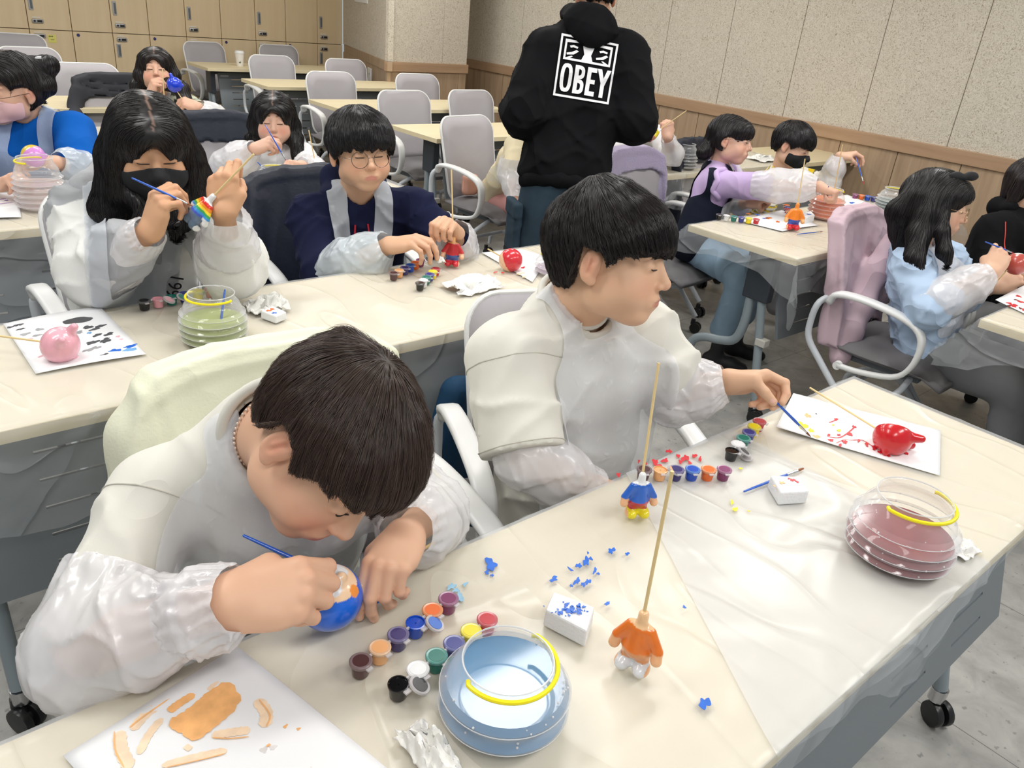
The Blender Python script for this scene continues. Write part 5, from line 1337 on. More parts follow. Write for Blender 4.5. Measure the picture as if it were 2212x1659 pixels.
def garment(name, parent, f, m, h=.008, keep=None, lab=None, pad=.012, solid=0, col=None):
    o = sdf_obj(name, f, h, m, parent, (0, 0, 0), keep=keep, pad=pad, solid=solid, col=col); child(o, parent)
    if lab: o['label'] = lab
    return o
def shirt_sdf(P, s=1.0, grow=.0, sl=(.060, .052), upto=1.0, fold=(.005, .07), seed=0, belly=1.0, neck_cut=.052, hem=None, k=.045, loR=None, loL=None, st=(1, 1, 1), hems=(), upL=None):
    f = torso_sdf(P, s, grow, k=k, belly=belly); Z = torso_frame(P)[:, 2]
    for sd, lo in (('R', loR), ('L', loL)):
        sh, el = P['sh'+sd], P['el'+sd]; e = sh+(el-sh)*(upL if upL and sd == 'L' else upto); f.chain([sh, e], [(sl[0])*s, sl[1]*s], k=.035)
        if lo: w = P['wr'+sd]; f.chain([el, el+(w-el)*lo[0]], [sl[1]*s, lo[1]*s], k=.02)
    f.fn(folds(fold[0], fold[1], seed, st), op=2)
    for e, d, r in hems: f.fn(lambda Q, e=e, d=nrm(d), r=r: np.maximum(-((Q-e)@d), np.linalg.norm((Q-e)-((Q-e)@d)[:, None]*d, axis=1)-r), k=.003, op=-1)
    if neck_cut: f.cone(P['neck']-Z*.03*s, P.get('ntop', P['neck']+Z*.12*s), neck_cut*s, neck_cut*s*1.05, k=.01, op=-1)
    return f
def trousers(parent, P, m, s=1.0, h=.011, seed=5, r=(.086, .066, .055), low=.94, lab=None):
    f = SDF(.04)
    for sd in ('R', 'L'):
        an = P['kn'+sd]+(P['an'+sd]-P['kn'+sd])*low; f.chain([P['pelvis']+(P['hip'+sd]-P['pelvis'])*.8, P['kn'+sd], an], [r[0]*s, r[1]*s, r[2]*s], k=.03)
    f.fn(folds(.004, .06, seed), op=2); return garment('trousers', parent, f, m, h, lab=lab)
def shoes_(parent, P, m, s=1.0, fw=(0, -1, 0), names='shoe'):
    for sd in ('R', 'L'):
        a = P['an'+sd]; g = np.array([a[0], a[1], .03]); fw_ = nrm(fw); f = SDF(.02).chain([g-fw_*.03*s+[0, 0, .005], g+fw_*.08*s, g+fw_*.13*s-[0, 0, .004]], [.034*s, .034*s, .026*s]); f.cone(g, a+[0, 0, .01], .034*s, .032*s)
        garment(names, parent, f, m, .009)
def glasses(H, parent, r=.0225, gap=.0085, col=(110, 96, 88), wire=.0009, y=.108, z=-.008, tilt=0, square=1.0):
    b = MB(); a = np.arange(36)*2*math.pi/36; yy = y
    for g in (-1, 1):
        cx = g*(gap+r); b.tube([H.T((cx+r*math.cos(t), yy-.004*((math.cos(t)*g+1)), z+r*square*math.sin(t))) for t in a], wire*H.s, 6, closed=True)
        b.tube(bez([H.T((g*(gap+2*r), yy-.010, z+.004)), H.T((g*.076, yy-.03, z+.006)), H.T((g*.082, .02, z+.008)), H.T((g*.083, -.006, z+.006)), H.T((g*.080, -.022, z-.012))], 16), wire*H.s, 6)
    b.tube(bez([H.T((-gap, yy, z+.004)), H.T((0, yy+.003, z+.008)), H.T((gap, yy, z+.004))], 8), wire*H.s, 6)
    o = child(b.build('glasses', mat('glasses_wire_%d' % col[0], col, .25, metal=.8), parent, loc=(0, 0, 0)), parent)
    l = MB()
    for g in (-1, 1):
        cx = g*(gap+r); l.add([H.T((cx, yy-.003, z))]+[H.T((cx+r*.97*math.cos(t), yy-.004*((math.cos(t)*g+1)), z+r*.97*square*math.sin(t))) for t in a], [(0, i+1, (i+1) % 36+1) for i in range(36)])
    child(l.build('lens', clear_mat('lens_clear', (230, 235, 240), .10), o, loc=(0, 0, 0)), parent)
    return o
def mask(H, parent, m, lab=None, h=.003, top=-.020, grow=.004, strap=True):
    V, Q = polygonise(lambda P: H.f(P)-grow*H.s*(1+0*P[:, 0]), H.T((0, .04, -.05))-.12*H.s, H.T((0, .04, -.05))+.12*H.s, h); L = H.loc(V)
    x = np.abs(L[:, 0]); zt = top+.012-x*.35+.0; kp = (L[:, 2] < zt)&(L[:, 2] > -.112)&(L[:, 1] > .018+.0*x)&(L[:, 1] > .05-.6*(L[:, 2]+.115)-.04)&(L[:, 2] > -.10-.15*(L[:, 1]-.06))
    V, Q = keep_faces(V, Q, kp); V = smooth_edge(V, Q, 12)
    # stretch it over the nose into a fold
    L = H.loc(V); d = np.clip(1-np.abs(L[:, 0])/.045, 0, 1)*np.clip(1-np.abs(L[:, 2]+.055)/.05, 0, 1); V = V+H.R[:, 1]*(.010*d*H.s)[:, None]
    o = child(mesh_obj('face_mask', V, Q, m, parent, True, (0, 0, 0)), parent); sd = o.modifiers.new('t', 'SOLIDIFY'); sd.thickness = .001
    if lab: o['label'] = lab
    if strap:
        b = MB()
        for g in (-1, 1):
            for z0 in (-.026, -.085): b.tube(bez([H.surf((g*.058, .03, z0), .004), H.surf((g*.075, .012, (z0-.02)*.6), .004), H.T((g*.088, -.022, -.012+.02*(1 if z0 > -.05 else -1)))], 10), .0009*H.s, 5)
        child(b.build('ear_loops', m, o, loc=(0, 0, 0)), parent)
    return o
def apron(parent, fshirt, P, s=1.0, bib=(.13, -.30, .02), strapx=.055, grow=.006, h=.007, lab=None, m=None, strapw=.024, seed=3, flare=0, strap_curve=.5, back=.0, strap_top=.16):
    B = torso_frame(P); o0 = P['neck']
    f = lambda Q: fshirt(Q)-grow-.003*wob(Q*[1, 1, .4], .05, seed)-flare*np.clip(-((Q-o0)@B[:, 2])-.12, 0, 1)
    lo, hi = fshirt.bounds(); V, Q = polygonise(f, lo-.03, hi+.03, h); L = (V-o0)@B/s; x, y, z = L.T
    w = bib[0]*np.clip((bib[2]-z)/.10+.45, 0, 1); body = (z < bib[2])&(z > bib[1])&(np.abs(x) < w)&(y > -.01)
    sx = strapx+strap_curve*np.clip(-.02-z, -.2, 0)*-.0+.25*np.clip(-z, 0, .2)*strap_curve; st = (np.abs(np.abs(x)-sx) < strapw)&(z > bib[2]-.06)&(y > -back-.02)
    V, Q = keep_faces(V, Q, body|st); V = smooth_edge(V, Q, 14); ob = child(mesh_obj('apron', V, Q, m or APRON, parent, True, (0, 0, 0)), parent)
    if lab: ob['label'] = lab
    return ob
def seam(parent, f, c, axis, m, r0=.15, rmax=.105, r=.0011, name='seam', n=44):
    B = frame(axis); P = []
    for a in np.arange(n)*2*math.pi/n:
        d = B@np.array([math.cos(a), math.sin(a), 0]); q = c+d*r0
        for _ in range(60):
            v = f(q[None])[0]
            if v < .0004: break
            q = q-d*max(v*.6, .0004)
        P.append((np.linalg.norm(q-c), q))
    ok = [p[0] < rmax and p[0] > .02 for p in P]; k = next((i for i in range(n) if ok[i] and not ok[i-1]), 0); run = []
    for i in range(n):
        if not ok[(k+i) % n]: break
        run.append(P[(k+i) % n][1])
    if len(run) > 6: return child(MB().tube(np.array(run), r, 6, closed=len(run) == n).build(name, m, parent, loc=(0, 0, 0)), parent)
def ring_tube(name, parent, pts, r, m, n=10, flat=1.0, closed=True, up=None, nb=40):
    P = bez(list(pts)+([pts[0]] if closed else []), nb)
    if closed: P = P[:-1]
    return child(MB().tube(P, r, n, closed=closed, flat=flat, up=up).build(name, m, parent, loc=(0, 0, 0)), parent)
# ------------------------------------------------------------ the people
IVORY = mat('cotton_ivory', (226, 224, 214), .85, (700, .15, .0006), sheen=.2, spec=.2)
NAVY = mat('cotton_navy', (26, 30, 58), .9, (500, .2, .0008), spec=.15)
BLACKF = mat('fleece_black', (14, 15, 18), .9, (500, .2, .0008), spec=.15)
DENIM = mat('denim_dark', (52, 68, 80), .85, (600, .25, .0008), (9, .22), spec=.15)
DENIML = mat('denim_light', (146, 172, 194), .85, (600, .25, .0008), (14, .12), spec=.15)
GREYT = mat('cotton_grey', (138, 138, 140), .9, (500, .2, .0008), spec=.15)
SHOE = mat('shoe_black', (26, 27, 30), .6)
for m_ in (IVORY, NAVY, BLACKF, DENIM, DENIML, GREYT): creased(m_, 5, .75, .02)
def seat(c, fw=(0, -1), z=.50):
    return np.array([c[0], c[1], z])
# ---- boy 1: leaning low over the table, painting a blue head
P = dict(neck=PD(582, 918, 1.02), shR=PD(345, 1062, 1.04), shL=PD(812, 1000, 1.18), elR=PD(190, 1398, .92), wrR=PD(490, 1300, .86), elL=PD(925, 1112, 1.20), wrL=PD(880, 1150, 1.06), pelvis=np.array([.46, 1.08, .50]))
P['ntop'] = PD(620, 960, .97)
H1 = Head(PD(716, 960, .945), CD(.42, -.86, .16), CD(.80, .50, .30), .97, skin=(230, 184, 154), lip=(200, 110, 108), blush=.4)
Y1, Z1 = CD(.97, .12, -.22), CD(-.12, .42, .9)
YL1, ZL1 = CD(-.30, -.50, .80), CD(0, .78, .55)
boy1, hs1 = make_person('boy with brown bowl haircut bending low over the front table, painting a blue plaster head', P, H1,
    [(1, P['wrR'], Y1, Z1, P['elR'], [(48, 62, 30), (58, 66, 34), (64, 70, 38), (70, 74, 40)], 'pinch', 1.0, dict(fat=1.06, arm_r=(.0255, .036))),
     (-1, P['wrL'], YL1, ZL1, P['elL'], [(42, 30, 12), (48, 40, 20), (58, 52, 26), (64, 58, 30)], 'pinch', .86, dict(fat=1.06, spread=.5))], s=.95, head_h=.0021, hand_h=.0018)
eyes(H1, boy1, .1, r=.0012)
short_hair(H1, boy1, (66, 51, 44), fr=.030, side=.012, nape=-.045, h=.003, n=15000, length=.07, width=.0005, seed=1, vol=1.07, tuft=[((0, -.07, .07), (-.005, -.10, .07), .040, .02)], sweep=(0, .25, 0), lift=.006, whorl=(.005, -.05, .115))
fs1 = shirt_sdf(P, .92, .008, (.062, .064), .82, (.011, .05), 2, neck_cut=.062, st=(1, 1, .7))
garment('t_shirt', boy1, fs1, IVORY, .006)
apron(boy1, fs1, P, .95, bib=(.17, -.34, -.01), strapx=.062, strapw=.026, h=.006)
ax1 = nrm(H1.T((0, -.022, -.055))-P['neck']); F1 = frame(ax1); nc = P['neck']+ax1*.012
cr = [nc+F1@np.array([.064*math.cos(t), .064*math.sin(t), -.004]) for t in np.arange(0, 6.28, .5)]
ring_tube('shirt_collar', boy1, cr, .007, IVORY, 10)
li = MB().lathe([(.0600, -.024), (.0615, -.006)], nc, 40, ax1, False, False); child(li.build('collar_lining', mat('lining_tan', (214, 186, 152), .8), boy1, loc=(0, 0, 0)), boy1)
nb = MB(); B_ = torso_frame(P)
for i in range(52):
    t = 2*math.pi*i/52; q = nc+F1@np.array([.0545*math.cos(t), .0545*math.sin(t), .016]); nb.ell(q, (.0021,)*3, n=10, k=6)
nk = child(nb.build('bead_necklace', mat('pearl', (226, 206, 190), .2, metal=.3), boy1, loc=(0, 0, 0)), boy1)
sleeve_cover('sleeve_cover', boy1, [P['elR']+nrm(P['shR']-P['elR'])*.075, P['elR']+[0, 0, .0], P['elR']*.55+P['wrR']*.45, P['elR']*.2+P['wrR']*.8], [.068, .064, .056, .036], 3, .004, .0065, .045)
sleeve_cover('sleeve_cuff', boy1, [P['elR']*.30+P['wrR']*.70, P['elR']*.15+P['wrR']*.85, P['wrR']*1.0+nrm(P['wrR']-P['elR'])*.006], [.040, .047, .033], 5, .003, .0045, .028)
sleeve_cover('sleeve_cover', boy1, [P['elL']+nrm(P['shL']-P['elL'])*.05, P['elL'], P['elL']*.5+P['wrL']*.5, P['wrL']], [.052, .058, .054, .034], 7, .004, .006, .038)
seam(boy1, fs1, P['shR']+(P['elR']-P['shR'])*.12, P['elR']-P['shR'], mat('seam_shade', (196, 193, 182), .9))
trousers(boy1, P, GREYT, .95); shoes_(boy1, P, SHOE)
pk = hs1[0]['pinch']
bh = PD(712, 1290, .985)
figure_head(bh, 1.25, 'blue plaster head with white face patch held by the boy in front', (20, 104, 224), basis(CD(.28, .78, .55), CD(-.85, .2, -.1)), patch=[((.0, .034, -.002), (.027, .022, .025), (250, 214, 176)), ((-.011, .034, .004), (.011, .02, .014), (240, 242, 246)), ((.013, .034, .002), (.012, .02, .015), (240, 242, 246)), ((0, .032, -.026), (.010, .014, .009), (244, 150, 60)), ((.012, .036, .004), (.0025, .02, .003), (24, 24, 26)), ((-.010, .036, .006), (.0025, .02, .003), (24, 24, 26))], ears=1, h=.0017)
skewer(bh+CD(.9, .25, 0)*.03, PD(938, 1172, 1.08), 'bamboo skewer under the left hand of the boy in front')
brush(PD(524, 1156, .93), PD(732, 1252, .945), 'blue brush in the right hand of the boy in front, tip with black paint', tipc=('black', (22, 20, 20)))
c = chair(.53, .95, -.06, 'grey mesh chair of the boy in front, hung with a pale yellow jacket')
# pale yellow jacket over the chair back
JY = creased(mat('jacket_pale_yellow', (230, 231, 208), .9, (200, .3, .002), spec=.15), 8, .35, .010)
def on_chair(c, p):
    M_ = Matrix.Translation(c.location) @ Matrix.Rotation(c.rotation_euler[2], 4, 'Z'); return np.array(M_ @ Vector(p))
def jacket(c, lab, m, w=.235, top=.90, bot=.45, thick=.016, seed=0, sleeves=None, sl2=None, h=.008, fold=.010, cat='jacket', name='draped_jacket', hood=False, skew=0, over=.12, sleevesW=None):
    """cloth shell over the chair back, hanging down behind and a little in front"""
    M_ = Matrix.Translation(c.location) @ Matrix.Rotation(c.rotation_euler[2], 4, 'Z'); Mi = np.array(M_.inverted()); Mf = np.array(M_)
    def slab(P):
        L = P@Mi[:3, :3].T+Mi[:3, 3]; x, y, z = L.T; t = (z-.415)/.45; tp = top-.05*np.clip(np.abs(x)/w, 0, 1.2)**4+skew*x
        yb = .205+.10*np.minimum(t, 1.05)-.02*np.sin(math.pi*np.clip(t, 0, 1))-.35*np.minimum(x*x, .06)
        fo = fold*np.sin(x*46+2.2*wob(L, .12, seed))*np.clip((tp-z)/.3, 0, 1)
        back = np.maximum(np.abs(y-yb-.022-fo)-thick, (bot+.015*np.sin(x*30+seed))-z); front = np.maximum(np.abs(y-yb+.012-fo*.3)-.008, tp-over-z); d = np.minimum(back, front)
        cap = np.sqrt(np.maximum(np.abs(y-yb-.008)-.012, 0)**2+(z-tp+.015)**2)-.020
        side = np.maximum(np.maximum(np.abs(y-yb-.008)-.030, np.abs(np.abs(x)-w+.012)-.016), bot-z); d = smin(np.minimum(d, cap), side, .01); ex = np.abs(x+.01*np.sin(z*22+seed))-(w+.012*np.sin(z*15+seed)); return smin_max(d, np.maximum(ex, z-tp-.01), .012)
    f = SDF(.03).fn(slab); Q = lambda x, y, z: (Mf@np.array([x, y, z, 1.0]))[:3]
    if sleevesW: sleeves = [tuple(Mi[:3, :3]@PD(u, v, d)+Mi[:3, 3])+(r,) for u, v, d, r in sleevesW]
    for sl in (sleeves, sl2):
        if sl: f.chain([Q(*q[:3]) for q in sl], [q[3] if len(q) > 3 else .040 for q in sl], k=.03)
    if hood: f.ell(Q(0, .36, top-.06), (.10, .05, .08), k=.03)
    f.fn(folds(.005, .07, seed, (1, 1, .4)), op=2)
    pts = [Q(x, y, z) for x in (-w-.03, w+.03) for y in (.1, .42) for z in (bot-.04, top+.03)]+[Q(*q[:3]) for sl in (sleeves, sl2) if sl for q in sl]
    pts = np.array(pts); V, Qd = polygonise(f, pts.min(0)-.06, pts.max(0)+.06, h); o = mesh_obj(name, V, Qd, m, None, True, tuple(Q(0, .3, top))); return tag(o, lab, cat)
def smin_max(a, b, k): return -smin(-a, -b, k)
jacket(c, 'pale yellow jacket draped over the chair back of the boy in front', JY, w=.25, top=.875, bot=.3, seed=4, sleeves=((-.19, .31, .82, .030), (-.235, .29, .76, .042), (-.25, .27, .64, .045), (-.255, .26, .45, .04)), h=.006)
# ---- boy 2: ivory T-shirt, profile to the right
P = dict(neck=PD(1235, 655, 1.50), shR=PD(1095, 770, 1.42), shL=PD(1385, 720, 1.60), elR=PD(1135, 990, 1.38), wrR=PD(1280, 1055, 1.45), elL=PD(1450, 845, 1.62), wrL=PD(1566, 824, 1.58), pelvis=np.array([1.10, 1.0, .50]))
P['ntop'] = PD(1300, 590, 1.42)
H2 = Head(PD(1318, 556, 1.41), CD(.92, -.20, .34), CD(.17, .93, .26), 1.01, skin=(228, 184, 152), lip=(192, 116, 106), wide=1.03, blush=.25)
YL2, ZL2 = CD(.90, .05, -.15), CD(.25, .9, .15)
boy2, hs2 = make_person('boy in an ivory T-shirt with black bowl haircut, in profile, holding a brush', P, H2,
    [(-1, P['wrL'], YL2, CD(.05, .93, -.35), P['elL'], [(34, 62, 30), (48, 66, 34), (60, 70, 36), (66, 72, 36)], 'pinch', .96, dict(fat=1.08)),
     (1, P['wrR'], CD(.9, -.4, .1), CD(.3, .7, .6), P['elR'], RELAX, 'in', 1.0, {})], s=1.03, head_h=.0024, hand_h=.0022)
eyes(H2, boy2, .3, r=.0013)
short_hair(H2, boy2, (32, 27, 27), fr=.020, side=.012, nape=-.055, h=.0035, n=14000, length=.08, width=.00062, seed=2, vol=1.08, sweep=(0, .15, 0), whorl=(0, -.04, .115), lift=.005, tuft=[((0, -.01, .085), (0, -.03, .095), .05, .045)])
fs2 = shirt_sdf(P, .98, .012, (.070, .078), 1.06, (.011, .052), 12, upL=.5, st=(1, 1, .7), neck_cut=.064, belly=1.05, hems=[(P['elR']-nrm(P['elR']-P['shR'])*.01, P['elR']-P['shR'], .10)])
garment('t_shirt', boy2, fs2, IVORY, .007)
apron(boy2, fs2, P, .98, bib=(.15, -.42, -.03), strapx=.060, strapw=.026, h=.007, flare=.12)
cr = [P['neck']+torso_frame(P)@np.array([.066*math.cos(t), .060*math.sin(t)+.006, .010-.030*math.sin(t)]) for t in np.arange(0, 6.28, .5)]
ring_tube('shirt_collar', boy2, cr, .007, IVORY, 10)
sleeve_cover('sleeve_cover', boy2, [P['elR']+nrm(P['shR']-P['elR'])*.07, P['elR'], P['elR']*.6+P['wrR']*.4, P['wrR']*1.0], [.050, .054, .056, .034], 13, .0045, .006, .035)
sleeve_cover('sleeve_cover', boy2, [P['shL']*.55+P['elL']*.45, P['elL'], P['elL']*.5+P['wrL']*.5, P['wrL']-nrm(P['wrL']-P['elL'])*.005], [.054, .062, .058, .031], 14, .0045, .006, .035)
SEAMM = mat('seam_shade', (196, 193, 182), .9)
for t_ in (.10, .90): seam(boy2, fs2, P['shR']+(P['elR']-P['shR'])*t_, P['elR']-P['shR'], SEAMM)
trousers(boy2, P, GREYT, 1.05); shoes_(boy2, P, SHOE)
pk = hs2[1-1]['pinch']
bt = PZ(1752, 944, TZ+.008); bd = nrm(bt-pk); brush(pk-bd*.03, bt, 'blue brush held over the paper by the boy in the ivory T-shirt', tipc=('orange_brown', (120, 70, 50)))
c = chair(1.15, .99, -.37, 'grey mesh chair of the boy in the ivory T-shirt')
# blue bag hanging at the chair side
BAG = mat('bag_petrol', (28, 66, 98), .75, (120, .3, .002), spec=.3)
f = SDF(.03); q = lambda x, y, z: on_chair(c, (x, y, z))
f.chain([q(-.21, .33, .60), q(-.23, .33, .42), q(-.22, .33, .25)], [.030, .05, .055]); f.chain([q(-.14, .36, .62), q(-.12, .36, .35), q(-.12, .36, .22)], [.028, .045, .05]); f.fn(folds(.008, .08, 3, (1, 1, .25)), op=2)
lo, hi = f.bounds(); V, Qd = polygonise(f, lo-.02, hi+.02, .008); tag(mesh_obj('shoulder_bag', V, Qd, BAG, None, True, tuple(q(-.2, .33, .2))), 'petrol blue bag hanging beside the chair of the boy in the ivory T-shirt', 'bag')

# ---- girl with a black mask, long hair
P = dict(neck=PD(285, 425, 1.97), shR=PD(175, 462, 1.95), shL=PD(420, 450, 2.05), elR=PD(208, 590, 1.88), wrR=PD(322, 505, 1.72), elL=PD(500, 570, 1.94), wrL=PD(483, 462, 1.75), pelvis=np.array([.58, 2.22, .50]))
P['ntop'] = PD(305, 370, 1.88)
H3 = Head(PD(324, 320, 1.84), CD(.48, -.52, .70), CD(.16, .80, .55), 1.0, skin=(216, 168, 132), blush=.1)
g3, hs3 = make_person('girl in a black face mask with long black hair and grey and white hoodie', P, H3,
    [(1, P['wrR'], CD(.35, .80, .25), CD(-.55, .2, .8), P['elR'], [(48, 58, 30), (56, 62, 34), (62, 66, 36), (68, 70, 38)], 'pinch', .98, {}),
     (-1, P['wrL'], CD(.05, .92, .2), CD(.1, -.2, .95), P['elL'], [(30, 82, 40), (56, 82, 44), (70, 84, 46), (78, 84, 46)], 'pinch', .96, {})], s=.98, head_h=.0028, hand_h=.0024)
eyes(H3, g3, .3, r=.0012)
mask(H3, g3, mat('mask_black', (22, 24, 28), .8), 'black cloth face mask')
HO = mat('hoodie_grey', (172, 174, 178), .95, (400, .3, .001), (60, .08), spec=.1); HW = mat('hoodie_white', (236, 237, 234), .95, (300, .2, .001), spec=.1)
fs3 = shirt_sdf(P, .96, .010, (.070, .082), 1.0, (.012, .055), 22, neck_cut=.05, belly=1.05, loR=(.55, .066), loL=(.3, .07))
B3 = torso_frame(P)
grey3 = lin((172, 174, 178)); white3 = lin((238, 239, 236))
def col3(V):
    L = (V-P3['neck'])@B3; w = np.zeros(len(V), bool)
    for sd in 'RL':
        d = P3['el'+sd]-P3['sh'+sd]; w |= (((V-P3['sh'+sd])@d/(d@d)+.04*np.sin(L[:, 1]*25)) > .16)&(np.abs(L[:, 0]) > .10)
    return np.where(w[:, None], white3, grey3)
    yoke = (L[:, 2] > -.060-.25*np.clip(L[:, 1], 0, .1))|((np.abs(L[:, 0]) < .085)); return np.where(yoke[:, None], grey3, white3)
P3 = dict(P)
garment('hoodie', g3, fs3, creased(mat('hoodie_two_tone', (230, 230, 230), .95, (300, .25, .001), attr='Col', spec=.1), 4, .6, .025), .0065, col=col3)
f = SDF(.03).chain([P['neck']+B3@np.array([x, y, z]) for x, y, z in ((-.07, .06, -.02), (-.10, -.02, .0), (-.05, -.09, .01), (.05, -.09, .01), (.10, -.02, .0), (.07, .06, -.02))], [.026, .034, .040, .040, .034, .026]); f.fn(folds(.004, .05, 2), op=2); garment('hood', g3, f, HO, .007)
apron(g3, fs3, P, 1.0, bib=(.075, -.40, -.10), strapx=.085, strapw=.026, strap_curve=-.12, m=film_mat('apron_bluish', (226, 232, 240), .62, .6, 30, .3, .004, spec=.25))
w = writing(None, '1997', (0, 0, 0), .05, 0, 0, (30, 30, 34), 'chest_print')
q0 = P['neck']+B3@np.array([-.075, 0, -.20]); 
def on_front(f, p, d, n=40):
    for i in range(n):
        v = f(p[None])[0]
        if v < .003: break
        p = p+d*max(v*.7, .0008)
    return p
q0 = on_front(fs3, P['neck']+B3@np.array([-.085, .35, -.20]), -B3[:, 1])
w.matrix_world = Matrix([list(r)+[t] for r, t in zip((np.stack([-B3[:, 2]*.95+B3[:, 0]*.2, B3[:, 0]*.95+B3[:, 2]*.2, B3[:, 1]], 1)*np.array([-1, -1, 1])*[-1, 1, 1]), q0+B3[:, 1]*.006)]+[[0, 0, 0, 1]]); w.parent = g3; child(w, g3)
sleeve_cover('sleeve_cover', g3, [P['elR']+nrm(P['elR']-P['wrR'])*.02+[0, 0, -.01], P['elR']*.55+P['wrR']*.45, P['elR']*.15+P['wrR']*.85, P['wrR']], [.064, .062, .046, .032], 23, .005, .007, .045)
sleeve_cover('sleeve_cover', g3, [P['elL']+nrm(P['elL']-P['wrL'])*.05, P['elL']*.6+P['wrL']*.4, P['elL']*.15+P['wrL']*.85, P['wrL']], [.064, .062, .046, .032], 24, .005, .007, .045)
T_ = H3.T
L3 = [([T_((-.050, -.01, .05)), T_((-.084, -.01, -.02)), T_((-.098, -.005, -.09)), PD(232, 450, 1.86), PD(250, 478, 1.86)], [.034, .034, .042, .038, .016]),
      ([T_((-.072, .028, .03)), T_((-.086, .030, -.03)), T_((-.080, .030, -.10)), PD(300, 470, 1.82)], [.020, .022, .026, .014]),
      ([T_((.050, -.01, .05)), T_((.084, -.01, -.02)), T_((.090, -.005, -.09)), PD(392, 470, 1.88), PD(380, 500, 1.86)], [.034, .032, .034, .030, .014]),
      ([T_((.072, .03, .03)), T_((.082, .032, -.03)), T_((.080, .030, -.09)), PD(380, 480, 1.82)], [.018, .018, .020, .012])]
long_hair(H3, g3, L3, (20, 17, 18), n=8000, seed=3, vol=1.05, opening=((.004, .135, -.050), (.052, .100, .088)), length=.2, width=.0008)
trousers(g3, P, GREYT, .98); shoes_(g3, P, SHOE)
pk = hs3[0]['pinch']; brush(PD(284, 384, 1.66), PD(418, 446, 1.72), 'blue brush held by the girl in the black mask')
fp = PD(428, 466, 1.72); Zf = nrm(PD(478, 410, 1.72)-PD(408, 488, 1.74)); base = PD(405, 486, 1.735)
figure_body(base, 1.05, 'rainbow striped plaster figurine in the hand of the girl in the black mask', (70, 90, 190), (100, 120, 150), (88, 108, 128), (240, 240, 242), (240, 240, 242), bands=[(.040, (60, 150, 220)), (.045, (60, 170, 90)), (.050, (250, 220, 50)), (.056, (246, 150, 40)), (.0615, (224, 50, 40)), (.068, (240, 240, 242))], R=frame(Zf, CD(.5, -.7, .3)))
skewer(base+Zf*.08, PD(548, 333, 1.68), 'bamboo skewer gripped by the girl in the black mask')
c = chair(.66, 2.26, .02, 'grey mesh chair of the girl in the black mask, white arm at her right')

# ---- boy with round glasses, navy hoodie
P = dict(neck=PD(770, 420, 2.50), shR=PD(672, 470, 2.46), shL=PD(895, 452, 2.56), elR=PD(705, 600, 2.38), wrR=PD(838, 530, 2.28), elL=PD(985, 545, 2.55), wrL=PD(985, 505, 2.40), pelvis=np.array([1.33, 2.32, .50]))
P['ntop'] = PD(785, 375, 2.42)
H4 = Head(PD(780, 325, 2.36), CD(.42, -.38, .82), CD(.05, .88, .48), 1.0, skin=(222, 178, 146), wide=1.06, blush=.25)
b4, hs4 = make_person('boy with round wire glasses in a navy hoodie holding a skewer and a torn tissue', P, H4,
    [(1, P['wrR'], CD(.9, .12, .2), CD(-.15, .85, .5), P['elR'], [(30, 40, 20), (34, 42, 22), (40, 46, 24), (46, 48, 26)], 'pinch', 1.0, {}),
     (-1, P['wrL'], CD(-.25, .25, .85), CD(.3, .9, -.1), P['elL'], [(50, 70, 30), (58, 74, 36), (66, 76, 40), (70, 78, 40)], 'pinch', .98, {})], s=.98, head_h=.003, hand_h=.0028)
eyes(H4, b4, .35, r=.0013); glasses(H4, b4, r=.0235, z=-.012)
short_hair(H4, b4, (28, 26, 28), fr=.014, side=-.002, nape=-.05, h=.004, n=7000, length=.07, width=.0009, seed=4, vol=1.08, whorl=(0, -.03, .115))
fs4 = shirt_sdf(P, 1.0, .012, (.068, .066), 1.0, (.009, .045), 32, neck_cut=.052, belly=1.05, loR=(.35, .058), loL=(.3, .056))
garment('hoodie', b4, fs4, NAVY, .007)
B4 = torso_frame(P); f = SDF(.03).chain([P['neck']+B4@np.array([x, y, z]) for x, y, z in ((-.035, .065, -.035), (-.085, .02, .0), (-.06, -.07, .02), (.06, -.07, .02), (.085, .02, .0), (.035, .065, -.035))], [.020, .030, .038, .038, .030, .020]); garment('hood', b4, f, NAVY, .007)
apron(b4, fs4, P, 1.02, bib=(.10, -.40, -.14), strapx=.070, strapw=.032, grow=.010, strap_curve=-.30, m=film_mat('apron_bluish', (226, 232, 240), .62, .6, 30, .3, .004, spec=.25))
for g in (-1, 1):
    a = on_front(fs4, P['neck']+B4@np.array([.02*g, .3, -.05]), -B4[:, 1]); b_ = on_front(fs4, P['neck']+B4@np.array([.028*g, .3, -.12]), -B4[:, 1])
    ring_tube('hood_cord', b4, [a+B4[:, 1]*.004, (a+b_)/2+B4[:, 1]*.008, b_+B4[:, 1]*.004], .0028, mat('cord_red', (180, 30, 44), .7), 8, closed=False)
q0 = on_front(fs4, P['neck']+B4@np.array([-.085, .3, -.13]), -B4[:, 1]); lg = MB()
lg.tube([q0+B4@np.array([.019*math.cos(t), .004, .019*math.sin(t)]) for t in np.arange(24)*math.pi/12], .0013, 6, closed=True); lg.tube([q0+B4@np.array([.012*math.cos(t), .004, .012*math.sin(t)]) for t in np.arange(18)*math.pi/9], .0016, 6, closed=True)
child(lg.build('chest_emblem', mat('emblem', (190, 196, 210), .6), b4, loc=(0, 0, 0)), b4)
sleeve_cover('sleeve_cover', b4, [P['elR']+nrm(P['shR']-P['elR'])*.01+nrm(P['elR']-P['wrR'])*.0, P['elR']*.62+P['wrR']*.38, P['elR']*.3+P['wrR']*.7, P['wrR']-nrm(P['wrR']-P['elR'])*.01], [.056, .074, .068, .034], 33, .005, .007, .04, m=film_mat('sleeve_bluish', (224, 234, 240), .8, .22, 16, .55, .01, spec=.6))
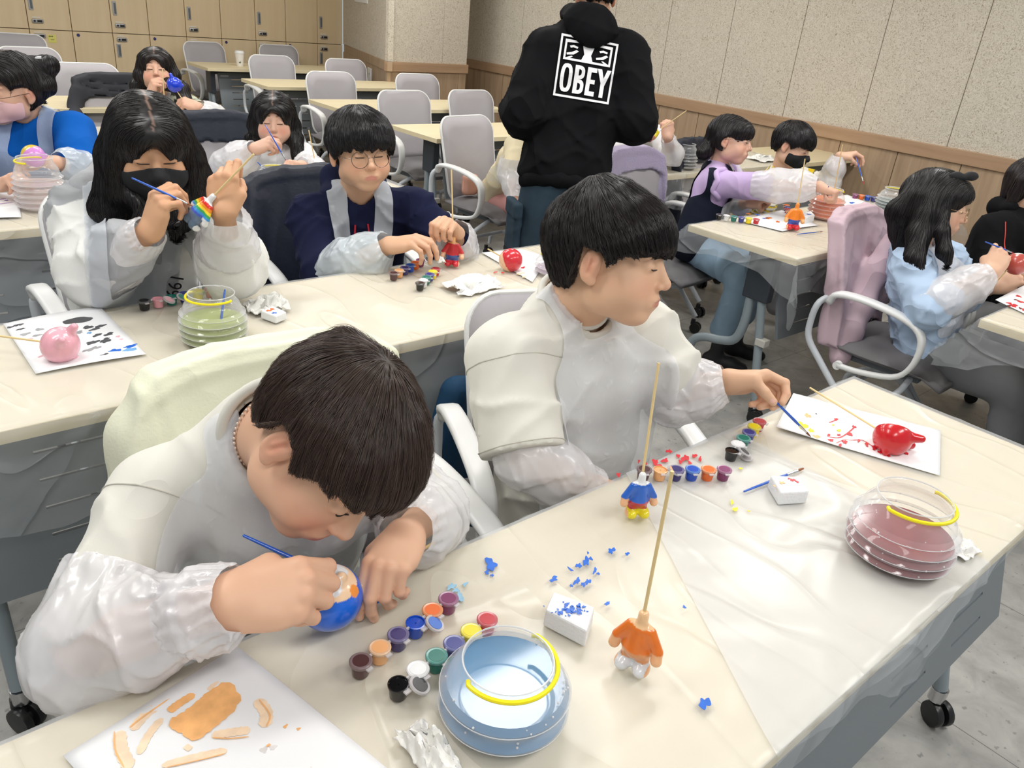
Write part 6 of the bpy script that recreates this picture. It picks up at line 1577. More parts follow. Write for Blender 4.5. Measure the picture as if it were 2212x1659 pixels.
sleeve_cover('sleeve_cover', b4, [P['elL']+nrm(P['shL']-P['elL'])*.03, P['elL']*.7+P['wrL']*.3, P['elL']*.3+P['wrL']*.7, P['wrL']], [.058, .066, .060, .034], 34, .005, .007, .04)
trousers(b4, P, mat('trouser_dark', (40, 42, 48), .9), .98); shoes_(b4, P, SHOE)
tp = hs4[0]['tips'][1]; tissue(tp-[0, 0, .014]+CD(1, .2, 0)*.012, .016, 'torn tissue pinched by the boy in round glasses', 41, (1, .8, 1.8))
c = chair(1.30, 2.30, -.05, 'grey mesh chair of the boy in round glasses, covered by a navy jacket')
JN = mat('jacket_navy', (26, 32, 48), .55, (60, .3, .004), spec=.4)
jacket(c, 'dark navy jacket hung on the chair of the boy in round glasses', JN, w=.25, top=.88, bot=.35, seed=6, over=.42, sleeves=((-.22, .27, .78), (-.265, .2, .62), (-.27, .14, .42)), sl2=((.2, .28, .78, .03), (.25, .27, .6), (.25, .26, .4)))

# ---- girl with long hair and white sleeves, third row
P = dict(neck=PD(582, 325, 3.42), shR=PD(525, 345, 3.40), shL=PD(650, 342, 3.44), elR=PD(497, 362, 3.26), wrR=PD(548, 322, 3.14), elL=PD(672, 372, 3.3), wrL=PD(652, 358, 3.16), pelvis=np.array([1.55, 3.48, .48]))
P['ntop'] = PD(590, 300, 3.38)
H5 = Head(PD(592, 258, 3.32), CD(.22, -.42, .86), CD(.08, .88, .45), .92, skin=(228, 184, 160), lip=(206, 120, 112), blush=.5, wide=1.04)
g5, hs5 = make_person('girl with long black hair and puffed white sleeves painting on the third row', P, H5,
    [(1, P['wrR'], CD(.85, .3, .2), CD(-.3, .5, .8), P['elR'], PINCH, 'pinch', .88, {}), (-1, P['wrL'], CD(-.3, -.1, .9), CD(.1, .95, .1), P['elL'], PINCH, 'pinch', .85, {})], s=.85, head_h=.0036, hand_h=.0036)
eyes(H5, g5, .3, r=.0014)
fs5 = shirt_sdf(P, .88, .012, (.066, .066), 1.0, (.006, .07), 42, neck_cut=.048, loR=(.4, .06), loL=(.4, .06))
garment('white_top', g5, fs5, mat('cotton_white', (238, 238, 240), .85, spec=.2), .009)
apron(g5, fs5, P, .88, bib=(.10, -.35, -.05), h=.009)
sleeve_cover('sleeve_cover', g5, [P['elR']+nrm(P['shR']-P['elR'])*.07, P['elR'], P['elR']*.5+P['wrR']*.5, P['wrR']], [.068, .075, .066, .032], 43, .0065, .006, .045)
sleeve_cover('sleeve_cover', g5, [P['elL']+nrm(P['shL']-P['elL'])*.05, P['elL'], P['wrL']], [.064, .064, .032], 44, .0065, .006, .045)
T_ = H5.T
long_hair(H5, g5, [([T_((-.055, -.01, .05)), T_((-.082, -.01, -.03)), PD(548, 300, 3.36), PD(535, 325, 3.36)], [.035, .032, .032, .016]), ([T_((.055, -.0, .05)), T_((.082, -.0, -.03)), PD(638, 300, 3.36), PD(644, 335, 3.35), PD(640, 352, 3.34)], [.035, .032, .030, .026, .014]), ([T_((-.03, -.08, .0)), PD(560, 320, 3.45), PD(560, 350, 3.45)], [.05, .05, .03])], (22, 18, 19), h=.006, n=1800, width=.0015, seed=5, vol=1.06, opening=((0, .125, -.032), (.056, .085, .080)), bangs=False)
trousers(g5, P, GREYT, .85); 
brush(PD(573, 270, 3.12), PD(622, 354, 3.1), 'blue brush with red tip held by the long haired girl of the third row', tipc=('red', (180, 40, 50)))
c = chair(1.47, 3.55, .05, 'grey mesh chair of the third row girl under a dark navy jacket')
jacket(c, 'dark navy jacket on the chair of the long haired girl, third row', JN, w=.24, top=.88, bot=.4, seed=9, sleeves=((-.2, .27, .8, .03), (-.25, .24, .65), (-.25, .2, .45)), h=.01)
hp = PZ(683, 372, TZ+.035)
figure_head(hp, 1.15, 'yellow and purple plaster figurine piece on the third row table', (246, 226, 30), frame(CD(1, .2, 0), CD(0, 0, 1)), patch=[((0, .0, -.03), (.05, .05, .018), (240, 236, 240)), ((0, .02, -.034), (.012, .05, .012), (190, 90, 200))], ears=0, h=.004)
skewer(hp+[0, 0, .02], PD(667, 281, 3.2), 'bamboo skewer standing before the long haired girl of the third row')
ph = PZ(640, 367, TZ+.03); figure_body(ph-[0, 0, .02], .8, 'small purple figurine under the hand of the third row girl', (140, 40, 100), (140, 40, 100), (120, 40, 80), (140, 40, 100), (140, 60, 120), R=frame(CD(.6, .5, .2)), h=.004)

# ---- girl with the blue figurine
P = dict(neck=PD(342, 215, 4.22), shR=PD(288, 240, 4.22), shL=PD(408, 232, 4.26), elR=PD(285, 285, 4.1), wrR=PD(322, 208, 4.02), elL=PD(462, 262, 4.08), wrL=PD(430, 232, 4.0), pelvis=np.array([1.48, 4.75, .48]))
P['ntop'] = PD(342, 195, 4.16)
H6 = Head(PD(338, 152, 4.12), CD(.35, -.22, .92), CD(.05, .9, .4), .95, skin=(222, 176, 150), blush=.4)
g6, hs6 = make_person('girl with long dark hair holding up a blue figurine on a skewer at the back', P, H6,
    [(1, P['wrR'], CD(.4, .75, .3), CD(-.6, .2, .7), P['elR'], PINCH, 'pinch', .9, {}), (-1, P['wrL'], CD(-.75, .2, .4), CD(.2, .5, .8), P['elL'], PINCH, 'pinch', .9, {})], s=.9, head_h=.004, hand_h=.004)
eyes(H6, g6, .5, r=.0016)
fs6 = shirt_sdf(P, .92, .014, (.066, .062), 1.0, (.006, .07), 52, neck_cut=.046, loR=(.4, .056))
def camo(V): a = wob(V, .022, 77); return np.where((a > .15)[:, None], lin((60, 64, 56)), lin((196, 200, 178)))
garment('patterned_blouse', g6, fs6, mat('camo_cloth', (180, 185, 165), .9, attr='Col', spec=.15), .009, col=camo)
apron(g6, fs6, P, .92, bib=(.07, -.35, -.05), h=.01, strapx=.05)
sleeve_cover('sleeve_cover', g6, [P['elL']+nrm(P['shL']-P['elL'])*.04, P['elL'], P['elL']*.5+P['wrL']*.5, P['wrL']], [.070, .078, .066, .032], 53, .007, .006, .05)
T_ = H6.T
long_hair(H6, g6, [([T_((-.055, -.01, .05)), T_((-.084, .0, -.03)), PD(297, 185, 4.2), PD(298, 225, 4.2), PD(300, 262, 4.2)], [.036, .034, .036, .034, .018]), ([T_((.055, -.0, .05)), T_((.084, -.0, -.03)), PD(392, 190, 4.1), PD(400, 220, 4.1), PD(398, 240, 4.1)], [.035, .032, .036, .034, .018])], (34, 28, 27), h=.007, n=1300, width=.0018, seed=6, vol=1.05, opening=((.01, .125, -.030), (.054, .085, .082)))
trousers(g6, P, GREYT, .9)
c = chair(1.40, 4.84, 0, 'grey mesh chair under a black coat behind the girl with the blue figurine')
jacket(c, 'black coat over the chair of the girl with the blue figurine', mat('coat_black', (40, 42, 50), .7), w=.25, top=.90, bot=.45, seed=11, sleeves=((-.22, .27, .80, .03), (-.26, .2, .68), (-.26, .15, .5)), h=.012)
hp = PD(377, 183, 3.95); figure_head(hp, 1.15, 'shiny deep blue plaster head raised by the girl at the back', (24, 64, 214), frame(CD(-.1, .9, .3), CD(.3, 0, 1)), h=.004)
skewer(hp-CD(-.3, .9, 0)*.03, PD(423, 258, 3.98), 'bamboo skewer under the deep blue head')
skewer(PD(351, 150, 3.93), PD(355, 212, 3.97), 'upright bamboo skewer before the face of the girl at the back', .0028)

# ---- girl at the left edge with ponytail and pink mask
P = dict(neck=PD(70, 255, 2.92), shR=PD(-75, 285, 2.85), shL=PD(160, 285, 2.92), elR=PD(-110, 400, 2.7), wrR=PD(0, 400, 2.6), elL=PD(178, 368, 2.82), wrL=PD(125, 352, 2.70), pelvis=np.array([.60, 3.5, .48]))
P['ntop'] = PD(50, 225, 2.86)
H7 = Head(PD(18, 190, 2.80), CD(-.30, -.45, .80), CD(.08, .86, .5), 1.03, skin=(226, 182, 156), blush=.2)
g7, hs7 = make_person('girl with ponytail, round glasses and pink mask at the left picture edge', P, H7,
    [(-1, P['wrL'], CD(-.85, .1, .4), CD(.1, .9, .4), P['elL'], RELAX, 'pinch', .95, {}), (1, P['wrR'], CD(.7, .2, .4), CD(0, .9, .4), P['elR'], PINCH, 'pinch', .95, {})], s=1.0, head_h=.0036, hand_h=.004)
eyes(H7, g7, .4, r=.0013); glasses(H7, g7, r=.026, z=-.016, col=(70, 52, 54))
mask(H7, g7, mat('mask_pink', (238, 196, 200), .8), 'pale pink face mask')
BLUET = creased(mat('sweater_blue', (10, 92, 182), .9, (400, .2, .001), spec=.15), 5, .5, .02)
fs7 = shirt_sdf(P, 1.0, .014, (.074, .064), 1.0, (.007, .09), 62, neck_cut=.055, loL=(.3, .06), loR=(.3, .06))
garment('blue_sweatshirt', g7, fs7, BLUET, .009)
apron(g7, fs7, P, 1.0, bib=(.13, -.35, -.12), strapx=.068, strapw=.034, h=.009, m=film_mat('apron_blue_tint', (206, 222, 244), .66, .6, 30, .3, .004, spec=.25))
sleeve_cover('sleeve_cover', g7, [P['elL']+nrm(P['elL']-P['wrL'])*.05, P['elL'], P['elL']*.4+P['wrL']*.6, P['wrL']], [.066, .068, .06, .034], 63, .007, .006, .05, m=film_mat('sleeve_bluish', (224, 234, 240), .8, .22, 16, .55, .01, spec=.6))
T_ = H7.T
long_hair(H7, g7, [([T_((-.02, -.085, .05)), T_((-.075, -.12, .07)), PD(88, 150, 2.86), PD(96, 185, 2.86), PD(80, 198, 2.86)], [.04, .030, .042, .036, .016])], (24, 20, 22), h=.006, n=2400, width=.0014, seed=7, cutz=-.050, opening=((.0, .140, -.010), (.086, .140, .078)), length=.13, earcut=((-.09, .035, -.035), (.05, .062, .055)))
ring_tube('scrunchie', g7, [T_((-.062+.020*math.cos(t), -.100+.010*math.cos(t), .066+.022*math.sin(t))) for t in np.arange(0, 6.28, .7)], .012, mat('scrunchie_grey', (196, 196, 200), .9), 10)
trousers(g7, P, GREYT, 1.0)
hp = PD(72, 338, 2.62); figure_head(hp, 1.15, 'yellow and lilac plaster head above the tall bowl at the left', (230, 200, 70), frame(CD(-.3, .9, .3), CD(.6, 0, .8)), patch=[((.022, .01, -.008), (.026, .05, .03), (226, 150, 226))], ears=0, h=.004)
c = chair(.55, 3.58, 0, 'grey mesh chair of the ponytail girl at the left edge')

# ---- standing person in a black hoodie
P = dict(neck=PD(1262, 62, 3.22), shL=PD(1178, 118, 3.18), shR=PD(1352, 118, 3.26), elL=PD(1132, 245, 3.15), elR=PD(1372, 262, 3.24), wrL=PD(1150, 215, 3.35), wrR=PD(1345, 230, 3.5), pelvis=PD(1222, 370, 3.26))
P['wrL'] = P['elL']+CD(.2, .3, -1)*.2; P['wrR'] = P['elR']+CD(-.25, .25, -1)*.22
X = nrm((P['shR']-P['shL'])*[1, 1, 0]); fwm = nrm(np.array([-X[1], X[0], 0])); pb = P['pelvis']
for g, sd in ((1, 'R'), (-1, 'L')):
    P['hip'+sd] = pb+X*g*.085+[0, 0, -.03]; P['kn'+sd] = np.array([*(pb+X*g*.11)[:2], pb[2]*.52]); P['an'+sd] = np.array([*(pb+X*g*.13)[:2], .08])
P['ntop'] = PD(1280, 10, 3.2)
H8 = Head(PD(1284, -12, 3.22), nrm(fwm+[0, 0, -.35]), nrm(np.array([0, 0, 1.0])+fwm*.3), 1.0, skin=(214, 166, 136))
m8, hs8 = make_person('standing person in a black OBEY hoodie and dark jeans seen from behind', P, H8,
    [(-1, P['wrL'], CD(.4, .1, -1), CD(0, 1, 0), P['elL'], RELAX, 'in', 1.0, {}), (1, P['wrR'], CD(-.4, .1, -1), CD(0, 1, 0), P['elR'], RELAX, 'in', 1.0, {})], s=1.02, head_h=.004, hand_h=.005)
short_hair(H8, m8, (20, 18, 19), fr=.02, side=-.004, nape=-.05, h=.004, n=2000, length=.06, width=.0013, seed=8)
fs8 = shirt_sdf(P, 1.14, .014, (.082, .078), 1.0, (.010, .055), 72, neck_cut=0, belly=1.06, loR=(.8, .058), loL=(.8, .058), k=.05)
garment('black_hoodie', m8, fs8, BLACKF, .008)
B8 = torso_frame(P); X8, Y8, Z8 = B8.T
f = SDF(.035)
for a in np.arange(0, 6.28, .52):
    f.ell(P['neck']+B8@np.array([.072*math.cos(a), .062*math.sin(a)-.01, .040-.02*math.sin(a)*-1]), (.034, .034, .034), k=.03)
f.ell(P['neck']+B8@np.array([0, -.085, -.015]), (.115, .052, .075), B8, k=.04); f.ell(P['neck']+B8@np.array([0, -.10, -.055]), (.06, .042, .05), B8, k=.03)
f.fn(folds(.005, .06, 73, (1, 1, 2.2)), op=2); garment('hood', m8, f, BLACKF, .007)
f = SDF(.04)
for t in np.arange(0, 6.28, .4): f.ell(P['pelvis']+B8@np.array([.162*math.cos(t), .105*math.sin(t), -.06])*1.0, (.03, .03, .032), k=.04)
f.fn(folds(.002, .05, 3), op=2); garment('hem_band', m8, f, BLACKF, .008)
trousers(m8, P, DENIM, 1.12, r=(.098, .092, .092), seed=75, low=.98, lab='dark washed baggy cargo jeans'); shoes_(m8, P, SHOE, 1.05, fwm)
# cargo pocket on the left leg
pc = (P['hipL']+P['knL'])/2-X*.105-[0, 0, .02]; f = SDF(.01).box(pc, (.016, .075, .10), frame((0, 0, 1), X), .014); f.box(pc+[0, 0, .085]-X*.004, (.019, .080, .032), frame((0, 0, 1), X), .010, k=.003); f.fn(folds(.003, .04, 4), op=2); garment('cargo_pocket', m8, f, DENIM, .007)
# print on the back, laid on the cloth
PRW = mat('print_white', (236, 236, 238), .6)
def back_print():
    # local picture coordinates x 0..1, y 0..1.27 on a quad measured in the photograph
    C_ = [np.array(q, float) for q in ((1194, 206), (1314, 226), (1336, 96), (1213, 72))]   # bl br tr tl
    def px(s, t): a = C_[0]*(1-s)+C_[1]*s; b = C_[3]*(1-s)+C_[2]*s; return a*(1-t)+b*t
    def on(s, t):
        u, v = px(s, t); r = ray(u, v); d = 2.6
        for _ in range(50):
            e = fs8((CAMP+r*d)[None])[0]
            if e < .0025: break
            d += max(e*.75, .0008)/np.linalg.norm(r)
        return CAMP+r*(d-.0015)
    n = 26; G = [[on(i/n, j/n) for i in range(n+1)] for j in range(n+1)]; G = np.array(G)
    for _ in range(3): 
        Gi = G.copy(); Gi[1:-1, 1:-1] = (G[:-2, 1:-1]+G[2:, 1:-1]+G[1:-1, :-2]+G[1:-1, 2:]+G[1:-1, 1:-1]*2)/6; G = Gi
    def at(s, t):
        x = min(max(s, 0), .9999)*n; y = min(max(t, 0), .9999)*n; i, j = int(x), int(y); a, b = x-i, y-j
        return (G[j, i]*(1-a)+G[j, i+1]*a)*(1-b)+(G[j+1, i]*(1-a)+G[j+1, i+1]*a)*b+Y8*-.0025
    mb = MB()
    def poly(pts, sub=.04):
        # triangulated patch, subdivided so that it follows the cloth
        bm = bmesh.new(); vs = [bm.verts.new((x, y, 0)) for x, y in pts]; bm.faces.new(vs); bmesh.ops.triangulate(bm, faces=bm.faces[:])
        for _ in range(3):
            es = [e for e in bm.edges if e.calc_length() > sub*2]
            if not es: break
            bmesh.ops.subdivide_edges(bm, edges=es, cuts=1); bmesh.ops.triangulate(bm, faces=bm.faces[:])
        bm.verts.index_update(); V = [at(v.co.x, v.co.y) for v in bm.verts]; mb.add(V, [[v.index for v in f_.verts] for f_ in bm.faces]); bm.free()
    def band(x0, y0, x1, y1): poly([(x0, y0), (x1, y0), (x1, y1), (x0, y1)])
    w_ = .035
    band(0, 0, 1, w_); band(0, 1-w_, 1, 1); band(0, w_, w_, 1-w_); band(1-w_, w_, 1, 1-w_)
    # block letters
    y0, y1 = .085, .545; hh = y1-y0
    def ringp(cx, cy, rx, ry, t, a0=0, a1=360, nn=20, sq=.75):
        def pt(a, k): c_, s_ = math.cos(a), math.sin(a); return (cx+(rx-k)*math.copysign(abs(c_)**sq, c_), cy+(ry-k)*math.copysign(abs(s_)**sq, s_))
        A = [math.radians(a0+(a1-a0)*i/nn) for i in range(nn+1)]
        for i in range(nn): poly([pt(A[i], 0), pt(A[i+1], 0), pt(A[i+1], t), pt(A[i], t)], .2)
    ringp(.185, (y0+y1)/2, .105, hh/2, .062, sq=.7)
    xb = .325; band(xb, y0, xb+.07, y1)
    ringp(xb+.07, y0+hh*.26, .115, hh*.26, .06, -90, 90, 12); ringp(xb+.07, y0+hh*.76, .108, hh*.24, .058, -90, 90, 12)
    xe = .545; band(xe, y0, xe+.07, y1); band(xe+.07, y0, xe+.165, y0+.075); band(xe+.07, y1-.075, xe+.165, y1); band(xe+.07, y0+hh/2-.035, xe+.150, y0+hh/2+.035)
    band(.80, y0, .868, y0+hh*.5); poly([(.80, y0+hh*.5), (.868, y0+hh*.5), (.79, y1), (.715, y1)]); poly([(.80, y0+hh*.42), (.868, y0+hh*.42), (.955, y1), (.885, y1)])
    # upper picture panel: white field with dark abstract curls
    band(.085, .60, .915, .635); band(.085, .635, .12, .93); band(.88, .635, .915, .93)
    poly([(.40, .635), (.60, .635), (.56, .73), (.60, .86), (.50, .93), (.40, .86), (.44, .73)])
    for cx in (.24, .76):
        g = 1 if cx < .5 else -1
        poly([(cx-.10, .68), (cx+.02, .70), (cx+.10, .76), (cx+.06, .78), (cx-.02, .735), (cx-.11, .71)][::1])
        poly([(cx-.05, .80), (cx+.0, .815), (cx+.07, .80), (cx+.08, .83), (cx+.0, .85), (cx-.07, .83)])
        poly([(cx-.11*g, .635), (cx-.04*g, .635), (cx+.01*g, .67), (cx-.02*g, .675)])
    poly([(.12, .88), (.40, .90), (.40, .93), (.12, .93)]); poly([(.60, .90), (.88, .88), (.88, .93), (.60, .93)])
    o = child(mb.build('back_print', PRW, m8, smooth=False, loc=(0, 0, 0)), m8); o['label'] = 'white framed OBEY print'
back_print()

# ---- girl with lavender sleeves, profile
P = dict(neck=PD(1553, 358, 3.72), shR=PD(1548, 398, 3.60), shL=PD(1575, 380, 3.82), elR=PD(1645, 402, 3.48), wrR=PD(1768, 402, 3.36), elL=PD(1600, 440, 3.8), wrL=PD(1618, 440, 3.6), pelvis=PD(1497, 528, 3.75))
P['ntop'] = PD(1562, 335, 3.68)
P['fw'] = np.array([.25, -1, 0]); 
H9 = Head(PD(1578, 302, 3.64), CD(.88, -.24, .38), CD(.22, .92, .3), .93, skin=(226, 182, 158), blush=.3)
pv = P['pelvis']
P['hipR'] = pv+[0, -.02, -.02]; P['knR'] = PD(1608, 598, 3.50); P['anR'] = PD(1556, 725, 3.70); P['hipL'] = pv+[.12, .02, -.02]; P['knL'] = PD(1640, 590, 3.66); P['anL'] = PD(1600, 690, 3.85)
g9, hs9 = make_person('girl with glasses, low bun and lavender sleeves reaching to the orange bowl', P, H9,
    [(1, P['wrR'], CD(.85, -.35, .1), CD(.2, .9, .3), P['elR'], GRIP, 'in', .92, {}), (-1, P['wrL'], CD(.5, .2, .4), CD(.2, .5, .8), P['elL'], GRIP, 'pinch', .85, {})], s=.88, head_h=.0036, hand_h=.0036)
eyes(H9, g9, .4, r=.0015); glasses(H9, g9, r=.0235, z=-.012, col=(160, 150, 140))
long_hair(H9, g9, [([T9, T9b], [.03, .026]) for T9, T9b in [(H9.T((0, -.10, -.02)), PD(1526, 325, 3.66))]]+[([PD(1526, 325, 3.66), PD(1519, 330, 3.66)], [.034, .03])], (26, 22, 24), h=.006, n=1800, width=.0013, seed=9, cutz=-.040, opening=((.0, .135, -.050), (.085, .115, .066)), length=.09, bangs=True, earcut=((.09, .02, -.035), (.045, .05, .045)))
fs9 = shirt_sdf(P, .9, .010, (.066, .064), 1.0, (.005, .06), 82, neck_cut=.045, k=.035)
LAV = creased(mat('lavender_cloth', (206, 182, 226), .85, spec=.2), 8, .4, .01)
garment('lavender_top', g9, fs9, LAV, .008)
B9 = torso_frame(P); V_, Q_ = polygonise(lambda q: fs9(q)-.007, *[b+d for b, d in zip(fs9.bounds(), (-.03, .03))], .008); L_ = (V_-P['neck'])@B9
V_, Q_ = keep_faces(V_, Q_, ((L_[:, 2] < -.05)&(np.abs(L_[:, 0]) < .30)&(np.linalg.norm(np.cross(V_-P['shR'], nrm(P['elR']-P['shR'])), axis=1) > .068)&((L_[:, 1] < .04)|(L_[:, 2] < -.2)))|((np.abs(L_[:, 0]) < .085)&(L_[:, 2] < .0))); V_ = smooth_edge(V_, Q_)
child(mesh_obj('navy_vest', V_, Q_, mat('vest_navy', (22, 28, 44), .85, (200, .2, .002), spec=.2), g9, True, (0, 0, 0)), g9)
ring_tube('ruffle', g9, [P['shR']+nrm(P['elR']-P['shR'])*.02+frame(P['elR']-P['shR'])@np.array([.066*math.cos(t), .066*math.sin(t), .01*math.sin(5*t)]) for t in np.arange(0, 6.28, .35)], .012, LAV, 10, nb=60)
sleeve_cover('sleeve_cover', g9, [P['elR']*.9+P['shR']*.1, P['elR']*.7+P['wrR']*.3, P['elR']*.3+P['wrR']*.7, P['wrR']-nrm(P['wrR']-P['elR'])*.01], [.060, .070, .066, .036], 83, .0055, .006, .045)
apron(g9, fs9, P, .9, bib=(.12, -.35, -.05), h=.009, grow=.014)
f = SDF(.02).chain([pv, P['knR'], P['anR']+(P['knR']-P['anR'])*.12], [.088, .068, .058], k=.03); f.chain([P['hipL'], P['knL'], P['anL']+(P['knL']-P['anL'])*.12], [.082, .064, .056], k=.03); f.fn(folds(.005, .06, 84), op=2); garment('trousers', g9, f, DENIML, .009, lab='light blue jeans')
for sd in ('R', 'L'):
    a = P['an'+sd]; garment('sock', g9, SDF(.01).cone(a+[0, 0, .07], a+[0, 0, -.01], .036, .034), mat('sock_white', (228, 228, 226), .9), .007)
P['anR'][2] = max(P['anR'][2], .07); P['anL'][2] = max(P['anL'][2], .07)
shoes_(g9, P, SHOE, 1, CD(.8, -.5, .2)*[1, 1, 0])
brush(PD(1790, 402, 3.32), PZ(1786, 452, TZ+.02), 'brush being rinsed in the orange water by the lavender sleeved girl', tipc=('grey', (80, 80, 84)))
c = chair(3.06, 2.30, .12, 'grey mesh chair of the girl with lavender sleeves, topped by a fleece')
FL = mat('fleece_lavender', (170, 160, 188), .98, (150, .8, .004), spec=.05, sheen=.4)
jacket(c, 'lavender fleece jacket thrown over the chair of the girl with lavender sleeves', FL, w=.24, top=.895, bot=.62, thick=.022, seed=20, sleeves=((.16, .32, .82, .035), (.20, .33, .74, .035), (.21, .33, .60, .032)), h=.009, over=.10)
# ---- boy in yellow stripes with a black mask
P = dict(neck=PD(1688, 372, 4.18), shR=PD(1655, 398, 4.12), shL=PD(1735, 388, 4.32), elR=PD(1655, 445, 4.05), wrR=PD(1640, 440, 3.95), elL=PD(1788, 400, 4.2), wrL=PD(1812, 338, 4.12), pelvis=np.array([3.95, 2.45, .48]))
P['ntop'] = PD(1700, 350, 4.14)
H10 = Head(PD(1712, 315, 4.08), CD(.74, -.52, .42), CD(.35, .85, .42), .95, skin=(226, 184, 158), blush=.2)
b10, hs10 = make_person('boy in a yellow striped shirt and black mask lifting a brush by the wall', P, H10,
    [(-1, P['wrL'], CD(.9, .15, .1), CD(.1, .9, .3), P['elL'], [(40, 40, 20), (50, 44, 24), (56, 50, 26), (60, 54, 28)], 'pinch', .95, {})], s=.88, head_h=.004, hand_h=.004)
eyes(H10, b10, .3, r=.0015); mask(H10, b10, mat('mask_black', (22, 24, 28), .8), 'black face mask', h=.004)
short_hair(H10, b10, (26, 23, 25), fr=.016, side=-.0, nape=-.05, h=.005, n=2200, length=.075, width=.0014, seed=10, vol=1.08)
fs10 = shirt_sdf(P, .9, .012, (.064, .060), 1.0, (.005, .06), 92, neck_cut=.045, loL=(.2, .056))
B10 = torso_frame(P)
def stripes(V): z = (V-P10['neck'])@B10[:, 2]; s_ = (z*46) % 1; c = np.where((s_ < .42)[:, None], lin((226, 192, 40)), lin((232, 228, 214))); return np.where(((s_ > .42)&(s_ < .56))[:, None], lin((90, 92, 100)), c)
P10 = dict(P)
garment('striped_shirt', b10, fs10, mat('striped_cloth', (226, 192, 40), .9, attr='Col', spec=.15), .006, col=stripes)
apron(b10, fs10, P, .9, bib=(.11, -.35, -.06), h=.01)
sleeve_cover('sleeve_cover', b10, [P['elL']+nrm(P['shL']-P['elL'])*.05, P['elL'], P['elL']*.4+P['wrL']*.6, P['wrL']], [.066, .062, .054, .032], 93, .007, .006, .05)
trousers(b10, P, GREYT, .9)
hb = hs10[0]['pinch']; brush(PD(1849, 338, 4.08), PD(1866, 398, 4.0), 'blue brush with red tip lifted in the air by the boy in yellow stripes', tipc=('red', (180, 40, 50)))
c = chair(3.80, 2.50, .1, 'grey mesh chair of the boy in yellow stripes with a navy coat')
jacket(c, 'navy coat on the chair behind the boy in yellow stripes', JN, w=.23, top=.88, bot=.45, seed=14, sleeves=None, h=.012)
# ---- girl in light blue with a hair bow
P = dict(neck=PD(1972, 528, 2.92), shR=PD(1968, 580, 2.80), shL=PD(2040, 560, 3.02), elR=PD(2002, 668, 2.72), wrR=PD(2138, 590, 2.66), elL=PD(2080, 640, 3.0), wrL=PD(2150, 620, 2.85), pelvis=PD(2002, 745, 3.0))
P['ntop'] = PD(2000, 500, 2.86)
H11 = Head(PD(2022, 442, 2.80), CD(.86, -.32, .36), CD(.26, .9, .34), 1.0, skin=(226, 184, 156), blush=.3)
pv = P['pelvis']; P['fw'] = np.array([.1, -1, 0])
g11, hs11 = make_person('girl in a light blue sweatshirt with a black hair bow and glasses on the right', P, H11,
    [(1, P['wrR'], CD(.5, .75, -.1), CD(-.3, .2, .9), P['elR'], [(40, 50, 26), (56, 60, 30), (64, 66, 34), (70, 70, 36)], 'pinch', 1.0, {}), (-1, P['wrL'], CD(.6, .3, .2), CD(.2, .3, .9), P['elL'], GRIP, 'pinch', .95, {})], s=.97, head_h=.0032, hand_h=.003)
eyes(H11, g11, .35, r=.0014); glasses(H11, g11, r=.0225, z=-.012, col=(190, 160, 130))
BL11 = creased(mat('sweat_light_blue', (184, 206, 232), .9, (300, .2, .001), spec=.15), 7, .6, .02, (1, 1, 1.6))
fs11 = shirt_sdf(P, .96, .012, (.070, .070), 1.0, (.010, .035), 102, neck_cut=.05, loR=(.25, .066))
garment('sweatshirt', g11, fs11, BL11, .0075)
apron(g11, fs11, P, .98, bib=(.13, -.35, -.06), h=.009)
sleeve_cover('sleeve_cover', g11, [P['elR']+nrm(P['shR']-P['elR'])*.02+nrm(P['elR']-P['wrR'])*.02, P['elR']*.7+P['wrR']*.3, P['elR']*.3+P['wrR']*.7, P['wrR']], [.066, .070, .064, .036], 103, .0055, .007, .05)
T_ = H11.T
L11 = [([T_((.06, -.02, .04)), T_((.078, -.02, -.04)), PD(1985, 505, 2.76), PD(1975, 560, 2.75), PD(1990, 590, 2.73)], [.034, .036, .040, .034, .014]),
       ([T_((.05, -.06, .02)), T_((.04, -.10, -.05)), PD(1950, 500, 2.86), PD(1945, 545, 2.86)], [.05, .048, .045, .022]),
       ([T_((.070, .015, .04)), T_((.080, .030, -.03)), PD(2035, 500, 2.72), PD(2040, 545, 2.72), PD(2050, 568, 2.71)], [.022, .020, .022, .024, .010])]
long_hair(H11, g11, L11, (22, 19, 20), h=.0055, n=3200, width=.0013, seed=11, vol=1.05, opening=((.0, .135, -.035), (.075, .085, .085)), bangs=True, length=.18)
f = SDF(.01); bc = T_((.035, .05, .105))
for g in (-1, 1): f.ell(bc+CD(.8*g, .15, .1)*.026, (.026, .012, .016), frame(CD(.1, .9, .3), CD(1, .1*g, 0)), k=.006)
f.ell(bc, (.010,)*3); garment('hair_bow', g11, f, mat('bow_black', (26, 26, 30), .7), .004)
trousers(g11, P, mat('trouser_grey', (112, 114, 116), .9, spec=.15), 1.05); shoes_(g11, P, SHOE)
hp = PD(2196, 570, 2.72); figure_head(hp, 1.15, 'dull red plaster head held by the girl in light blue', (190, 84, 74), frame(CD(-.1, .9, .3), CD(.6, 0, .8)), patch=[((.0, .01, .034), (.016, .02, .012), (240, 236, 234))], ears=0, h=.003)
skewer(hp-CD(.7, .4, 0)*.03, PD(2142, 620, 2.76), 'bamboo skewer under the dull red head')
brush(PD(2128, 522, 2.66), PD(2192, 548, 2.68), 'blue brush held by the girl in light blue', tipc=('red', (180, 40, 50)))
c = chair(3.02, 1.10, .10, 'grey mesh chair of the girl in light blue with a pink jacket')
JP = creased(mat('jacket_mauve', (200, 176, 186), .8, (90, .2, .002), spec=.25), 9, .5, .012)
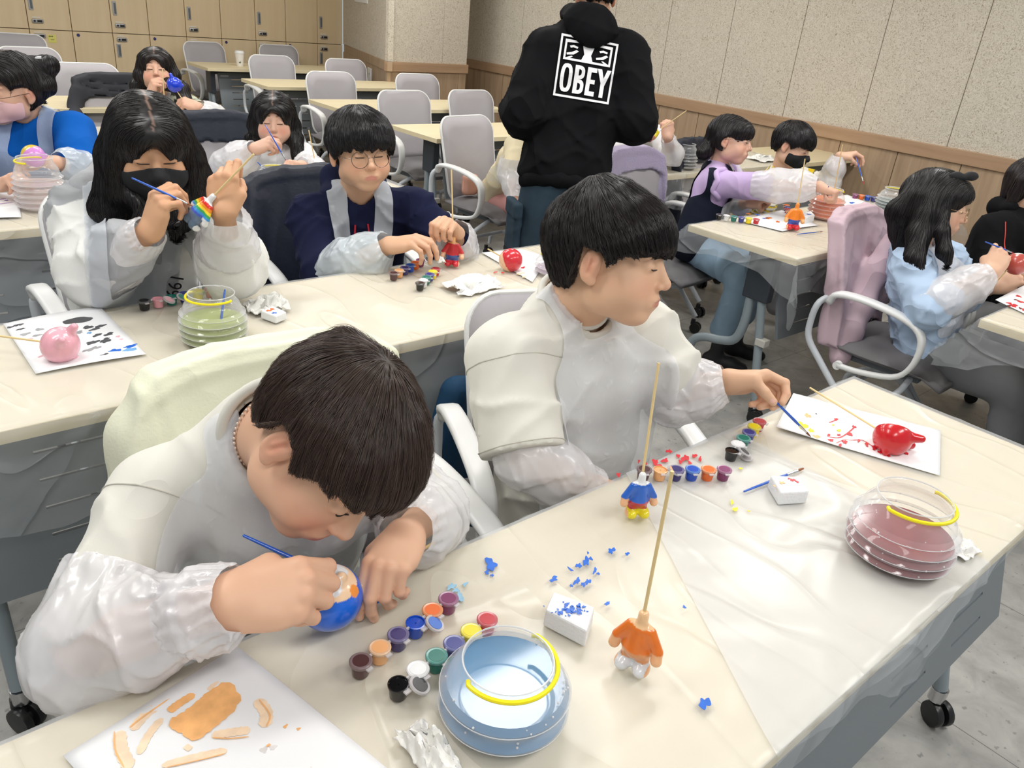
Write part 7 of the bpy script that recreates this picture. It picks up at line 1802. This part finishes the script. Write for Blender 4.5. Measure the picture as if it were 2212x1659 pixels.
jacket(c, 'pale mauve jacket hanging from the chair of the girl in light blue', JP, w=.24, top=.885, bot=.42, over=.42, seed=17, sleevesW=[(1925, 520, 3.02, .03), (1890, 590, 3.02, .046), (1858, 660, 3.02, .050), (1832, 720, 3.02, .050), (1820, 752, 3.02, .032), (1814, 770, 3.02, .036)], h=.007, fold=.018)
# ---- person in a black hoodie at the right edge
P = dict(neck=PD(2205, 470, 3.32), shR=PD(2150, 500, 3.25), shL=PD(2290, 490, 3.4), elR=PD(2150, 575, 3.2), wrR=PD(2205, 590, 3.1), elL=PD(2330, 580, 3.3), pelvis=np.array([3.62, 1.12, .48]))
P['ntop'] = PD(2215, 445, 3.3)
H12 = Head(PD(2232, 405, 3.28), CD(.45, -.5, .7), CD(.1, .87, .45), 1.0, skin=(222, 178, 150))
p12, _ = make_person('person with dark hair in a black hoodie with red piping at the right picture edge', P, H12, [(1, P['wrR'], CD(.5, .3, .4), CD(-.2, .5, .8), P['elR'], GRIP, 'pinch', .95, {})], s=.97, head_h=.005, hand_h=.004)
long_hair(H12, p12, [([H12.T((-.07, -.01, .03)), H12.T((-.095, -.01, -.06))], [.035, .02]), ([H12.T((.07, -.01, .03)), H12.T((.095, -.01, -.06))], [.035, .02])], (34, 26, 26), h=.007, n=1200, width=.0015, seed=12, cutz=-.10)
fs12 = shirt_sdf(P, 1.0, .014, (.072, .066), 1.0, (.006, .08), 112, neck_cut=.05, loR=(.5, .06))
garment('black_hoodie', p12, fs12, BLACKF, .009)
f = SDF(.03).chain([P['neck']+torso_frame(P)@np.array([x, y, z]) for x, y, z in ((-.09, .0, .0), (-.05, -.08, .01), (.05, -.08, .01), (.09, .0, .0))], [.03, .04, .04, .03]); garment('hood', p12, f, BLACKF, .009)
B12 = torso_frame(P); pts = [on_front(fs12, P['shR']+nrm(P['elR']-P['shR'])*t+CD(-.1, .3, 1)*.2, -CD(-.1, .3, 1))+CD(0, 0, 1)*.003 for t in (.0, .05, .10, .16)]; ring_tube('red_piping', p12, pts, .002, mat('piping_red', (190, 50, 40), .6), 8, closed=False)
trousers(p12, P, GREYT, 1.0)
c = chair(3.58, 1.12, 0, 'grey mesh chair of the person in black at the right picture edge')
# ---- two children mostly hidden behind the standing person
P = dict(neck=PD(1152, 300, 4.15), shR=PD(1118, 318, 4.08), shL=PD(1190, 318, 4.2), elR=PD(1104, 375, 3.98), wrR=PD(1112, 432, 3.9), elL=PD(1210, 380, 4.1), pelvis=np.array([2.98, 3.5, .48]))
P['ntop'] = PD(1155, 280, 4.1)
H13 = Head(PD(1152, 245, 4.08), CD(.3, -.3, .85), CD(0, .9, .4), .92, skin=(226, 182, 158))
p13, _ = make_person('child in cream behind the left side of the standing person', P, H13, [(1, P['wrR'], CD(.1, -.9, .2), CD(-.6, .0, .8), P['elR'], RELAX, 'in', .85, {})], s=.85, head_h=.006, hand_h=.005)
long_hair(H13, p13, [([H13.T((-.06, -.01, .03)), PD(1113, 262, 4.08), PD(1108, 280, 4.08)], [.035, .036, .018])], (48, 34, 32), h=.008, n=900, width=.0016, seed=13)
fs13 = shirt_sdf(P, .88, .012, (.066, .062), 1.0, (.006, .06), 122, neck_cut=.045); garment('cream_top', p13, fs13, mat('cotton_cream', (220, 208, 176), .9, spec=.15), .01)
sleeve_cover('sleeve_cover', p13, [P['elR']+[0, 0, .07], P['elR'], P['elR']*.5+P['wrR']*.5, P['wrR']], [.060, .066, .050, .032], 123, .008, .006, .05)
trousers(p13, P, mat('trouser_pink', (206, 150, 146), .9), .85)
c = chair(2.93, 3.48, .15, 'grey mesh chair left of the standing person, with a small pink bag')
f = SDF(.02).box(on_chair(c, (-.10, .12, .52)), (.05, .03, .06), None, .025); V, Q = polygonise(f, *f.bounds(), .01); tag(mesh_obj('small_bag', V, Q, mat('bag_pink', (214, 160, 140), .6), None, True, tuple(on_chair(c, (-.1, .12, .46)))), 'small pink bag on the chair left of the standing person', 'bag')
P = dict(neck=PD(1372, 275, 4.32), shR=PD(1345, 295, 4.3), shL=PD(1420, 295, 4.4), elR=PD(1345, 330, 4.15), wrR=PD(1380, 306, 4.05), elL=PD(1452, 332, 4.2), wrL=PD(1442, 298, 4.08), pelvis=np.array([3.62, 3.5, .48]))
P['ntop'] = PD(1374, 255, 4.3)
H14 = Head(PD(1372, 228, 4.30), CD(.35, -.4, .8), CD(0, .9, .4), .92, skin=(226, 182, 158))
p14, hs14 = make_person('child with glasses behind the right side of the standing person, holding a yellow figurine', P, H14,
    [(1, P['wrR'], CD(.3, .8, .2), CD(-.3, .2, .9), P['elR'], GRIP, 'pinch', .9, {}), (-1, P['wrL'], CD(.0, .9, .2), CD(.3, -.1, .9), P['elL'], GRIP, 'pinch', .9, {})], s=.85, head_h=.005, hand_h=.004)
glasses(H14, p14)
short_hair(H14, p14, (28, 24, 26), fr=.016, h=.006, n=900, length=.06, width=.0016, seed=14)
fs14 = shirt_sdf(P, .88, .012, (.066, .062), 1.0, (.006, .06), 132, neck_cut=.045); garment('white_top', p14, fs14, mat('cotton_white', (238, 238, 240), .85, spec=.2), .01)
sleeve_cover('sleeve_cover', p14, [P['elR']+[-.04, 0, .0], P['elR']*.5+P['wrR']*.5, P['wrR']], [.064, .060, .034], 133, .008, .006, .05)
sleeve_cover('sleeve_cover', p14, [P['elL']+[0, 0, -.05], P['elL'], P['wrL']], [.050, .054, .034], 134, .008, .006, .05)
trousers(p14, P, GREYT, .85)
Zf = nrm(PD(1424, 281, 4.05)-PD(1402, 300, 4.05)); figure_body(PD(1400, 303, 4.03), 1.0, 'yellow and white figurine held up behind the standing person', (246, 226, 40), (226, 160, 120), (150, 60, 60), (240, 180, 150), (240, 240, 240), R=frame(Zf), h=.004)
skewer(PD(1425, 280, 4.05), PD(1483, 239, 4.0), 'bamboo skewer of the yellow and white figurine')
c = chair(3.58, 3.52, 0, 'grey mesh chair of the child in glasses by the white bowl')
# fleece lies on the free chair; a folded cream cloth on the far table
tissue(PZ(1650, 345, TZ+.004), .12, 'white folded cloth on the far table behind the boy in yellow stripes', 51, (1.2, .8, .4))
